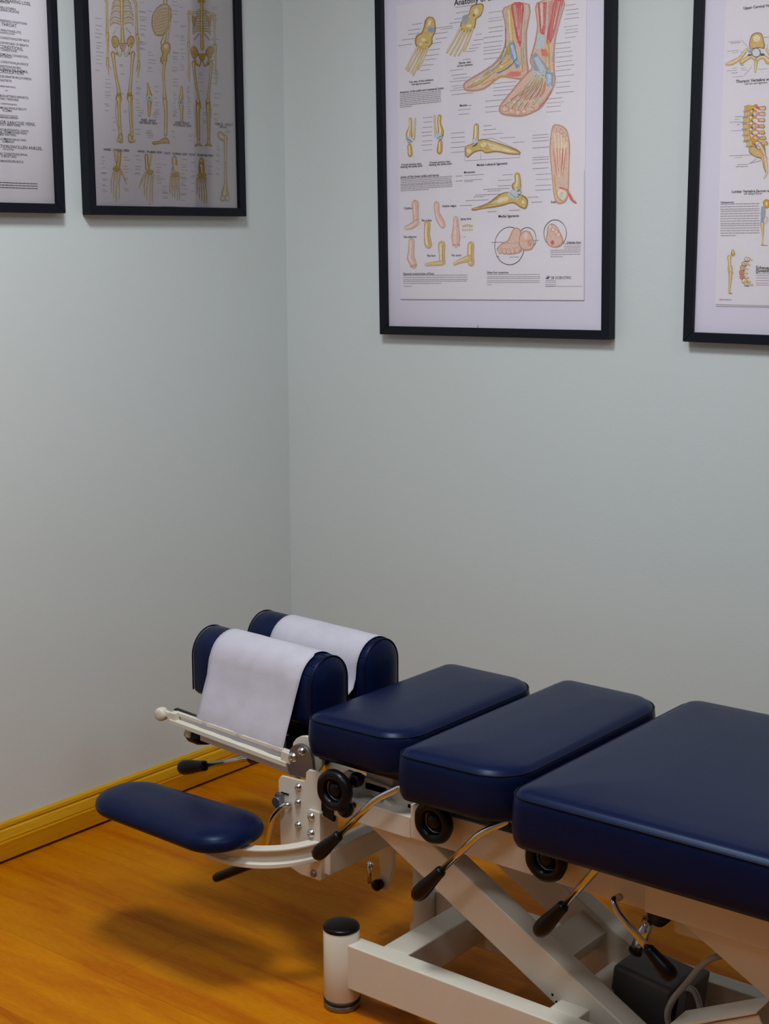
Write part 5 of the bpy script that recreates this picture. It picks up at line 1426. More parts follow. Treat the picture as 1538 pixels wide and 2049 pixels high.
  ('S','bonedark',[-2278,529,23,-2288,379,20]),
  ('S','bone',[-2278,529,18,-2288,379,15]),
  ('S','bonelight',[-2278,529,7,-2288,379,5]),
  ('S','bonedark',[-2208,889,47,-2218,699,27]),
  ('S','bone',[-2208,889,36,-2218,699,21]),
  ('S','bonelight',[-2208,889,13,-2218,699,8]),
  ('S','bonedark',[-2218,679,35,-2198,559,23]),
  ('S','bone',[-2218,679,27,-2198,559,18]),
  ('S','bonelight',[-2218,679,8,-2208,559,7]),
  ('S','bonedark',[-2198,529,21,-2208,339,20]),
  ('S','bone',[-2198,529,16,-2208,339,15]),
  ('S','bonelight',[-2208,529,7,-2208,339,5]),
  ('S','bonedark',[-2138,899,56,-2148,699,27]),
  ('S','bone',[-2138,899,43,-2148,699,21]),
  ('S','bonelight',[-2148,899,16,-2148,699,8]),
  ('S','bonedark',[-2148,679,35,-2128,559,20]),
  ('S','bone',[-2148,679,27,-2128,559,15]),
  ('S','bonelight',[-2158,679,10,-2128,559,5]),
  ('S','bonedark',[-2128,539,23,-2128,339,17]),
  ('S','bone',[-2128,539,18,-2128,339,13]),
  ('S','bonelight',[-2128,539,7,-2138,339,5]),
  ('S','bonedark',[-1378,1299,141,-1378,1219,172,-1388,1119,141]),
  ('S','yellow',[-1378,1299,107,-1378,1219,131,-1388,1119,107]),
  ('S','bonelight',[-1398,1299,39,-1398,1219,48,-1398,1119,39]),
  ('S','bonedark',[-1388,1169,195,-1388,1009,195]),
  ('S','yellow',[-1388,1169,148,-1388,1009,148]),
  ('S','bonelight',[-1408,1169,55,-1408,1009,55]),
  ('S','bonedark',[-1438,1139,44,-1428,1009,31]),
  ('B','bonedark',[-1408,959,-1408,939,-1428,929,-1458,919,-1478,919,-1508,929,-1518,939,-1528,949,-1518,969,-1498,979,-1478,989,-1448,989,-1428,979,-1408,969]),
  ('B','yellow',[-1418,959,-1418,949,-1438,939,-1458,929,-1478,929,-1498,939,-1508,939,-1518,959,-1508,969,-1498,979,-1478,979,-1458,979,-1438,979,-1418,969]),
  ('B','bonedark',[-1308,979,-1318,959,-1338,949,-1358,939,-1388,939,-1408,949,-1428,959,-1428,969,-1428,989,-1408,999,-1388,1009,-1358,1009,-1328,999,-1318,989]),
  ('B','yellow',[-1318,969,-1328,959,-1338,949,-1358,949,-1388,949,-1398,949,-1418,959,-1418,969,-1418,979,-1398,989,-1378,999,-1358,999,-1338,989,-1328,989]),
  ('B','bonedark',[-1228,969,-1238,949,-1258,939,-1278,929,-1308,929,-1328,939,-1348,949,-1348,969,-1348,979,-1328,989,-1308,999,-1278,999,-1258,999,-1238,979]),
  ('B','yellow',[-1248,969,-1248,959,-1258,949,-1278,939,-1308,939,-1328,949,-1338,949,-1338,969,-1338,979,-1318,989,-1298,989,-1278,989,-1258,989,-1248,979]),
  ('B','bonedark',[-1368,909,-1378,889,-1398,879,-1418,869,-1448,869,-1468,879,-1488,889,-1488,899,-1488,919,-1468,929,-1438,939,-1418,939,-1388,929,-1378,919]),
  ('B','yellow',[-1378,909,-1388,899,-1398,889,-1418,879,-1438,879,-1458,879,-1478,889,-1478,899,-1478,919,-1458,919,-1438,929,-1418,929,-1398,929,-1388,919]),
  ('B','bonedark',[-1268,919,-1278,899,-1298,889,-1318,879,-1348,879,-1368,889,-1388,899,-1388,909,-1388,929,-1368,939,-1348,949,-1318,949,-1298,939,-1278,929]),
  ('B','yellow',[-1278,919,-1288,899,-1298,889,-1318,889,-1348,889,-1368,889,-1378,899,-1378,909,-1378,919,-1358,929,-1338,939,-1318,939,-1298,939,-1288,929]),
  ('S','bonedark',[-1528,879,56,-1548,679,27]),
  ('S','yellow',[-1528,879,43,-1548,679,21]),
  ('S','bonelight',[-1538,879,16,-1558,679,8]),
  ('S','bonedark',[-1548,659,42,-1558,529,20]),
  ('S','yellow',[-1548,659,32,-1558,529,15]),
  ('S','bonelight',[-1558,659,12,-1558,529,5]),
  ('S','bonedark',[-1558,509,23,-1558,559,20]),
  ('S','yellow',[-1558,509,18,-1558,559,15]),
  ('S','bonelight',[-1558,509,7,-1558,559,5]),
  ('S','bonedark',[-1458,879,47,-1478,679,27]),
  ('S','yellow',[-1458,879,36,-1478,679,21]),
  ('S','bonelight',[-1468,879,13,-1478,679,8]),
  ('S','bonedark',[-1478,659,35,-1478,529,20]),
  ('S','yellow',[-1478,659,27,-1478,529,15]),
  ('S','bonelight',[-1488,659,10,-1478,529,5]),
  ('S','bonedark',[-1478,509,23,-1478,409,20]),
  ('S','yellow',[-1478,509,18,-1478,409,15]),
  ('S','bonelight',[-1478,509,7,-1488,409,5]),
  ('S','bonedark',[-1398,879,47,-1408,679,27]),
  ('S','yellow',[-1398,879,36,-1408,679,21]),
  ('S','bonelight',[-1398,879,13,-1408,679,8]),
  ('S','bonedark',[-1408,659,35,-1398,539,23]),
  ('S','yellow',[-1408,659,27,-1398,539,18]),
  ('S','bonelight',[-1408,659,10,-1398,539,7]),
  ('S','bonedark',[-1398,509,23,-1408,359,20]),
  ('S','yellow',[-1398,509,18,-1408,359,15]),
  ('S','bonelight',[-1398,509,7,-1408,359,5]),
  ('S','bonedark',[-1328,879,47,-1338,679,27]),
  ('S','yellow',[-1328,879,36,-1338,679,21]),
  ('S','bonelight',[-1328,879,13,-1338,679,8]),
  ('S','bonedark',[-1338,659,35,-1318,539,20]),
  ('S','yellow',[-1338,659,27,-1318,539,15]),
  ('S','bonelight',[-1338,659,10,-1318,539,5]),
  ('S','bonedark',[-1318,519,28,-1328,309,20]),
  ('S','yellow',[-1318,519,21,-1328,309,15]),
  ('S','bonelight',[-1318,519,8,-1328,309,5]),
  ('S','bonedark',[-1258,879,48,-1268,679,28]),
  ('S','yellow',[-1258,879,37,-1268,679,21]),
  ('S','bonelight',[-1258,879,14,-1268,679,8]),
  ('S','bonedark',[-1268,659,35,-1238,539,20]),
  ('S','yellow',[-1268,659,27,-1238,539,15]),
  ('S','bonelight',[-1268,659,10,-1238,539,5]),
  ('S','bonedark',[-1238,519,23,-1248,319,20]),
  ('S','yellow',[-1238,519,18,-1248,319,15]),
  ('S','bonelight',[-1238,519,7,-1248,319,5]),
  ('S','bonedark',[-738,1909,186,-648,1869,186,-558,1839,161]),
  ('S','bone',[-738,1909,141,-648,1869,141,-558,1839,123]),
  ('S','bonelight',[-758,1909,50,-658,1869,45,-578,1839,44]),
  ('S','bonedark',[-558,1879,121,-558,1709,102,-578,1229,78]),
  ('S','bone',[-558,1879,92,-558,1709,77,-578,1229,59]),
  ('S','bonelight',[-568,1879,33,-568,1709,28,-588,1229,22]),
  ('S','bonedark',[-578,1249,81,-588,799,94,-608,639,188,-618,529,258]),
  ('S','yellow',[-578,1249,61,-588,799,71,-608,639,143,-618,529,196]),
  ('S','bonelight',[-588,1249,23,-598,799,27,-628,629,54,-648,529,87]),
  ('B','bonedark',[-608,419,-618,389,-648,369,-688,349,-728,349,-768,369,-788,389,-798,419,-788,449,-758,479,-728,489,-678,489,-648,479,-618,449]),
  ('B','grey2',[-628,429,-638,409,-658,389,-688,379,-718,379,-748,389,-768,409,-778,429,-768,449,-748,469,-718,479,-688,479,-658,469,-638,459]),
  ('B','bonedark',[-458,429,-468,399,-488,369,-528,359,-558,359,-598,369,-618,389,-628,419,-618,449,-588,479,-558,489,-518,499,-488,479,-458,459]),
  ('B','grey2',[-478,439,-478,409,-498,389,-528,379,-558,379,-588,389,-598,409,-608,429,-598,459,-578,479,-558,489,-528,489,-498,479,-478,459]),
  ('D','ink2',-4478,1259,100,23),
  ('D','ink2',-4448,1179,80,22),
  ('D','ink2',-4478,1119,90,22),
  ('D','ink2',-4448,1029,90,18),
  ('D','ink2',-4488,919,150,18),
  ('D','ink2',-4488,909,150,22),
  ('D','ink2',-4468,789,150,18),
  ('D','ink2',-4458,759,130,19),
  ('D','ink2',-4468,659,80,19),
  ('D','ink2',-4478,639,130,22),
  ('D','ink2',-4478,559,90,18),
  ('D','ink2',-4478,519,160,18),
  ('D','ink2',-3828,1279,130,22),
  ('D','ink2',-3808,1219,170,22),
  ('D','ink2',-3828,1079,110,22),
  ('D','ink2',-3828,1019,150,22),
  ('D','ink2',-3808,949,130,19),
  ('D','ink2',-3838,819,130,22),
  ('D','ink2',-3838,789,130,22),
  ('D','ink2',-3858,579,140,22),
  ('D','ink2',-3818,549,130,18),
  ('D','ink2',-3458,1329,120,22),
  ('D','ink2',-3458,1239,180,19),
  ('D','ink2',-3468,1089,160,22),
  ('D','ink2',-3478,1029,170,22),
  ('D','ink2',-3468,949,120,23),
  ('D','ink2',-3498,919,180,26),
  ('D','ink2',-2808,1169,130,18),
  ('D','ink2',-2838,1089,160,22),
  ('D','ink2',-2848,1029,110,22),
  ('D','ink2',-2848,979,140,26),
  ('D','ink2',-2848,899,110,22),
  ('D','ink2',-2838,839,180,26),
  ('D','ink2',-2848,799,150,19),
  ('D','ink2',-2848,739,160,23),
  ('D','ink2',-2628,1159,110,22),
  ('D','ink2',-2658,829,90,22),
  ('D','ink2',-2658,659,130,22),
  ('D','ink2',-2678,559,130,22),
  ('D','ink2',-2668,529,160,22),
  ('D','ink2',-2678,509,180,26),
  ('D','ink2',-2668,429,150,22),
  ('D','ink2',-2668,399,170,22),
  ('D','ink2',-2038,1299,170,22),
  ('D','ink2',-2058,1169,190,22),
  ('D','ink2',-2048,1119,160,22),
  ('D','ink2',-2048,1049,210,23),
  ('D','ink2',-2068,979,140,22),
  ('D','ink2',-2078,879,190,23),
  ('D','ink2',-2058,849,210,23),
  ('D','ink2',-2058,789,140,22),
  ('D','ink2',-2088,739,140,22),
  ('D','ink2',-2088,709,190,23),
  ('D','ink2',-2058,619,210,20),
  ('D','ink2',-2098,509,210,26),
  ('D','ink2',-2088,479,150,22),
  ('D','ink2',-2078,359,120,22),
  ('D','ink2',-1738,1239,150,27),
  ('D','ink2',-1738,1039,110,22),
  ('D','ink2',-1728,929,140,23),
  ('D','ink2',-1758,889,110,23),
  ('D','ink2',-1748,759,130,22),
  ('D','ink2',-1758,569,130,22),
  ('D','ink2',-1148,1169,140,22),
  ('D','ink2',-1168,1069,110,22),
  ('D','ink2',-1178,1009,160,26),
  ('D','ink2',-1188,979,180,22),
  ('D','ink2',-858,1659,70,26),
  ('D','ink2',-858,1599,90,23),
  ('D','ink2',-868,1559,120,22),
  ('D','ink2',-898,1449,120,23),
  ('D','ink2',-878,1419,120,26),
  ('D','ink2',-908,1299,130,31),
  ('D','ink2',-878,1119,120,22),
  ('D','ink2',-898,1019,70,26),
  ('D','ink2',-908,989,100,26),
  ('D','ink2',-548,2029,190,22),
  ('D','ink2',-558,1999,140,23),
  ('D','ink2',-558,1979,190,22),
  ('D','ink2',-1788,1869,170,22),
  ('D','ink2',-1768,1829,100,23),
  ('D','ink2',-1758,1739,100,22),
  ('D','ink2',-3448,1909,180,22),
  ('D','ink2',-3438,1809,160,22),
  ('D','ink2',-3088,1899,180,23),
  ('D','ink2',-3108,1859,150,23),
  ('D','ink2',-3118,1829,210,22),
  ('D','ink2',-3088,1789,190,22),
  ('D','ink2',-3088,1749,160,19),
  ('D','ink2',-2328,1919,110,22),
  ('D','ink2',-2308,1789,90,22),
  ('D','ink2',-4098,2129,80,18),
  ('D','ink2',-4098,2029,90,22),
  ('D','ink2',-4118,1859,90,18),
  ('D','ink2',-3318,2329,150,22),
  ('D','ink2',-3328,2279,160,22),
  ('D','ink2',-3338,2229,110,22),
  ('D','ink2',-3338,2199,90,18),
  ('D','ink2',-2858,2309,150,22),
  ('D','ink2',-2888,2259,110,22),
  ('D','ink2',-2878,2209,150,22),
  ('D','ink2',-2248,2349,120,18),
  ('D','ink2',-2268,2289,90,23),
  ('D','ink2',-2278,2269,90,22),
  ('D','ink2',-1788,2399,130,22),
  ('D','ink2',-1808,2349,100,22),
  ('D','ink2',-1788,2269,90,23),
  ('D','ink2',-1298,2409,180,22),
  ('D','ink2',-1288,2359,130,22),
  ('D','ink2',-1318,2209,150,22),
  ('D','ink2',-1308,2169,180,22),
  ('D','ink2',-928,2379,100,22),
  ('D','ink2',-918,2289,110,22),
  ('D','ink2',-928,2259,130,23),
  ('D','ink2',-2728,209,490,31),
  ('S','grey',[-198,4909,7,-208,189,6]),
 ],
 'symptoms': [
  ('T','ink','RUNNING NOSE,HEARING LOSS,',-1313,4279,69,'C',0.4),
  ('T','ink','ADENOIDS',-1313,4239,46,'C',0.4),
  ('T','ink','HAY FEVER,CATARRH,',-1313,4129,46,'C',0.4),
  ('T','ink','ALLERGIES,EARACHE,ACNE',-1313,4079,46,'C',0.4),
  ('T','ink','LARYNGITIS,HOARSENESS,CONDITIONS',-1313,3869,46,'C',0.4),
  ('T','ink','SORE THROAT',-1323,3799,69,'C',0.4),
  ('T','ink','UPPER ARM PAIN,TONSILLITIS,',-1323,3679,46,'C',0.4),
  ('T','ink','CROUP,BURSITIS,COUGH',-1323,3629,33,'C',0.4),
  ('T','ink','COLDS,THYROID CONDITIONS,STIFF NECK',-1323,3529,46,'C',0.4),
  ('T','ink','ASTHMA,COUGH,SHORTNESS OF BREATH',-1323,3429,46,'C',0.4),
  ('T','ink','HEART CONDITIONS,',-1333,3349,69,'C',0.4),
  ('T','ink','CHEST CONDITIONS',-1333,3289,46,'C',0.4),
  ('T','ink','BRONCHITIS,PNEUMONIA,CONGESTION,',-1333,3199,46,'C',0.4),
  ('T','ink','INFLUENZA',-1333,3159,46,'C',0.4),
  ('T','ink','GALL BLADDER CONDITIONS,JAUNDICE',-1333,3049,46,'C',0.4),
  ('T','ink','LIVER CONDITIONS,FEVERS,',-1333,2959,46,'C',0.4),
  ('T','ink','LOW BLOOD PRESSURE,ANEMIA,',-1333,2899,56,'C',0.4),
  ('T','ink','POOR CIRCULATION',-1343,2859,69,'C',0.4),
  ('T','ink','STOMACH TROUBLES,HEARTBURN,DYSPEPSIA',-1343,2759,46,'C',0.4),
  ('T','ink','GASTRITIS',-1343,2679,46,'C',0.4),
  ('T','ink','LOWERED RESISTANCE',-1343,2559,33,'C',0.4),
  ('T','ink','HIVES',-1343,2479,23,'C',0.4),
  ('T','ink','KIDNEY TROUBLES,ARTERIES,NEPHRITIS,',-1353,2369,46,'C',0.4),
  ('T','ink','CHRONIC TIREDNESS',-1353,2309,46,'C',0.4),
  ('T','ink','SKIN CONDITIONS,BOILS',-1353,2209,33,'C',0.4),
  ('T','ink','RHEUMATISM,GAS PAINS,STERILITY',-1343,2129,46,'C',0.4),
  ('T','ink','ECZEMA',-1343,2079,46,'C',0.4),
  ('T','ink','CONSTIPATION,COLITIS,DYSENTERY,',-1343,1979,23,'C',0.4),
  ('T','ink','DIARRHEA,HERNIA',-1343,1939,46,'C',0.4),
  ('T','ink','CRAMPS,MINOR VARICOSE VEINS,',-1353,1839,69,'C',0.4),
  ('T','ink','DIFFICULT BREATHING',-1353,1789,46,'C',0.4),
  ('T','ink','BLADDER TROUBLES,PAINFUL JOINTS,',-1353,1689,46,'C',0.4),
  ('T','ink','MENSTRUAL CRAMPS,KNEE PAINS',-1353,1639,46,'C',0.4),
  ('T','ink','BED WETTING',-1353,1589,46,'C',0.4),
  ('T','ink','SCIATICA,LUMBAGO,BACK PAIN,',-1353,1499,46,'C',0.4),
  ('T','ink','LUMBAGO',-1353,1449,46,'C',0.4),
  ('T','ink','POOR CIRCULATION,SWOLLEN ANKLES,',-1363,1349,69,'C',0.4),
  ('T','ink','WEAK LEGS,CRAMPS',-1363,1289,23,'C',0.4),
  ('T','ink','SACROILIAC CONDITIONS,SPINAL',-1363,1199,46,'C',0.4),
  ('T','ink','CURVATURES',-1363,1149,46,'C',0.4),
  ('T','ink','HEMORRHOIDS,PRURITUS',-1363,1049,46,'C',0.4),
  ('D','ink',-2013,609,1370,30),
  ('D','ink',-2013,559,1370,30),
  ('D','ink',-2013,509,1370,30),
 ],
 'spine': [
  ('T','ink','Upper Cervical Vertebrae',1038,6627,53,'L',1),
  ('B','bonedark',[1208,5857,1198,5977,1238,6097,1338,6137,1448,6107,1498,5987,1528,5817,1408,5837,1318,5817]),
  ('B','bone',[1228,5867,1218,5977,1258,6077,1338,6117,1438,6087,1478,5987,1498,5837,1408,5857,1308,5847]),
  ('B','bonelight',[1428,6017,1418,5987,1398,5967,1368,5957,1338,5957,1308,5967,1288,5997,1278,6027,1278,6057,1298,6077,1328,6087,1368,6087,1398,6067,1418,6047]),
  ('S','bonedark',[1248,5927,6,1268,6057,4,1358,6097,6,1448,6027,4,1468,5907,4]),
  ('S','bonedark',[718,5577,54,848,5597,90,998,5667,76,1108,5787,67,1158,5837,45]),
  ('S','bone',[718,5577,45,848,5597,75,998,5667,64,1108,5787,56,1158,5837,37]),
  ('S','bonelight',[718,5587,13,848,5607,24,998,5677,19,1108,5797,23,1158,5837,8]),
  ('S','bonedark',[1038,5587,81,1148,5647,81,1248,5697,87,1318,5637,68]),
  ('S','bone',[1038,5587,67,1148,5647,67,1248,5697,73,1318,5637,56]),
  ('S','bonelight',[1038,5597,20,1148,5657,20,1248,5697,13,1318,5647,23]),
  ('S','bonedark',[1618,5567,127,1528,5647,81,1428,5647,68,1358,5587,76]),
  ('S','bone',[1618,5567,106,1528,5647,68,1428,5647,56,1358,5587,64]),
  ('S','bonelight',[1618,5577,32,1528,5657,20,1418,5657,25,1358,5587,13]),
  ('S','bonedark',[1358,5587,77,1348,5447,54,1348,5377,32]),
  ('S','bone',[1358,5587,64,1348,5447,45,1348,5377,26]),
  ('S','bonelight',[1358,5587,11,1348,5457,18,1348,5377,8]),
  ('S','bonedark',[1568,5797,45,1668,5657,68]),
  ('S','bone',[1568,5797,38,1668,5657,56]),
  ('S','bonelight',[1568,5807,11,1668,5667,17]),
  ('B','greydark',[1448,5747,1438,5707,1418,5677,1378,5657,1328,5667,1288,5687,1268,5717,1248,5757,1258,5797,1288,5827,1328,5847,1368,5837,1408,5817,1438,5787]),
  ('B','white',[1428,5747,1428,5717,1408,5687,1368,5677,1338,5677,1298,5697,1278,5727,1268,5757,1278,5797,1298,5817,1328,5827,1368,5827,1398,5807,1418,5787]),
  ('B','grey',[1268,5807,1268,5777,1248,5757,1238,5747,1208,5757,1188,5767,1178,5787,1168,5817,1178,5837,1188,5857,1208,5867,1228,5867,1248,5857,1258,5837]),
  ('B','greydark',[1258,5707,1258,5707,1248,5697,1228,5697,1208,5697,1188,5697,1178,5707,1168,5717,1178,5727,1188,5737,1208,5737,1228,5737,1248,5727,1258,5717]),
  ('B','greydark',[1538,5697,1538,5687,1518,5687,1498,5677,1478,5677,1458,5687,1438,5697,1438,5707,1438,5717,1448,5727,1478,5727,1498,5727,1518,5717,1528,5707]),
  ('S','bluelight',[1158,5897,23,1198,5817,35]),
  ('S','grey',[1528,5917,9,1528,5807,9]),
  ('S','grey',[1578,5897,9,1588,5797,6]),
  ('S','bonedark',[1048,5557,54,1068,5537,41]),
  ('S','grey',[1048,5557,45,1068,5537,34]),
  ('S','bonelight',[1048,5557,10,1068,5547,14]),
  ('D','ink2',738,6007,260,14),
  ('D','ink2',788,5977,220,28),
  ('D','ink2',728,5827,250,14),
  ('D','ink2',828,5787,140,14),
  ('D','ink2',848,5487,120,14),
  ('D','ink2',1028,5477,130,14),
  ('D','ink2',728,5447,230,14),
  ('D','ink2',1048,5437,130,14),
  ('D','ink2',838,5397,130,21),
  ('D','ink2',858,5317,250,14),
  ('D','ink2',1488,6027,110,28),
  ('D','ink2',1388,5427,220,14),
  ('S','ink2',[1028,6017,9,1148,5897,8]),
  ('S','ink2',[998,5817,5,1068,5767,10]),
  ('S','ink2',[1108,5327,7,1268,5487,7]),
  ('T','ink','Thoracic Vertebra with Costovertebral',938,5227,60,'L',1),
  ('T','ink','Left side with ligaments',1128,5167,37,'L',0),
  ('B','bonedark',[1138,4737,1288,4737,1288,4637,1148,4637,1148,4687]),
  ('B','yellow',[1138,4727,1268,4727,1278,4647,1158,4647,1158,4687]),
  ('S','grey',[1138,4637,30,1228,4617,26]),
  ('S','greydark',[1308,4687,49,1348,4647,38]),
  ('S','orange',[1278,4657,34,1348,4727,43,1408,4747,30]),
  ('B','bonelight',[1458,4657,1458,4647,1438,4637,1418,4627,1398,4627,1378,4637,1358,4647,1358,4667,1358,4677,1378,4687,1398,4697,1418,4697,1438,4687,1458,4677]),
  ('S','red',[1378,4727,23,1458,4697,11,1468,4647,18]),
  ('B','blue',[1388,4637,1388,4627,1388,4617,1378,4617,1368,4617,1358,4627,1358,4627,1348,4637,1358,4647,1358,4657,1368,4657,1378,4657,1378,4657,1388,4647]),
  ('B','white',[1398,4667,1398,4657,1398,4647,1388,4647,1378,4647,1378,4647,1368,4657,1368,4667,1368,4677,1378,4687,1378,4687,1388,4687,1398,4687,1398,4677]),
  ('B','bonedark',[1458,4707,1588,4717,1618,4657,1588,4627,1478,4637]),
  ('B','skin',[1468,4697,1578,4697,1598,4657,1578,4637,1488,4647]),
  ('B','bonedark',[1128,4627,1278,4627,1278,4527,1138,4527,1148,4577]),
  ('B','bone',[1138,4617,1268,4617,1268,4537,1148,4537,1158,4577]),
  ('S','blue',[1128,4527,32,1218,4507,26]),
  ('S','greydark',[1298,4577,49,1338,4537,50]),
  ('S','orange',[1268,4547,38,1338,4617,43,1398,4637,30]),
  ('B','pink',[1448,4547,1448,4537,1428,4527,1408,4517,1388,4517,1368,4527,1348,4537,1348,4557,1348,4567,1368,4577,1388,4587,1408,4587,1428,4577,1448,4567]),
  ('S','red',[1378,4617,17,1448,4587,11,1468,4537,13]),
  ('B','blue',[1378,4527,1378,4517,1378,4507,1368,4507,1358,4507,1348,4507,1348,4517,1348,4527,1348,4537,1348,4547,1358,4547,1368,4547,1378,4547,1378,4537]),
  ('B','white',[1388,4557,1388,4547,1388,4537,1378,4537,1378,4537,1368,4537,1358,4547,1358,4557,1358,4567,1368,4577,1368,4577,1378,4577,1388,4577,1388,4567]),
  ('B','bonedark',[1448,4597,1578,4607,1608,4547,1588,4517,1468,4527]),
  ('B','skin',[1468,4587,1568,4587,1598,4547,1578,4527,1478,4537]),
  ('B','bonedark',[1118,4507,1268,4507,1278,4407,1128,4407,1138,4457]),
  ('B','bone',[1128,4497,1258,4497,1268,4417,1138,4417,1148,4457]),
  ('S','grey',[1118,4407,30,1218,4387,18]),
  ('S','greydark',[1298,4457,32,1338,4417,25]),
  ('S','orange',[1268,4427,34,1338,4497,37,1388,4517,42]),
  ('B','bonelight',[1448,4427,1448,4417,1428,4407,1408,4397,1388,4397,1368,4407,1348,4417,1348,4437,1348,4447,1358,4457,1388,4467,1408,4467,1428,4457,1448,4447]),
  ('S','red',[1368,4497,17,1448,4467,11,1458,4417,13]),
  ('B','blue',[1378,4407,1378,4397,1368,4387,1368,4387,1358,4387,1348,4397,1348,4397,1338,4407,1338,4417,1348,4427,1358,4427,1368,4427,1368,4427,1378,4417]),
  ('B','white',[1388,4437,1388,4427,1388,4417,1378,4417,1368,4417,1368,4427,1358,4427,1358,4437,1358,4447,1358,4457,1368,4457,1378,4457,1388,4457,1388,4447]),
  ('B','bonedark',[1448,4477,1578,4487,1608,4427,1578,4397,1468,4417]),
  ('B','skin',[1458,4467,1568,4477,1588,4427,1568,4417,1478,4427]),
  ('B','bonedark',[1118,4387,1278,4387,1278,4287,1128,4287,1138,4337]),
  ('B','bone',[1128,4377,1258,4377,1268,4297,1138,4297,1148,4337]),
  ('S','blue',[1118,4287,30,1218,4267,26]),
  ('S','greydark',[1298,4337,49,1338,4297,37]),
  ('S','orange',[1268,4307,34,1338,4377,37,1398,4397,20]),
  ('B','pink',[1448,4307,1448,4297,1428,4287,1408,4277,1388,4277,1368,4287,1348,4297,1348,4317,1348,4327,1368,4347,1388,4347,1408,4347,1428,4337,1448,4327]),
  ('S','red',[1368,4377,19,1448,4357,17,1458,4297,15]),
  ('B','blue',[1378,4287,1378,4277,1378,4277,1368,4267,1358,4267,1348,4277,1348,4277,1338,4287,1348,4297,1348,4307,1358,4307,1368,4307,1368,4307,1378,4297]),
  ('B','white',[1388,4317,1388,4307,1388,4307,1378,4297,1368,4297,1368,4307,1358,4307,1358,4317,1358,4327,1368,4337,1368,4337,1378,4337,1388,4337,1388,4327]),
  ('B','bonedark',[1448,4357,1578,4367,1608,4307,1578,4277,1468,4297]),
  ('B','bone',[1468,4347,1568,4357,1588,4307,1568,4297,1478,4307]),
  ('B','bonedark',[1128,4267,1288,4267,1288,4167,1138,4167,1148,4217]),
  ('B','bone',[1138,4257,1268,4257,1278,4177,1148,4177,1158,4217]),
  ('S','grey',[1128,4167,30,1228,4147,18]),
  ('S','greydark',[1308,4217,33,1348,4177,25]),
  ('S','orange',[1278,4187,34,1348,4257,38,1408,4277,20]),
  ('B','bonelight',[1458,4187,1458,4177,1438,4167,1418,4157,1398,4157,1378,4167,1358,4177,1358,4197,1358,4207,1368,4227,1398,4227,1418,4227,1438,4217,1458,4207]),
  ('S','red',[1378,4257,17,1458,4237,17,1468,4177,13]),
  ('B','blue',[1388,4167,1388,4157,1378,4157,1378,4147,1368,4147,1358,4157,1358,4157,1348,4167,1358,4177,1358,4187,1368,4187,1378,4187,1378,4187,1388,4177]),
  ('B','white',[1398,4197,1398,4187,1398,4187,1388,4177,1378,4177,1378,4187,1368,4187,1368,4197,1368,4207,1368,4217,1378,4217,1388,4217,1398,4217,1398,4207]),
  ('B','bonedark',[1458,4237,1588,4247,1618,4187,1588,4157,1478,4177]),
  ('B','bone',[1468,4227,1578,4237,1598,4197,1578,4177,1488,4187]),
  ('B','bonedark',[1148,4157,1308,4157,1318,4057,1158,4057,1168,4107]),
  ('B','bone',[1158,4147,1298,4147,1298,4067,1168,4067,1178,4107]),
  ('S','blue',[1148,4047,23,1248,4037,35]),
  ('S','greydark',[1338,4107,33,1378,4067,37]),
  ('S','orange',[1308,4067,23,1368,4137,37,1428,4167,40]),
  ('B','pink',[1488,4077,1478,4067,1468,4057,1448,4047,1428,4047,1398,4057,1388,4067,1378,4087,1388,4097,1398,4107,1418,4117,1448,4117,1468,4107,1478,4097]),
  ('S','red',[1408,4147,23,1478,4117,17,1498,4067,13]),
  ('B','blue',[1418,4057,1418,4047,1408,4037,1408,4037,1398,4037,1388,4037,1378,4047,1378,4057,1378,4067,1388,4077,1388,4077,1398,4077,1408,4077,1418,4067]),
  ('B','white',[1428,4087,1428,4077,1418,4067,1418,4067,1408,4067,1398,4067,1398,4077,1398,4087,1398,4097,1398,4107,1408,4107,1418,4107,1418,4107,1428,4097]),
  ('B','bonedark',[1488,4127,1618,4137,1648,4077,1618,4047,1508,4057]),
  ('B','bone',[1498,4117,1608,4127,1628,4077,1608,4067,1518,4067]),
  ('B','bonedark',[1198,4047,1348,4047,1358,3947,1218,3947,1218,4007]),
  ('B','bone',[1208,4037,1338,4037,1338,3957,1218,3957,1228,4007]),
  ('S','grey',[1208,3947,23,1298,3927,26]),
  ('S','greydark',[1378,4007,49,1418,3957,25]),
  ('S','orange',[1348,3967,23,1408,4037,37,1468,4057,30]),
  ('B','bonelight',[1528,3977,1518,3957,1508,3947,1488,3947,1468,3947,1448,3957,1428,3967,1418,3977,1428,3997,1438,4007,1458,4007,1488,4007,1508,4007,1518,3987]),
  ('S','red',[1448,4037,17,1518,4017,17,1538,3957,13]),
  ('B','blue',[1458,3947,1458,3947,1448,3937,1448,3927,1438,3937,1428,3937,1418,3947,1418,3957,1418,3957,1428,3967,1438,3977,1438,3977,1448,3967,1458,3957]),
  ('B','white',[1468,3977,1468,3977,1468,3967,1458,3967,1448,3967,1438,3967,1438,3977,1438,3987,1438,3987,1438,3997,1448,4007,1458,4007,1458,3997,1468,3987]),
  ('B','bonedark',[1528,4027,1658,4027,1688,3977,1658,3947,1548,3957]),
  ('B','bone',[1538,4017,1648,4017,1668,3977,1648,3957,1558,3967]),
  ('S','red',[1418,4697,64,1468,4657,18]),
  ('S','yellow',[1208,4707,100,1358,4707,56]),
  ('B','bonedark',[1288,3927,1398,3947,1488,3877,1598,3977,1658,3707,1698,3527,1678,3377,1598,3537,1558,3677,1428,3727,1288,3817]),
  ('B','bone',[1298,3907,1398,3927,1498,3857,1588,3907,1618,3707,1668,3527,1658,3447,1608,3567,1548,3717,1428,3747,1308,3837]),
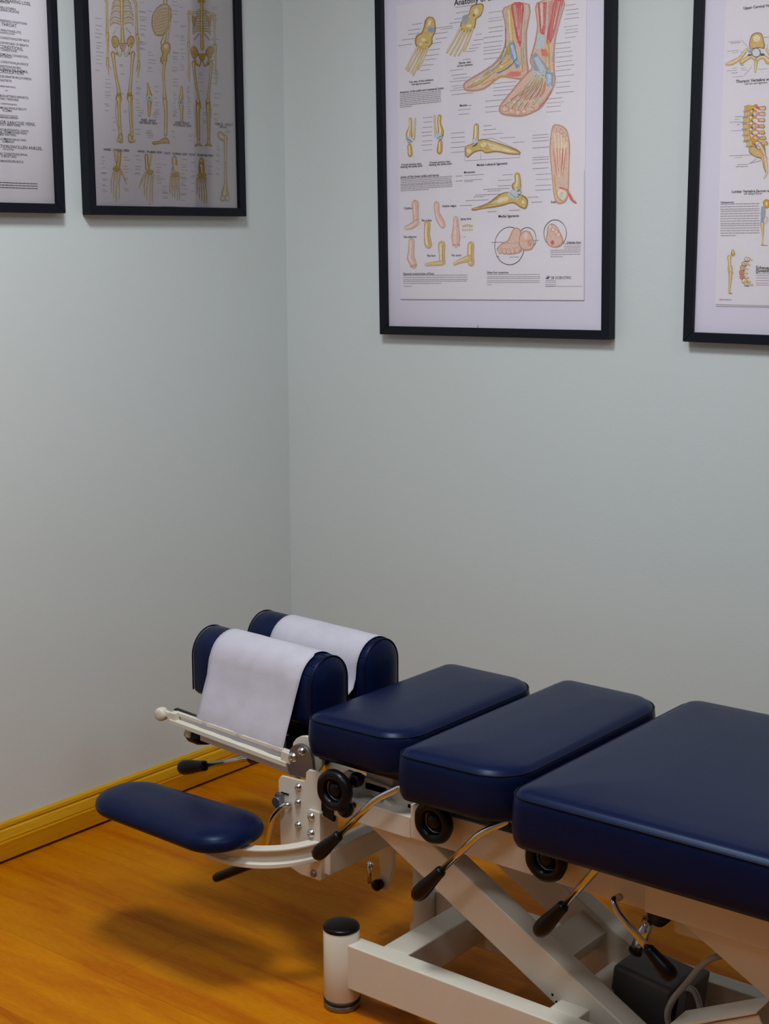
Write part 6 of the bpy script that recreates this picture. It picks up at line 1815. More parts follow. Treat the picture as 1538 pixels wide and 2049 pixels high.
  ('S','bonedark',[1498,3967,81,1588,3837,51,1638,3667,68,1678,3497,39,1678,3397,45,1628,3307,22]),
  ('S','skin',[1498,3967,67,1588,3837,43,1638,3667,56,1678,3497,33,1678,3397,37,1628,3307,19]),
  ('S','bonelight',[1498,3977,20,1588,3847,13,1638,3677,17,1678,3507,15,1668,3397,13,1628,3317,8]),
  ('S','red',[1418,3967,15,1478,3877,12,1688,3697,10]),
  ('S','greydark',[1398,3967,18,1458,3877,10]),
  ('B','orange',[1418,4057,1418,4037,1398,4027,1388,4017,1368,4017,1348,4027,1328,4037,1328,4057,1328,4077,1338,4087,1358,4097,1378,4097,1398,4087,1408,4067]),
  ('D','ink2',948,4537,120,26),
  ('D','ink2',938,4487,120,15),
  ('D','ink2',838,4437,210,22),
  ('D','ink2',998,4387,60,23),
  ('D','ink2',878,4267,110,15),
  ('D','ink2',848,3777,250,22),
  ('D','ink2',968,3737,160,15),
  ('D','ink2',1038,3597,230,22),
  ('D','ink2',1008,3557,260,26),
  ('S','ink2',[1068,4537,8,1258,4527,5]),
  ('S','ink2',[1048,4427,9,1168,4437,8]),
  ('S','ink2',[988,4267,9,1178,4267,5]),
  ('S','ink2',[1098,3777,10,1438,3777,7]),
  ('S','ink2',[1278,3607,7,1548,3657,10]),
  ('S','ink2',[1298,3607,7,1448,3697,8]),
  ('T','ink','Lumbar Vertebra,Sacrum and Coccyx',938,3067,53,'L',1),
  ('T','ink','left oblique dorsal',1208,3017,38,'L',0),
  ('T','ink','Osteoporosis',698,2857,38,'L',1),
  ('D','ink2',698,2817,850,30),
  ('D','ink2',698,2767,850,30),
  ('D','ink2',698,2717,860,30),
  ('D','ink2',708,2677,850,30),
  ('D','ink2',708,2627,850,30),
  ('D','ink2',708,2577,850,30),
  ('D','ink2',708,2527,850,30),
  ('D','ink2',708,2477,860,30),
  ('D','ink2',718,2427,850,30),
  ('D','ink2',718,2387,850,30),
  ('D','ink2',718,2337,850,30),
  ('D','ink2',718,2287,850,30),
  ('D','ink2',718,2237,860,30),
  ('D','ink2',728,2187,340,30),
  ('S','bonedark',[1698,2827,150,1708,2767,112]),
  ('S','orange',[1698,2827,125,1708,2767,94]),
  ('S','bonelight',[1698,2837,28,1708,2787,38]),
  ('S','greydark',[1648,2727,55,1648,2617,75,1638,2527,65]),
  ('S','grey',[1638,2727,90,1638,2617,107,1638,2537,79]),
  ('S','blue',[1628,2527,63,1628,2427,82]),
  ('S','bonedark',[1708,2547,31,1738,2497,36,1688,2417,27]),
  ('S','skin',[1708,2547,26,1738,2497,30,1688,2417,23]),
  ('S','bonelight',[1708,2547,8,1738,2497,7,1688,2417,7]),
  ('S','bonedark',[1628,2407,87,1638,2267,39,1648,2097,27,1648,2007,27]),
  ('S','bone',[1628,2407,73,1638,2267,33,1648,2097,23,1648,2007,23]),
  ('S','bonelight',[1628,2417,22,1638,2277,10,1638,2097,12,1648,2017,10]),
  ('S','bonedark',[1618,1997,17,1768,1987,10]),
  ('S','skindark',[1668,2407,4,1668,2167,6]),
  ('S','bonedark',[1008,1887,51,1018,1817,99]),
  ('S','orange',[1008,1887,43,1018,1817,82]),
  ('S','bonelight',[1008,1897,13,1018,1827,25]),
  ('S','bonedark',[998,1867,18,988,1817,30]),
  ('S','bonedark',[938,1747,95,948,1637,63,968,1517,108,978,1447,95]),
  ('S','bone',[938,1747,79,948,1637,52,968,1517,90,978,1447,79]),
  ('S','bonelight',[938,1757,24,948,1647,16,968,1527,27,978,1457,24]),
  ('S','bonedark',[978,1427,86,978,1287,68,968,1137,49,968,1037,40]),
  ('S','bone',[978,1427,71,978,1287,56,968,1137,41,968,1037,34]),
  ('S','bonelight',[978,1437,21,978,1287,11,968,1147,12,968,1037,7]),
  ('S','bonedark',[978,1637,12,998,1497,18,1048,1417,18]),
  ('S','bone',[978,1637,10,998,1497,15,1048,1417,15]),
  ('S','bonelight',[978,1637,3,998,1497,4,1048,1417,4]),
  ('S','bonedark',[958,1017,18,1028,1017,20]),
  ('S','skindark',[978,1727,4,958,1457,6,978,1047,6]),
  ('B','bonedark',[1388,1707,1388,1687,1368,1677,1348,1667,1318,1667,1298,1677,1278,1687,1268,1707,1278,1737,1288,1747,1318,1757,1338,1757,1368,1747,1388,1737]),
  ('B','bonelight',[1378,1707,1378,1697,1368,1687,1348,1677,1318,1677,1298,1687,1288,1697,1278,1707,1288,1727,1298,1737,1318,1747,1338,1747,1358,1737,1378,1727]),
  ('S','greydark',[1278,1667,13,1378,1667,13]),
  ('S','bonedark',[1398,1707,40,1458,1687,18]),
  ('S','bone',[1398,1707,34,1458,1687,15]),
  ('S','bonelight',[1398,1707,7,1458,1687,5]),
  ('B','red',[1348,1707,1348,1697,1348,1697,1338,1697,1338,1697,1328,1697,1328,1697,1328,1707,1328,1707,1328,1717,1338,1717,1338,1717,1348,1717,1348,1707]),
  ('B','bonedark',[1338,1627,1338,1597,1318,1587,1288,1577,1268,1577,1238,1587,1218,1597,1218,1627,1218,1647,1238,1657,1258,1667,1288,1667,1318,1657,1328,1647]),
  ('B','grey2',[1328,1627,1328,1607,1308,1597,1288,1587,1268,1587,1248,1597,1228,1607,1228,1627,1228,1637,1248,1647,1268,1657,1288,1657,1308,1647,1328,1637]),
  ('S','greydark',[1228,1577,11,1318,1577,18]),
  ('S','bonedark',[1338,1617,46,1398,1597,27]),
  ('S','bone',[1338,1617,38,1398,1597,22]),
  ('S','bonelight',[1338,1617,10,1398,1607,9]),
  ('B','red',[1298,1617,1298,1617,1298,1607,1288,1607,1278,1607,1278,1607,1268,1617,1268,1617,1268,1627,1278,1627,1278,1627,1288,1627,1288,1627,1298,1627]),
  ('B','bonedark',[1308,1537,1298,1517,1278,1497,1258,1487,1228,1487,1208,1497,1188,1517,1178,1537,1188,1557,1198,1577,1228,1587,1258,1587,1278,1577,1298,1557]),
  ('B','bone',[1298,1537,1288,1517,1278,1507,1258,1497,1228,1497,1208,1507,1198,1517,1188,1537,1198,1547,1208,1557,1228,1567,1248,1567,1278,1567,1288,1547]),
  ('S','greydark',[1198,1487,8,1288,1487,13]),
  ('S','bonedark',[1308,1527,41,1368,1507,18]),
  ('S','bone',[1308,1527,34,1368,1507,15]),
  ('S','bonelight',[1308,1537,14,1368,1517,7]),
  ('B','red',[1268,1527,1258,1527,1258,1517,1258,1517,1248,1517,1238,1517,1238,1527,1238,1527,1238,1537,1238,1537,1248,1537,1248,1537,1258,1537,1258,1537]),
  ('B','bonedark',[1288,1447,1288,1427,1268,1407,1238,1397,1218,1397,1188,1407,1168,1427,1168,1447,1168,1467,1188,1487,1208,1497,1238,1497,1268,1487,1278,1467]),
  ('B','redlight',[1278,1447,1278,1427,1258,1417,1238,1407,1218,1407,1198,1417,1178,1427,1178,1447,1178,1457,1198,1477,1218,1477,1238,1477,1258,1477,1268,1457]),
  ('S','greydark',[1178,1407,15,1268,1397,13]),
  ('S','bonedark',[1288,1437,46,1348,1427,36]),
  ('S','bone',[1288,1437,38,1348,1427,30]),
  ('S','bonelight',[1288,1447,14,1348,1427,9]),
  ('B','red',[1248,1437,1248,1437,1248,1437,1238,1427,1228,1427,1228,1437,1218,1437,1218,1437,1218,1447,1228,1447,1228,1447,1238,1447,1238,1447,1248,1447]),
  ('B','bonedark',[1308,1357,1298,1337,1288,1317,1258,1307,1228,1307,1208,1317,1188,1337,1178,1357,1188,1377,1208,1397,1228,1407,1258,1407,1278,1397,1298,1377]),
  ('B','redlight',[1298,1357,1288,1347,1278,1327,1258,1327,1238,1327,1208,1327,1198,1337,1188,1357,1198,1377,1208,1387,1228,1387,1258,1397,1278,1387,1288,1377]),
  ('S','greydark',[1198,1317,11,1288,1307,13]),
  ('S','bonedark',[1308,1347,41,1368,1337,36]),
  ('S','bone',[1308,1347,34,1368,1337,30]),
  ('S','bonelight',[1308,1357,14,1368,1337,7]),
  ('B','red',[1268,1357,1268,1347,1258,1347,1258,1347,1248,1337,1248,1347,1238,1347,1238,1357,1238,1357,1248,1357,1248,1367,1258,1367,1258,1357,1268,1357]),
  ('B','bonedark',[1358,1277,1348,1257,1328,1237,1308,1227,1278,1227,1258,1237,1238,1257,1228,1277,1238,1297,1248,1317,1278,1327,1308,1327,1328,1317,1348,1297]),
  ('B','bonelight',[1348,1277,1338,1267,1328,1247,1308,1247,1278,1247,1258,1247,1248,1267,1238,1277,1248,1297,1258,1307,1278,1317,1298,1317,1318,1307,1338,1297]),
  ('S','greydark',[1248,1237,11,1338,1227,9]),
  ('S','bonedark',[1358,1277,40,1418,1257,27]),
  ('S','bone',[1358,1277,34,1418,1257,22]),
  ('S','bonelight',[1358,1277,7,1418,1257,4]),
  ('B','red',[1318,1277,1308,1267,1308,1267,1308,1267,1298,1267,1288,1267,1288,1267,1288,1277,1288,1277,1288,1277,1298,1287,1298,1287,1308,1277,1308,1277]),
  ('B','bonedark',[1408,1217,1398,1197,1388,1177,1358,1167,1338,1167,1308,1177,1288,1197,1288,1217,1288,1237,1308,1257,1328,1267,1358,1267,1378,1257,1398,1237]),
  ('B','grey2',[1398,1217,1398,1207,1378,1187,1358,1187,1338,1187,1318,1187,1298,1197,1298,1217,1298,1227,1308,1247,1338,1247,1358,1247,1378,1247,1388,1237]),
  ('S','greydark',[1298,1177,15,1388,1167,13]),
  ('S','bonedark',[1408,1207,41,1468,1197,36]),
  ('S','bone',[1408,1207,34,1468,1197,30]),
  ('S','bonelight',[1408,1217,14,1468,1197,7]),
  ('B','red',[1368,1217,1368,1207,1358,1207,1358,1197,1348,1197,1348,1207,1338,1207,1338,1207,1338,1217,1348,1217,1348,1227,1358,1227,1358,1217,1368,1217]),
  ('S','skindark',[1238,1637,6,1188,1427,4,1288,1217,4]),
  ('T','ink',"Scheuermann's disease",1528,1547,70,'L',1),
  ('T','ink','(Juvenile kyphosis)',1528,1487,70,'L',1),
  ('D','ink2',1538,1427,590,20),
  ('D','ink2',1538,1387,590,20),
  ('D','ink2',1538,1337,590,20),
  ('D','ink2',1538,1287,600,20),
  ('D','ink2',1548,1237,590,20),
  ('D','ink2',1548,1197,590,20),
  ('D','ink2',748,887,270,35),
  ('S','ink2',[678,757,10,2378,767,10]),
 ],
}
# ------------------------------------------------------------ framed charts
INK = {'ink': (30,28,34), 'ink2': (156,146,152), 'bone': (206,178,116), 'bonedark': (156,126,86), 'bonelight': (226,212,176), 'yellow': (200,164,76),
       'skin': (214,182,166), 'skindark': (186,146,128), 'pinklight': (226,200,190), 'pink': (204,150,138), 'red': (200,100,100), 'redlight': (212,132,116),
       'blue': (138,158,190), 'bluelight': (188,200,208), 'grey': (158,164,170), 'grey2': (206,194,176), 'greydark': (92,94,102), 'white': (214,210,214), 'navy': (56,62,120), 'orange': (206,150,52)}
INK_M = {k: mat('print_'+k, tuple([min(0.95, c*1.25) for c in srgb(*v)[:3]]+[1]), 0.75, spec=0.2, noise=(260, tuple([min(0.95, c*0.92) for c in srgb(*v)[:3]]+[1]), 0.6)) for k, v in INK.items()}
INK_K = list(INK.keys())
def text_polys(txt, size, align, bold):
    cu = D.curves.new('lettering', 'FONT'); cu.body = txt; cu.size = size; cu.align_x = {'L': 'LEFT', 'C': 'CENTER', 'R': 'RIGHT'}[align]
    cu.resolution_u = 2; cu.offset = size*0.014*bold
    o = D.objects.new('lettering', cu); COL.objects.link(o)
    dg = bpy.context.evaluated_depsgraph_get(); me = D.meshes.new_from_object(o.evaluated_get(dg))
    V = [v.co.copy() for v in me.vertices]; F = [list(p.vertices) for p in me.polygons]
    D.objects.remove(o); D.curves.remove(cu); D.meshes.remove(me)
    return V, F
def cr2(p, closed, k=3):
    n = len(p); out = []
    for i in range(n if closed else n-1):
        q = [p[(i+d) % n] if closed else p[min(max(i+d, 0), n-1)] for d in (-1, 0, 1, 2)]
        for j in range(k):
            t = j/k
            out.append(tuple(0.5*((2*b)+(c-a)*t+(2*a-5*b+4*c-d)*t*t+(3*b-a-3*c+d)*t**3) for a, b, c, d in zip(*q)))
    if not closed: out.append(tuple(p[-1]))
    return out
def build_art(key, parent, lim):
    ba, bt = nb(), nb(); rnd = random.Random(key); k = 0
    a0, a1, b0, b1 = lim
    ok = lambda a, b: a0 <= a <= a1 and b0 <= b <= b1
    for it in ART[key]:
        n = -(0.0168 + k*1.1e-6); mi = INK_K.index(it[1])
        if it[0] == 'B':
            q = it[2]; pts = [(q[i]*1e-4, q[i+1]*1e-4) for i in range(0, len(q), 2)]
            if not any(ok(*p) for p in pts): continue
            if len(pts) > 5 and it[1] != 'x': pts = cr2(pts, True)
            pts = [(min(max(a, a0), a1), min(max(b, b0), b1)) for a, b in pts]
            vs = [ba.verts.new((a, n, b)) for a, b in pts]
            f = ba.faces.new(vs); f.material_index = mi; k += 1
        elif it[0] == 'S':
            q = it[2]; P = [Vector((q[i]*1e-4, q[i+1]*1e-4)) for i in range(0, len(q), 3)]; W = [q[i+2]*1e-4 for i in range(0, len(q), 3)]
            if not any(ok(*p) for p in P): continue
            if len(P) >= 3:                     # smooth the bends
                Q3 = cr2([(P[i].x, P[i].y, W[i]) for i in range(len(P))], False)
                P = [Vector(q[:2]) for q in Q3]; W = [max(q[2], 1e-4) for q in Q3]
            P = [Vector((min(max(p.x, a0), a1), min(max(p.y, b0), b1))) for p in P]
            Lf, Rt = [], []
            for i in range(len(P)):
                t = P[min(i+1, len(P)-1)]-P[max(i-1, 0)]
                if t.length < 1e-7: t = Vector((0, 1))
                t.normalize(); s = Vector((-t.y, t.x))*W[i]/2; Lf.append(P[i]+s); Rt.append(P[i]-s)
            def capp(c, t, r):                  # rounded end
                return [c+t*r*0.5*math.cos(x)+Vector((-t.y, t.x))*r*0.5*math.sin(x) for x in (0.9, 0, -0.9)]
            t1 = (P[-1]-P[-2]); t1 = t1.normalized() if t1.length > 1e-7 else Vector((0, 1)); t0 = (P[0]-P[1]); t0 = t0.normalized() if t0.length > 1e-7 else Vector((0, 1))
            vl = [ba.verts.new((p.x, n, p.y)) for p in Lf]; vr = [ba.verts.new((p.x, n, p.y)) for p in Rt]
            for i in range(len(P)-1):
                f = ba.faces.new((vl[i], vl[i+1], vr[i+1], vr[i])); f.material_index = mi
            if W[-1] > 0.002:
                e = [ba.verts.new((p.x, n, p.y)) for p in capp(P[-1], t1, W[-1])]; f = ba.faces.new([vl[-1]]+e+[vr[-1]]); f.material_index = mi
            if W[0] > 0.002:
                e = [ba.verts.new((p.x, n, p.y)) for p in capp(P[0], t0, W[0])]; f = ba.faces.new([vr[0]]+e+[vl[0]]); f.material_index = mi
            k += 1
        elif it[0] == 'D':
            a, b, wd, h = [v*1e-4 for v in it[2:6]]; end = a+wd; h *= 0.5
            while a < end-0.0015:
                l = min(rnd.uniform(0.004, 0.014)*h/0.0012*0.5+0.002, end-a)
                if ok(a, b) and ok(a+l, b):
                    vs = [bt.verts.new((x, -0.0168, z)) for x, z in ((a, b-h/2), (a+l, b-h/2), (a+l, b+h/2), (a, b+h/2))]
                    f = bt.faces.new(vs); f.material_index = 0 if it[1] == 'ink2' else 1
                a += l + h*0.7
        elif it[0] == 'T':
            txt, a, b, h, al, bold = it[2], it[3]*1e-4, it[4]*1e-4, it[5]*1e-4, it[6], it[7]
            V, F = text_polys(txt, h/0.72, al, bold)
            vs = [bt.verts.new((a+v.x, -0.0169, b-h/2+v.y)) for v in V]
            for f in F:
                if all(ok(a+V[i].x, b+V[i].y) for i in f):
                    try: ff = bt.faces.new([vs[i] for i in f]); ff.material_index = 1
                    except ValueError: pass
            lo = [v for v in vs if not v.link_faces]
            for v in lo: bt.verts.remove(v)
    for f in ba.faces:
        f.normal_update()
    if len(ba.faces):
        bmesh.ops.triangulate(ba, faces=[f for f in ba.faces if len(f.verts) > 4])
    return ba, bt
def fin_flat(name, bm, mats, parent):
    me = D.meshes.new(name)
    for f in bm.faces:
        f.normal_update()
        if f.normal.y > 0: f.normal_flip()
    bm.to_mesh(me); bm.free()
    for m in mats: me.materials.append(m)
    o = D.objects.new(name, me); COL.objects.link(o); o.parent = parent; return o
def chart(key, loc, rotz, tilt, A0, A1, H, paper, label, extra_label):
    """frame lies in local x (right), z (up), wall at local y=0, room at -y"""
    e = empty('framed_chart', loc, label, 'poster', None)
    e.rotation_euler = (0, -tilt, rotz)
    B, T = 0.020, 0.028
    bm = nb()
    def mitre(p, q, pi, qi):
        c = [p, q, qi, pi]
        a = [bm.verts.new((x, -T, z)) for x, z in c]; b = [bm.verts.new((x, -0.002, z)) for x, z in c]
        bm.faces.new(a); bm.faces.new(b[::-1])
        for i in range(4): bm.faces.new((a[i], b[i], b[(i+1) % 4], a[(i+1) % 4]))
    o = [(A0, 0), (A1, 0), (A1, H), (A0, H)]; n = [(A0+B, B), (A1-B, B), (A1-B, H-B), (A0+B, H-B)]
    for i in range(4): mitre(o[i], o[(i+1) % 4], n[i], n[(i+1) % 4])
    fin('frame', bm, M_FRAME, e, bevel=0.0012, local=True)
    fin('mount_board', box(nb(), A0+0.012, A1-0.012, -0.0150, -0.004, 0.012, H-0.012), M_BACKING, e, smooth=False, local=True)
    p0, p1, q0, q1 = paper
    bm = nb(); N = 24
    R = []
    for i in range(N+1):
        x = p0+(p1-p0)*i/N
        R.append([Vector((x, -0.0164, q0)), Vector((x, -0.0164, q1)), Vector((x, -0.0152, q1)), Vector((x, -0.0152, q0))])
    rings(bm, R)
    sh = fin('chart_sheet', bm, M_SHEET, e, smooth=False, local=True)
    lim = (A0+B+0.0005, A1-B-0.0005, B+0.0005, H-B-0.0005)
    ba, bt = build_art(key, e, lim)
    if len(ba.faces): fin_flat('printed_drawing', ba, [INK_M[k] for k in INK_K], sh)
    else: ba.free()
    fin_flat('printed_text', bt, [INK_M['ink2'], INK_M['ink']], sh)
    fin('glazing', box(nb(), A0+0.014, A1-0.014, -0.0222, -0.0212, 0.014, H-0.014), M_GLASS, e, smooth=False, local=True)
    return e
chart('foot', (0.3289, 0, 1.1323), 0, 0.0156, 0, 0.640, 0.945, (0.0575, 0.571, 0.0845, 0.765), 'black framed foot and ankle anatomy chart right of the room corner', '')
chart('spine', (1.1462, 0, 1.1453), 0, 0.0, 0, 0.640, 0.945, (0.066, 0.575, 0.079, 0.762), 'black framed spine and vertebrae chart cut off by the right photo edge', '')
chart('skeleton', (0, -0.1732, 1.4171), PI/2, 0.004, -0.495, 0, 0.70, (-0.477, -0.018, 0.018, 0.682), 'black framed human skeleton chart with yellow bones on the left wall', '')
chart('symptoms', (0, -0.7357, 1.4171), PI/2, 0.0, -0.495, 0, 0.70, (-0.477, -0.018, 0.018, 0.682), 'black framed sheet of text only, nearest the left photo edge', '')

# ------------------------------------------------------------ the chiropractic table
TB = empty('chiropractic_table', (1.45, -0.83, 0), 'navy blue segmented chiropractic table on a cream steel scissor frame', 'treatment table')
def outline(hx, hy, r, nc=10, ns=14, rr=None):
    """rounded rectangle, counter-clockwise, dense; rr = radius of the two corners at +x"""
    pts = []; r = min(r, hx-1e-4, hy-1e-4); q = min(rr or r, hx-1e-4, hy-1e-4)
    C = [(hx-q, hy-q, 0), (-(hx-r), hy-r, PI/2), (-(hx-r), -(hy-r), PI), (hx-q, -(hy-q), 1.5*PI)]
    Q = [q, r, r, q]
    for i, (cx, cy, a) in enumerate(C):
        r = Q[i]
        for k in range(nc+1): t = a+PI/2*k/nc; pts.append((cx+r*math.cos(t), cy+r*math.sin(t)))
        nx, ny, na = C[(i+1) % 4]
        s = pts[-1]; r2 = Q[(i+1) % 4]; e = (nx+r2*math.cos(na), ny+r2*math.sin(na))
        for k in range(1, ns): pts.append((s[0]+(e[0]-s[0])*k/ns, s[1]+(e[1]-s[1])*k/ns))
    return pts
def cushion(name, cx, cy, hx, hy, r, z0, zs, crown=0.011, warp=None, slope=0.0, prof=None, piping=True, label=None, puff=0.004, rr=None):
    h = zs-z0; rr = rr or r
    P = prof or [(0.014, 0), (0.005, 0.003), (0.001, 0.012), (-0.0015, h*0.45), (0, h*0.8), (0.001, h-0.006), (0.0035, h-0.001), (0.006, h+0.001), (0.0085, h+0.004), (0.014, h+0.0075), (0.024, h+crown*0.86), (0.05, h+crown), (0.10, h+crown+puff*0.6), (0.16, h+crown+puff)]
    bm = nb(); R = []
    f = warp or (lambda x, y: (x, y))
    def place(x, y, z):
        x, y = f(x, y); return Vector((cx+x, cy+y, z0+z+slope*x))
    lim = min(hx, hy)
    for d, z in P:
        if d > lim-0.01: continue
        R.append([place(x, y, z) for x, y in outline(hx-d, hy-d, max(r-d*0.9, 0.012), rr=max(rr-d*0.9, 0.012))])
    rings(bm, R)
    o = fin(name, bm, M_LEATHER, TB, label=label)
    if piping:
        pp = [place(x, y, h-0.0005) for x, y in outline(hx-0.0018, hy-0.0018, r, rr=rr)]
        b2 = nb(); n = 6; RR = []
        N = len(pp)
        for i in range(N):
            t = (pp[(i+1) % N]-pp[i-1]).normalized(); s = t.cross(Vector((0, 0, 1))).normalized(); u = s.cross(t)
            RR.append([pp[i]+(s*math.cos(2*PI*k/n)+u*math.sin(2*PI*k/n))*0.0012 for k in range(n)])
        RR.append(RR[0]); rings(b2, RR, cap=False)
        bmesh.ops.remove_doubles(b2, verts=b2.verts, dist=1e-6)
        fin('piping', b2, M_PIPING, o)
    return o
def taper(k, bulge, hx):
    return lambda x, y: (x + 0.0*y, y*(1 + k*(x/hx)) + (1 if y > 0 else -1)*0)
# thoracic, lumbar, pelvic sections
cushion('chest_cushion', 1.030, -0.763, 0.113, 0.2175, 0.030, 0.450, 0.520, rr=0.062, warp=taper(-0.012, 0, 0.122), label='short navy section next to the headrest')
cushion('waist_cushion', 1.274, -0.763, 0.115, 0.2640, 0.030, 0.440, 0.520, rr=0.070, warp=taper(-0.016, 0, 0.120), label='middle navy section')
cushion('pelvis_cushion', 1.851, -0.766, 0.442, 0.3050, 0.036, 0.436, 0.520, label='long wide navy section')
# black boards under the cushions
for x0, x1, yy, z in ((0.925, 1.115, 0.185, 0.450), (1.170, 1.365, 0.225, 0.440), (1.43, 2.26, 0.26, 0.436)):
    fin('cushion_board', box(nb(), x0, x1, -0.763-yy, -0.763+yy, z-0.014, z-0.0005), M_BLACK, TB, bevel=0.002)
# head bolsters
def bolster(yc, label):
    x0, x1, hw, zb, zt = 0.548, 0.862, 0.0525, 0.474, 0.602
    def sec(x, d):
        w = hw-d; pts = []; zc = zt-hw
        for k in range(25):
            a = PI*k/24; pts.append((yc+w*math.cos(a), zc+(hw-d)*math.sin(a)))
        L = 6
        for k in range(1, L+1): pts.append((yc-w, zc-(zc-zb-d*0.6-0.008)*k/L))
        pts.append((yc-w+0.008, zb+d*0.6)); pts.append((yc+w-0.008, zb+d*0.6))
        for k in range(L, 0, -1): pts.append((yc+w, zc-(zc-zb-d*0.6-0.008)*k/L))
        return [Vector((x, y, z-(x-0.57)*0.03)) for y, z in pts]
    S = [(x0-0.006, 0.030), (x0-0.003, 0.014), (x0+0.001, 0.004), (x0+0.008, 0.0)]
    S += [(x0+0.008+(x1-0.045-x0)*k/10, -0.0006*math.sin(PI*k/10)) for k in range(1, 11)]
    S += [(x1-0.030, 0.0), (x1-0.022, 0.0012), (x1-0.012, 0.0004), (x1-0.002, 0.0008), (x1+0.001, 0.004), (x1+0.005, 0.012), (x1+0.008, 0.026), (x1+0.009, 0.040)]
    bm = nb(); rings(bm, [sec(x, d) for x, d in S])
    o = fin('head_bolster', bm, M_LEATHER, TB, label=label)
    for xx in (x1-0.001, x0+0.002):
        p = sec(xx, 0.0006)[:32+6]; p = [sec(xx, 0.0006)[-1-k] for k in range(6)][::-1] + sec(xx, 0.0006)[:31]
        fin('piping', tube(nb(), p, 0.0016, 8), M_PIPING, o)
    # gathered pleats beside the end seam
    bm = nb()
    for k in range(7):
        a = 0.5+k*0.36; zc = zt-hw
        for s in (0,):
            q = lambda x: Vector((x, yc+(hw-0.0008)*math.cos(a), zc+(hw-0.0008)*math.sin(a)-(x-0.57)*0.03))
            tube(bm, [q(x1-0.026), q(x1-0.014), q(x1-0.004)], [0.0006, 0.0020, 0.0008], 6)
    fin('pleats', bm, M_LEATHER, o)
    fin('bolster_board', box(nb(), x0+0.03, x1-0.02, yc-hw+0.012, yc+hw-0.012, zb-0.016, zb+0.006), M_BLACK, o, bevel=0.002)
    return o
bolster(-0.8425, 'near half of the split headrest'); bolster(-0.6875, 'far half of the split headrest')

# arm pads
def armpad(cx, cy, z0, label):
    P = [(0.030, 0), (0.012, 0.002), (0.003, 0.008), (0, 0.015), (0.002, 0.024), (0.009, 0.032), (0.020, 0.0375), (0.036, 0.0405), (0.052, 0.0415), (0.060, 0.0417)]
    return cushion('arm_pad', cx, cy, 0.188, 0.080, 0.073, z0, z0+0.024, prof=P, piping=False, label=label,
                   warp=lambda x, y: (x, y*(1.0+0.10*(x/0.205))))
ap = armpad(0.661, -1.054, 0.279, 'near armrest pad')
ap2 = armpad(0.42, -0.535, 0.235, 'far armrest pad')
# curved C-channel that carries the near pad
def sweep(bm, path, prof):
    R = []; P = [Vector(p) for p in path]
    for i, p in enumerate(P):
        t = (P[min(i+1, len(P)-1)]-P[max(i-1, 0)]); t.z = 0; t.normalize(); s = Vector((-t.y, t.x, 0))
        R.append([p+s*a+Vector((0, 0, b)) for a, b in prof])
    rings(bm, R); return bm
CH = [(-0.010, 0.0), (0.012, 0.0), (0.012, -0.004), (0.001, -0.006), (0.000, -0.016), (0.001, -0.022), (0.012, -0.028), (0.012, -0.036), (-0.010, -0.036)]
path = smooth_path([(0.924, -0.945, 0.283), (0.912, -0.975, 0.281), (0.888, -1.012, 0.280), (0.850, -1.044, 0.280), (0.800, -1.060, 0.280), (0.752, -1.060, 0.280)], 6)
fin('arm_bracket', sweep(nb(), path, CH), M_WHITE, TB, smooth=False, bevel=0.0012, label='curved cream bracket under the near arm pad')
fin('arm_bracket', tube(nb(), [(0.60, -0.545, 0.235), (0.72, -0.56, 0.235), (0.80, -0.60, 0.25), (0.84, -0.63, 0.27)], 0.012), M_WHITE, TB)

def bolt(x, y, z, r=0.0068, m=None, parent=None):
    b = lathe_y(nb(), x, z, [(r*1.15, y+0.001), (r*1.15, y-0.001), (r, y-0.0018), (r*0.92, y-0.0042), (r*0.6, y-0.0058), (r*0.45, y-0.0060), (r*0.38, y-0.0040)], 16)
    return fin('bolt', b, m or M_CHROME, parent or TB)
# mounting plate
PL = [(0.827,0.375),(0.834,0.384),(0.889,0.386),(0.8945,0.390),(0.896,0.405),(0.902,0.411),(0.933,0.411),(0.939,0.405),(0.941,0.354),(0.941,0.335),(0.934,0.328),(0.929,0.206),(0.926,0.203),(0.880,0.203),(0.835,0.215),(0.830,0.235),(0.829,0.288)]
mp = fin('mounting_plate', prism_y(nb(), PL, -0.950, -0.943), M_WHITE, TB, bevel=0.0010, label='cream plate with bolts at the head end')
bm = nb(); box(bm, 0.923, 0.929, -0.944, -0.900, 0.205, 0.328); fin('plate_flange', bm, M_WHITE, mp, bevel=0.001); fin('plate_flange', box(nb(), 0.832, 0.842, -0.944, -0.905, 0.225, 0.37), M_WHITE, mp, bevel=0.001)
for x, z in ((0.877,0.372),(0.876,0.342),(0.876,0.298)): bolt(x, -0.950, z, 0.0066, None, mp)
for x, z in ((0.913,0.243),(0.912,0.214)): bolt(x, -0.950, z, 0.0062, M_STEEL, mp)
fin('slot', box(nb(), 0.834, 0.853, -0.9512, -0.949, 0.3505, 0.3535), M_BLACK, mp, smooth=False)
ab = fin('arm_mount', prism_y(nb(), [(0.905,0.336),(0.9075,0.339),(0.931,0.339),(0.934,0.336),(0.934,0.258),(0.905,0.258)], -0.957, -0.9505), M_WHITE, TB, bevel=0.0012)
bolt(0.914, -0.957, 0.326, 0.0072, None, ab); bolt(0.913, -0.957, 0.294, 0.0072, None, ab)
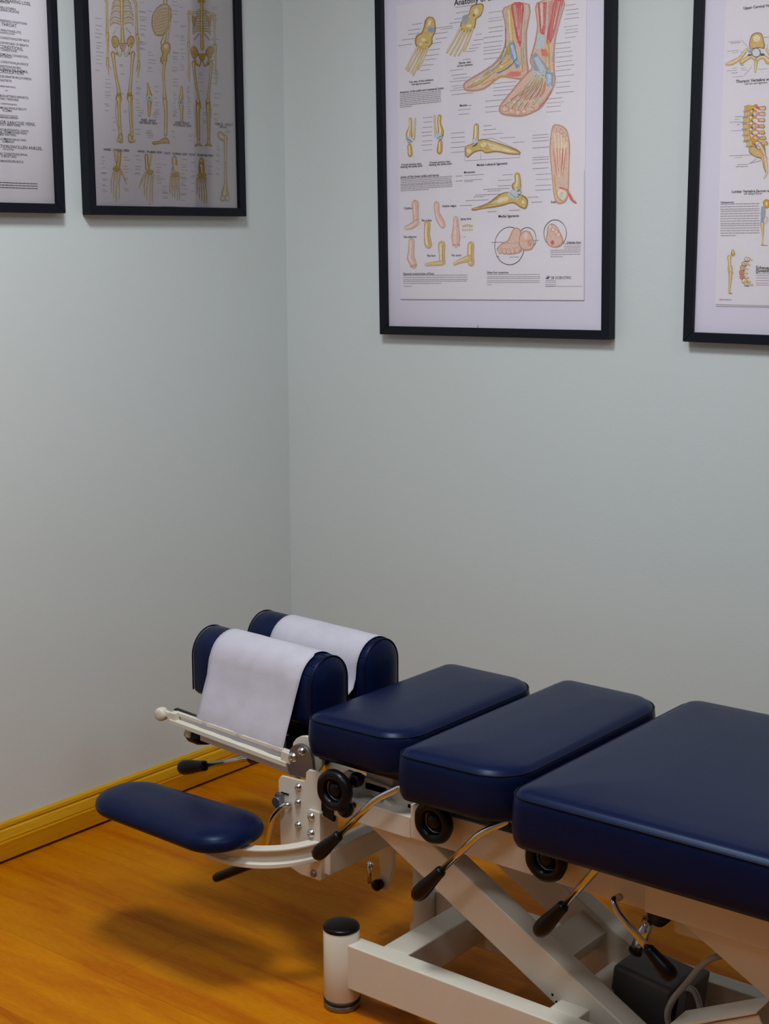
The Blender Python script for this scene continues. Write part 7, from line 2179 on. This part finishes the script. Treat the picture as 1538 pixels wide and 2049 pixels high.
# steel pivot plate
bm = nb(); pts = [(0.905, 0.392), (0.852, 0.388), (0.846, 0.398), (0.848, 0.420)]
for k in range(13):
    a = PI - PI*k/12; pts.append((0.879+0.029*math.cos(a), 0.424+0.029*math.sin(a)))
pts.append((0.909, 0.400))
pv = fin('pivot_plate', prism_y(bm, pts, -0.946, -0.938), M_STEEL, TB, bevel=0.001, label='grey steel pivot plate')
bolt(0.882, -0.946, 0.440, 0.0075, None, pv); bolt(0.860, -0.946, 0.424, 0.0085, None, pv)
pts = [(0.850, 0.40), (0.846, 0.44)]
for k in range(9):
    a = PI*0.85 - PI*0.85*k/8; pts.append((0.880+0.037*math.cos(a), 0.430+0.034*math.sin(a)))
pts += [(0.917, 0.415), (0.905, 0.40)]
fin('pivot_cheek', prism_y(nb(), pts, -0.930, -0.922), M_WHITE, TB, bevel=0.001)

# head section frame
fin('head_rail', beam(nb(), (0.600, 0.409), (0.850, 0.392), 0.026, -0.928, -0.896), M_WHITE, TB, bevel=0.002)
fin('head_rail', beam(nb(), (0.600, 0.409), (0.850, 0.392), 0.026, -0.640, -0.612), M_WHITE, TB, bevel=0.002)
fin('head_crossbar', box(nb(), 0.640, 0.668, -0.900, -0.630, 0.408, 0.434), M_WHITE, TB, bevel=0.002)
fin('head_crossbar', box(nb(), 0.80, 0.83, -0.900, -0.630, 0.402, 0.440), M_BLACK, TB, bevel=0.002)
fin('head_support', box(nb(), 0.64, 0.83, -0.87, -0.81, 0.430, 0.460), M_BLACK, TB, bevel=0.002)
fin('head_support', box(nb(), 0.64, 0.83, -0.715, -0.655, 0.430, 0.460), M_BLACK, TB, bevel=0.002)
fin('black_bar', beam(nb(), (0.514, 0.4375), (0.600, 0.431), 0.007, -0.915, -0.905), M_BLACK, TB, bevel=0.001)
fin('link_rod', tube(nb(), [(0.905, -0.885, 0.425), (0.845, -0.87, 0.433), (0.83, -0.865, 0.432)], [0.006, 0.006, 0.009]), M_CHROME, TB)
# paper clip: two flat bars
bm = nb(); beam(bm, (0.540, 0.4425), (0.850, 0.4260), 0.0075, -0.938, -0.930); beam(bm, (0.536, 0.4280), (0.846, 0.4075), 0.0095, -0.950, -0.936)
prism_y(bm, [(0.527, 0.4370), (0.536, 0.4460), (0.552, 0.4460), (0.552, 0.4240), (0.538, 0.4240)], -0.948, -0.932)
beam(bm, (0.505, 0.4410), (0.530, 0.4390), 0.010, -0.946, -0.937)
beam(bm, (0.832, 0.4215), (0.856, 0.4195), 0.020, -0.948, -0.934)
cl = fin('paper_clip_bar', bm, M_WHITE, TB, bevel=0.001, label='cream double bar clamping the paper')
b = nb(); lathe_y(b, 0.511, 0.437, [(0.006, -0.935), (0.0125, -0.937), (0.0135, -0.941), (0.0135, -0.949), (0.012, -0.953), (0.006, -0.9545)], 20); fin('knob', b, M_WHITE, cl)
tube(bm := nb(), [(0.539, -0.905, 0.392), (0.553, -0.905, 0.392), (0.575, -0.905, 0.392), (0.600, -0.905, 0.393)], [0.008, 0.0145, 0.0155, 0.011], 18)
kb = fin('knob', bm, M_BLACK, TB, label='black knob under the clip bar'); fin('knob_tip', box(nb(), 0.552, 0.566, -0.924, -0.918, 0.392, 0.412), M_WHITE, kb, bevel=0.002)

# levers
def lever(pts, grip, r=0.0058, label=None, start_r=None, fat=0.0135):
    """chrome rod through pts, black grip from the last rod point to grip"""
    pp = round_corner(pts, 0.02, 5)
    o = fin('lever', tube(nb(), pp, r, 14), M_CHROME, TB, label=label)
    a, b = Vector(pts[-1]), Vector(grip); d = b-a; s = a-d*0.08
    T = [0, 0.06, 0.12, 0.35, 0.6, 0.78, 0.9, 0.97, 1.0]; W = [0.55, 0.72, 0.72, 0.82, 1.0, 1.04, 0.94, 0.66, 0.15]
    g = fin('grip', tube(nb(), [s+(b-s)*t for t in T], [fat*w for w in W], 18), M_BLACK, o)
    return o
lever([(1.150, -0.955, 0.449), (1.145, -0.985, 0.446), (1.098, -1.0, 0.417), (1.013, -1.0, 0.328)], (0.960, -1.0, 0.277), label='chrome lever nearest the mounting plate')
lever([(1.372, -0.955, 0.443), (1.362, -0.985, 0.440), (1.318, -1.0, 0.413), (1.236, -1.0, 0.323)], (1.183, -1.0, 0.262), label='second chrome lever from the head end')
lever([(1.575, -0.965, 0.452), (1.566, -1.02, 0.447), (1.486, -1.02, 0.341)], (1.440, -1.02, 0.283), label='third chrome lever from the head end')
lever([(1.554, -0.962, 0.356), (1.552, -0.982, 0.358), (1.563, -0.985, 0.342), (1.618, -0.985, 0.297)], (1.662, -0.985, 0.263), label='chrome lever slanting towards the foot end')
lever([(0.800, -0.88, 0.392), (0.694, -0.88, 0.369), (0.560, -0.88, 0.322)], (0.489, -0.88, 0.302), r=0.0062, label='chrome lever under the headrest', fat=0.0150)
fin('lever_collar', tube(nb(), [(0.690, -0.88, 0.367), (0.725, -0.88, 0.378)], 0.011, 14), M_BLACK, TB)
o = fin('lever', tube(nb(), round_corner([(0.862, -0.955, 0.336), (0.850, -0.962, 0.334), (0.820, -0.96, 0.303), (0.803, -0.96, 0.235), (0.798, -0.962, 0.212), (0.766, -0.96, 0.197)], 0.025, 6), 0.0058, 14), M_CHROME, TB, label='bent chrome rod with long straight black grip')
fin('grip', tube(nb(), [(0.778, -0.96, 0.2025), (0.772, -0.96, 0.1995), (0.762, -0.96, 0.195), (0.672, -0.96, 0.1440), (0.666, -0.96, 0.1405), (0.663, -0.96, 0.1395)], [0.005, 0.0085, 0.0092, 0.0092, 0.0080, 0.003], 18), M_BLACK, o)
bm = nb(); box(bm, 0.826, 0.842, -0.960, -0.951, 0.322, 0.352); disc_y(bm, 0.834, 0.337, -0.966, -0.955, 0.010, 18)
fin('lever_boss', bm, M_STEEL, TB, bevel=0.001)
# lever pivot clamps with bolts
for x, z in ((1.152, 0.440), (1.372, 0.436)):
    c = fin('lever_clamp', box(nb(), x-0.012, x+0.012, -0.962, -0.935, z-0.022, z+0.018), M_STEEL, TB, bevel=0.002)
    bolt(x+0.003, -0.962, z+0.010, 0.005, None, c); bolt(x+0.003, -0.962, z-0.014, 0.0055, None, c)
# handwheels
def wheel(x, z, y=-0.98, R=0.038):
    t = nb(); n, m = 36, 12; RR = []
    for i in range(n):
        a = 2*PI*i/n; rr = R-0.0095+0.0004*math.cos(a*7)
        RR.append([Vector((x+(rr+0.0095*math.cos(2*PI*k/m))*math.cos(a), y+0.011*math.sin(2*PI*k/m), z+(rr+0.0095*math.cos(2*PI*k/m))*math.sin(a))) for k in range(m)])
    RR.append(RR[0]); rings(t, RR, cap=False); bmesh.ops.remove_doubles(t, verts=t.verts, dist=1e-6)
    o = fin('handwheel', t, M_BLACK, TB)
    h = nb(); lathe_y(h, x, z, [(0.010, -0.93), (0.010, y+0.014), (R-0.008, y+0.012), (R-0.010, y+0.004), (0.018, y+0.006), (0.015, y+0.002), (0.012, y-0.004), (0.006, y-0.006)], 28); fin('hub', h, M_BLACK, o)
    r = nb(); lathe_y(r, x, z, [(0.0215, y+0.0055), (0.0215, y+0.0025), (0.0190, y+0.0025), (0.0190, y+0.0055)], 28); fin('hub_ring', r, M_STEEL, o)
    return o
wheel(0.990, 0.402); wheel(1.208, 0.397); wheel(1.430, 0.391)
for x, y, z, r in ((1.015, -0.950, 0.418, 0.0135), (1.010, -0.975, 0.370, 0.0150)):
    b = nb(); lathe_y(b, x, z, [(0.004, -0.93), (0.005, y+0.012), (r*0.8, y+0.010), (r, y+0.004), (r, y-0.004), (r*0.75, y-0.009), (0.002, y-0.010)], 22); fin('knob', b, M_BLACK, TB)
fin('black_stop', prism_y(nb(), [(0.936, 0.374), (0.962, 0.374), (0.962, 0.326), (0.936, 0.333)], -0.952, -0.944), M_BLACK, TB, bevel=0.001)

# main side rails
bm = nb(); box(bm, 0.930, 1.135, -0.950, -0.915, 0.338, 0.378); box(bm, 1.135, 1.60, -0.950, -0.915, 0.340, 0.402)
fin('side_rail', bm, M_WHITE, TB, bevel=0.002, label='near side rail')
fin('side_rail', box(nb(), 1.598, 2.34, -0.966, -0.915, 0.345, 0.412), M_WHITE, TB, bevel=0.002, label='thicker near side rail under the long section')
fin('side_rail', box(nb(), 0.990, 2.34, -0.640, -0.600, 0.340, 0.402), M_WHITE, TB, bevel=0.002, label='far side rail')
fin('rail_bracket', prism_y(nb(), [(0.950, 0.405), (0.963, 0.413), (1.130, 0.398), (1.130, 0.375), (0.950, 0.375)], -0.914, -0.906), M_WHITE, TB, bevel=0.001)
for x0, x1 in ((1.10, 1.16), (1.42, 1.48), (1.70, 1.76), (2.26, 2.32)):
    fin('top_crossbar', box(nb(), x0, x1, -0.914, -0.641, 0.345, 0.385), M_WHITE, TB, bevel=0.002)
for x0, x1, z in ((1.00, 1.06, 0.436), (1.24, 1.30, 0.426), (1.50, 1.56, 0.422), (2.10, 2.16, 0.422)):
    for y0 in (-0.905, -0.690):
        fin('cushion_support', box(nb(), x0, x1, y0, y0+0.045, 0.402 if y0 > -0.8 else 0.395, z), M_WHITE, TB, bevel=0.0015)
    fin('support_bar', box(nb(), x0+0.005, x1-0.005, -0.914, -0.60, 0.388, 0.402), M_WHITE, TB, bevel=0.001)
fin('inner_rail', box(nb(), 1.60, 2.34, -0.870, -0.835, 0.275, 0.308), M_WHITE, TB, bevel=0.002)
tube(bm := nb(), [(1.592, -0.880, 0.316), (1.592, -0.912, 0.316)], 0.0175, 20); fin('knob', bm, M_BLACK, TB)

# lift arms (parallelogram) and their cross tubes
def arm_line(dx, y0, y1, x0=1.035, x1=1.61):
    z = lambda x: 0.2085-0.54*(x-1.321)
    return beam(nb(), (x0+dx, z(x0)), (x1+dx, z(x1)), 0.068, y0, y1)
fin('lift_arm', arm_line(0, -0.930, -0.885, 1.045), M_WHITE, TB, bevel=0.003, label='near lift arm at the head end')
fin('lift_arm', arm_line(0, -0.765, -0.725, 1.045), M_WHITE, TB, bevel=0.003)
fin('lift_arm', arm_line(0.612, -0.930, -0.885, 1.045), M_WHITE, TB, bevel=0.003, label='near lift arm at the foot end')
fin('lift_arm', arm_line(0.612, -0.765, -0.725, 1.045), M_WHITE, TB, bevel=0.003)
fin('arm_crossbar', box(nb(), -0.028, 0.028, -0.886, -0.764, -0.022, 0.022, Matrix.Translation((1.385, 0, 0.176)) @ Matrix.Rotation(0.495, 4, 'Y')), M_WHITE, TB, bevel=0.002)
fin('arm_crossbar', box(nb(), -0.028, 0.028, -0.886, -0.764, -0.022, 0.022, Matrix.Translation((1.997, 0, 0.176)) @ Matrix.Rotation(0.495, 4, 'Y')), M_WHITE, TB, bevel=0.002)
for x, z in ((1.415, 0.133),):
    for dx, dz in ((0, 0), (0.008, -0.010)):
        fin('grub_hole', disc_y(nb(), x+dx, z+dz, -0.9306, -0.929, 0.0022, 10), M_BLACK, TB)

# base
fin('base_rail', box(nb(), 1.010, 2.45, -1.000, -0.962, 0.046, 0.130), M_WHITE, TB, bevel=0.003, label='near base rail')
fin('base_rail', box(nb(), 1.010, 2.45, -0.728, -0.690, 0.046, 0.130), M_WHITE, TB, bevel=0.003, label='far base rail')
for x0 in (1.085, 1.43, 2.36):
    fin('base_crossbar', box(nb(), x0, x0+0.055, -0.964, -0.726, 0.066, 0.130), M_WHITE, TB, bevel=0.003)
def foot_post(x, y):
    b = nb(); lathe_z(b, x, y, [(0.031, 0.017), (0.0325, 0.020), (0.0325, 0.148), (0.031, 0.1495)]); o = fin('foot_post', b, M_WHITE, TB)
    c = nb(); lathe_z(c, x, y, [(0.0322, 0.148), (0.0330, 0.149), (0.0330, 0.1525), (0.0315, 0.1550), (0.024, 0.1562), (0.004, 0.1566)]); fin('post_cap', c, M_BLACK, o)
    c = nb(); lathe_z(c, x, y, [(0.0300, 0.012), (0.0332, 0.012), (0.0332, 0.018), (0.0300, 0.018)]); fin('rubber_ring', c, M_RUBBER, o)
    c = nb(); lathe_z(c, x, y, [(0.0310, 0.0), (0.0330, 0.001), (0.0330, 0.0075), (0.030, 0.0125)]); fin('levelling_foot', c, M_STEEL, o)
foot_post(1.006, -0.984); foot_post(2.45, -0.984); foot_post(2.45, -0.706)
b = nb(); lathe_z(b, 1.006, -0.740, [(0.027, 0.0), (0.027, 0.06), (0.024, 0.065), (0.0215, 0.07), (0.0215, 0.255), (0.019, 0.258)]); fin('lift_column', b, M_WHITE, TB, label='cream upright column behind the near foot')

# bracket below the head end, running to the far side
fin('cross_tube', prism_y(nb(), [(0.905, 0.262), (0.945, 0.262), (0.945, 0.215), (0.905, 0.215)], -0.943, -0.760), M_WHITE, TB, bevel=0.003)
hg = fin('hanger_plate', prism_y(nb(), [(0.900, 0.262), (0.930, 0.270), (0.950, 0.240), (0.946, 0.170), (0.930, 0.118), (0.916, 0.118), (0.912, 0.180), (0.900, 0.215)], -0.760, -0.750), M_WHITE, TB, bevel=0.0015)
tube(bm := nb(), [(0.916, -0.758, 0.129), (0.916, -0.764, 0.129), (0.916, -0.776, 0.129), (0.916, -0.780, 0.129)], [0.006, 0.011, 0.011, 0.005], 18); fin('knob', bm, M_BLACK, hg)
tube(bm := nb(), [(0.890, -0.762, 0.165), (0.890, -0.762, 0.122)], 0.0042, 10); tube(bm, [(0.886, -0.762, 0.163), (0.898, -0.762, 0.160)], 0.004, 10); fin('latch_pin', bm, M_CHROME, hg)
fin('end_cap', box(nb(), 0.885, 0.905, -0.765, -0.745, 0.222, 0.245), M_BLACK, TB, bevel=0.002)
fin('carriage_column', box(nb(), 0.96, 1.05, -0.80, -0.72, 0.255, 0.38), M_WHITE, TB, bevel=0.003)

# motor, cable, linkage at the foot end
Mt = Matrix.Translation((1.525, -0.80, 0.085)) @ Matrix.Rotation(0.12, 4, 'Y')
bm = nb(); box(bm, -0.055, 0.055, -0.050, 0.050, -0.085, 0.085, Mt)
mo = fin('motor_housing', bm, M_MOTOR, TB, bevel=0.010, seg=4, label='dark grey motor housing')
bm = nb(); box(bm, 0.062, 0.078, -0.040, 0.040, -0.060, 0.095, Mt); fin('motor_fin', bm, M_MOTOR, mo, bevel=0.004)
bm = nb(); box(bm, 0.088, 0.118, -0.052, -0.020, 0.000, 0.050, Mt); fin('plug_socket', bm, M_WHITE, mo, bevel=0.003)
fin('lift_rod', tube(nb(), [(1.572, -0.900, 0.300), (1.550, -0.900, 0.240)], 0.0105, 18), M_CHROME, TB)
fin('rod_end', tube(nb(), [(1.5505, -0.900, 0.2420), (1.549, -0.900, 0.2385)], 0.0116, 18), M_BLACK, TB)
fin('lever_stop', tube(nb(), [(1.563, -0.985, 0.334), (1.571, -0.985, 0.341)], 0.0018, 8), M_STEEL, TB)
fin('step_cover', prism_y(nb(), [(1.640, 0.163), (1.783, 0.238), (1.786, 0.244), (1.640, 0.1685)], -0.962, -0.90), M_WHITE, TB, bevel=0.001)
fin('step_side', prism_y(nb(), [(1.642, 0.160), (1.784, 0.235), (1.84, 0.12), (1.84, 0.10), (1.642, 0.10)], -0.957, -0.953), M_WHITE, TB, bevel=0.001)
cp = smooth_path([(1.690, -0.860, 0.262), (1.672, -0.878, 0.258), (1.652, -0.88, 0.237), (1.632, -0.885, 0.205), (1.613, -0.89, 0.174), (1.604, -0.89, 0.145), (1.610, -0.885, 0.120), (1.632, -0.875, 0.122), (1.648, -0.865, 0.150), (1.630, -0.85, 0.175), (1.606, -0.84, 0.170), (1.59, -0.83, 0.150)], 8)
fin('power_cable', tube(nb(), cp, 0.0052, 12), M_CORD, TB, label='grey cable looping beside the motor')

# ------------------------------------------------------------ headrest paper
def paper():
    bm = nb(); R = []
    hw = 0.0525; e = 0.0022; zc = 0.602-hw
    pts = [(-0.936, 0.424, 0), (-0.935, 0.440, 0), (-0.925, 0.468, 0), (-0.912, 0.500, 0), (-0.902, 0.525, 0)]
    for k in range(17):
        a = PI*(1-k/16)*0.93+0.10; pts.append((-0.8425+(hw+e)*math.cos(a), zc+(hw+e)*math.sin(a), 0))
    pts += [(-0.786, 0.530, 0), (-0.779, 0.512, 0), (-0.765, 0.503, 0), (-0.751, 0.512, 0), (-0.744, 0.530, 0)]
    for k in range(17):
        a = PI-0.05-k/16*(PI*0.95); pts.append((-0.6875+(hw+e)*math.cos(a), zc+(hw+e)*math.sin(a), 0))
    pts += [(-0.631, 0.520, 0), (-0.630, 0.490, 0), (-0.632, 0.468, 0)]
    N = 22
    for i, (y, z, _) in enumerate(pts):
        t = i/(len(pts)-1)
        xl = 0.597+0.028*t; xr = 0.826+0.030*t + (0.006 if 4 < i < 12 else 0)
        row = []
        for k in range(N+1):
            s = k/N; x = xl+(xr-xl)*s
            wv = 0.0012*math.sin(9*s+i*0.55)+0.0008*math.sin(23*s-i*0.9)
            amp = 1.3 if i < 6 else 0.25
            row.append(Vector((x, y-abs(wv)*amp*(1 if i < 6 else 0), z-(x-0.57)*0.03+(0 if i > 5 else (1-i/5)*((0.003)-(x-0.6)*0.020)) + (abs(wv)*amp if i >= 6 else 0))))
        R.append(row)
    rings(bm, R, cap=False, closed=False)
    me = fin('headrest_paper', bm, M_PAPER)
    md = me.modifiers.new('thickness', 'SOLIDIFY'); md.thickness = 0.0006; md.offset = 1
    tag(me, 'white paper strip draped over both headrest bolsters and clamped at the front', 'paper')
    return me
paper()
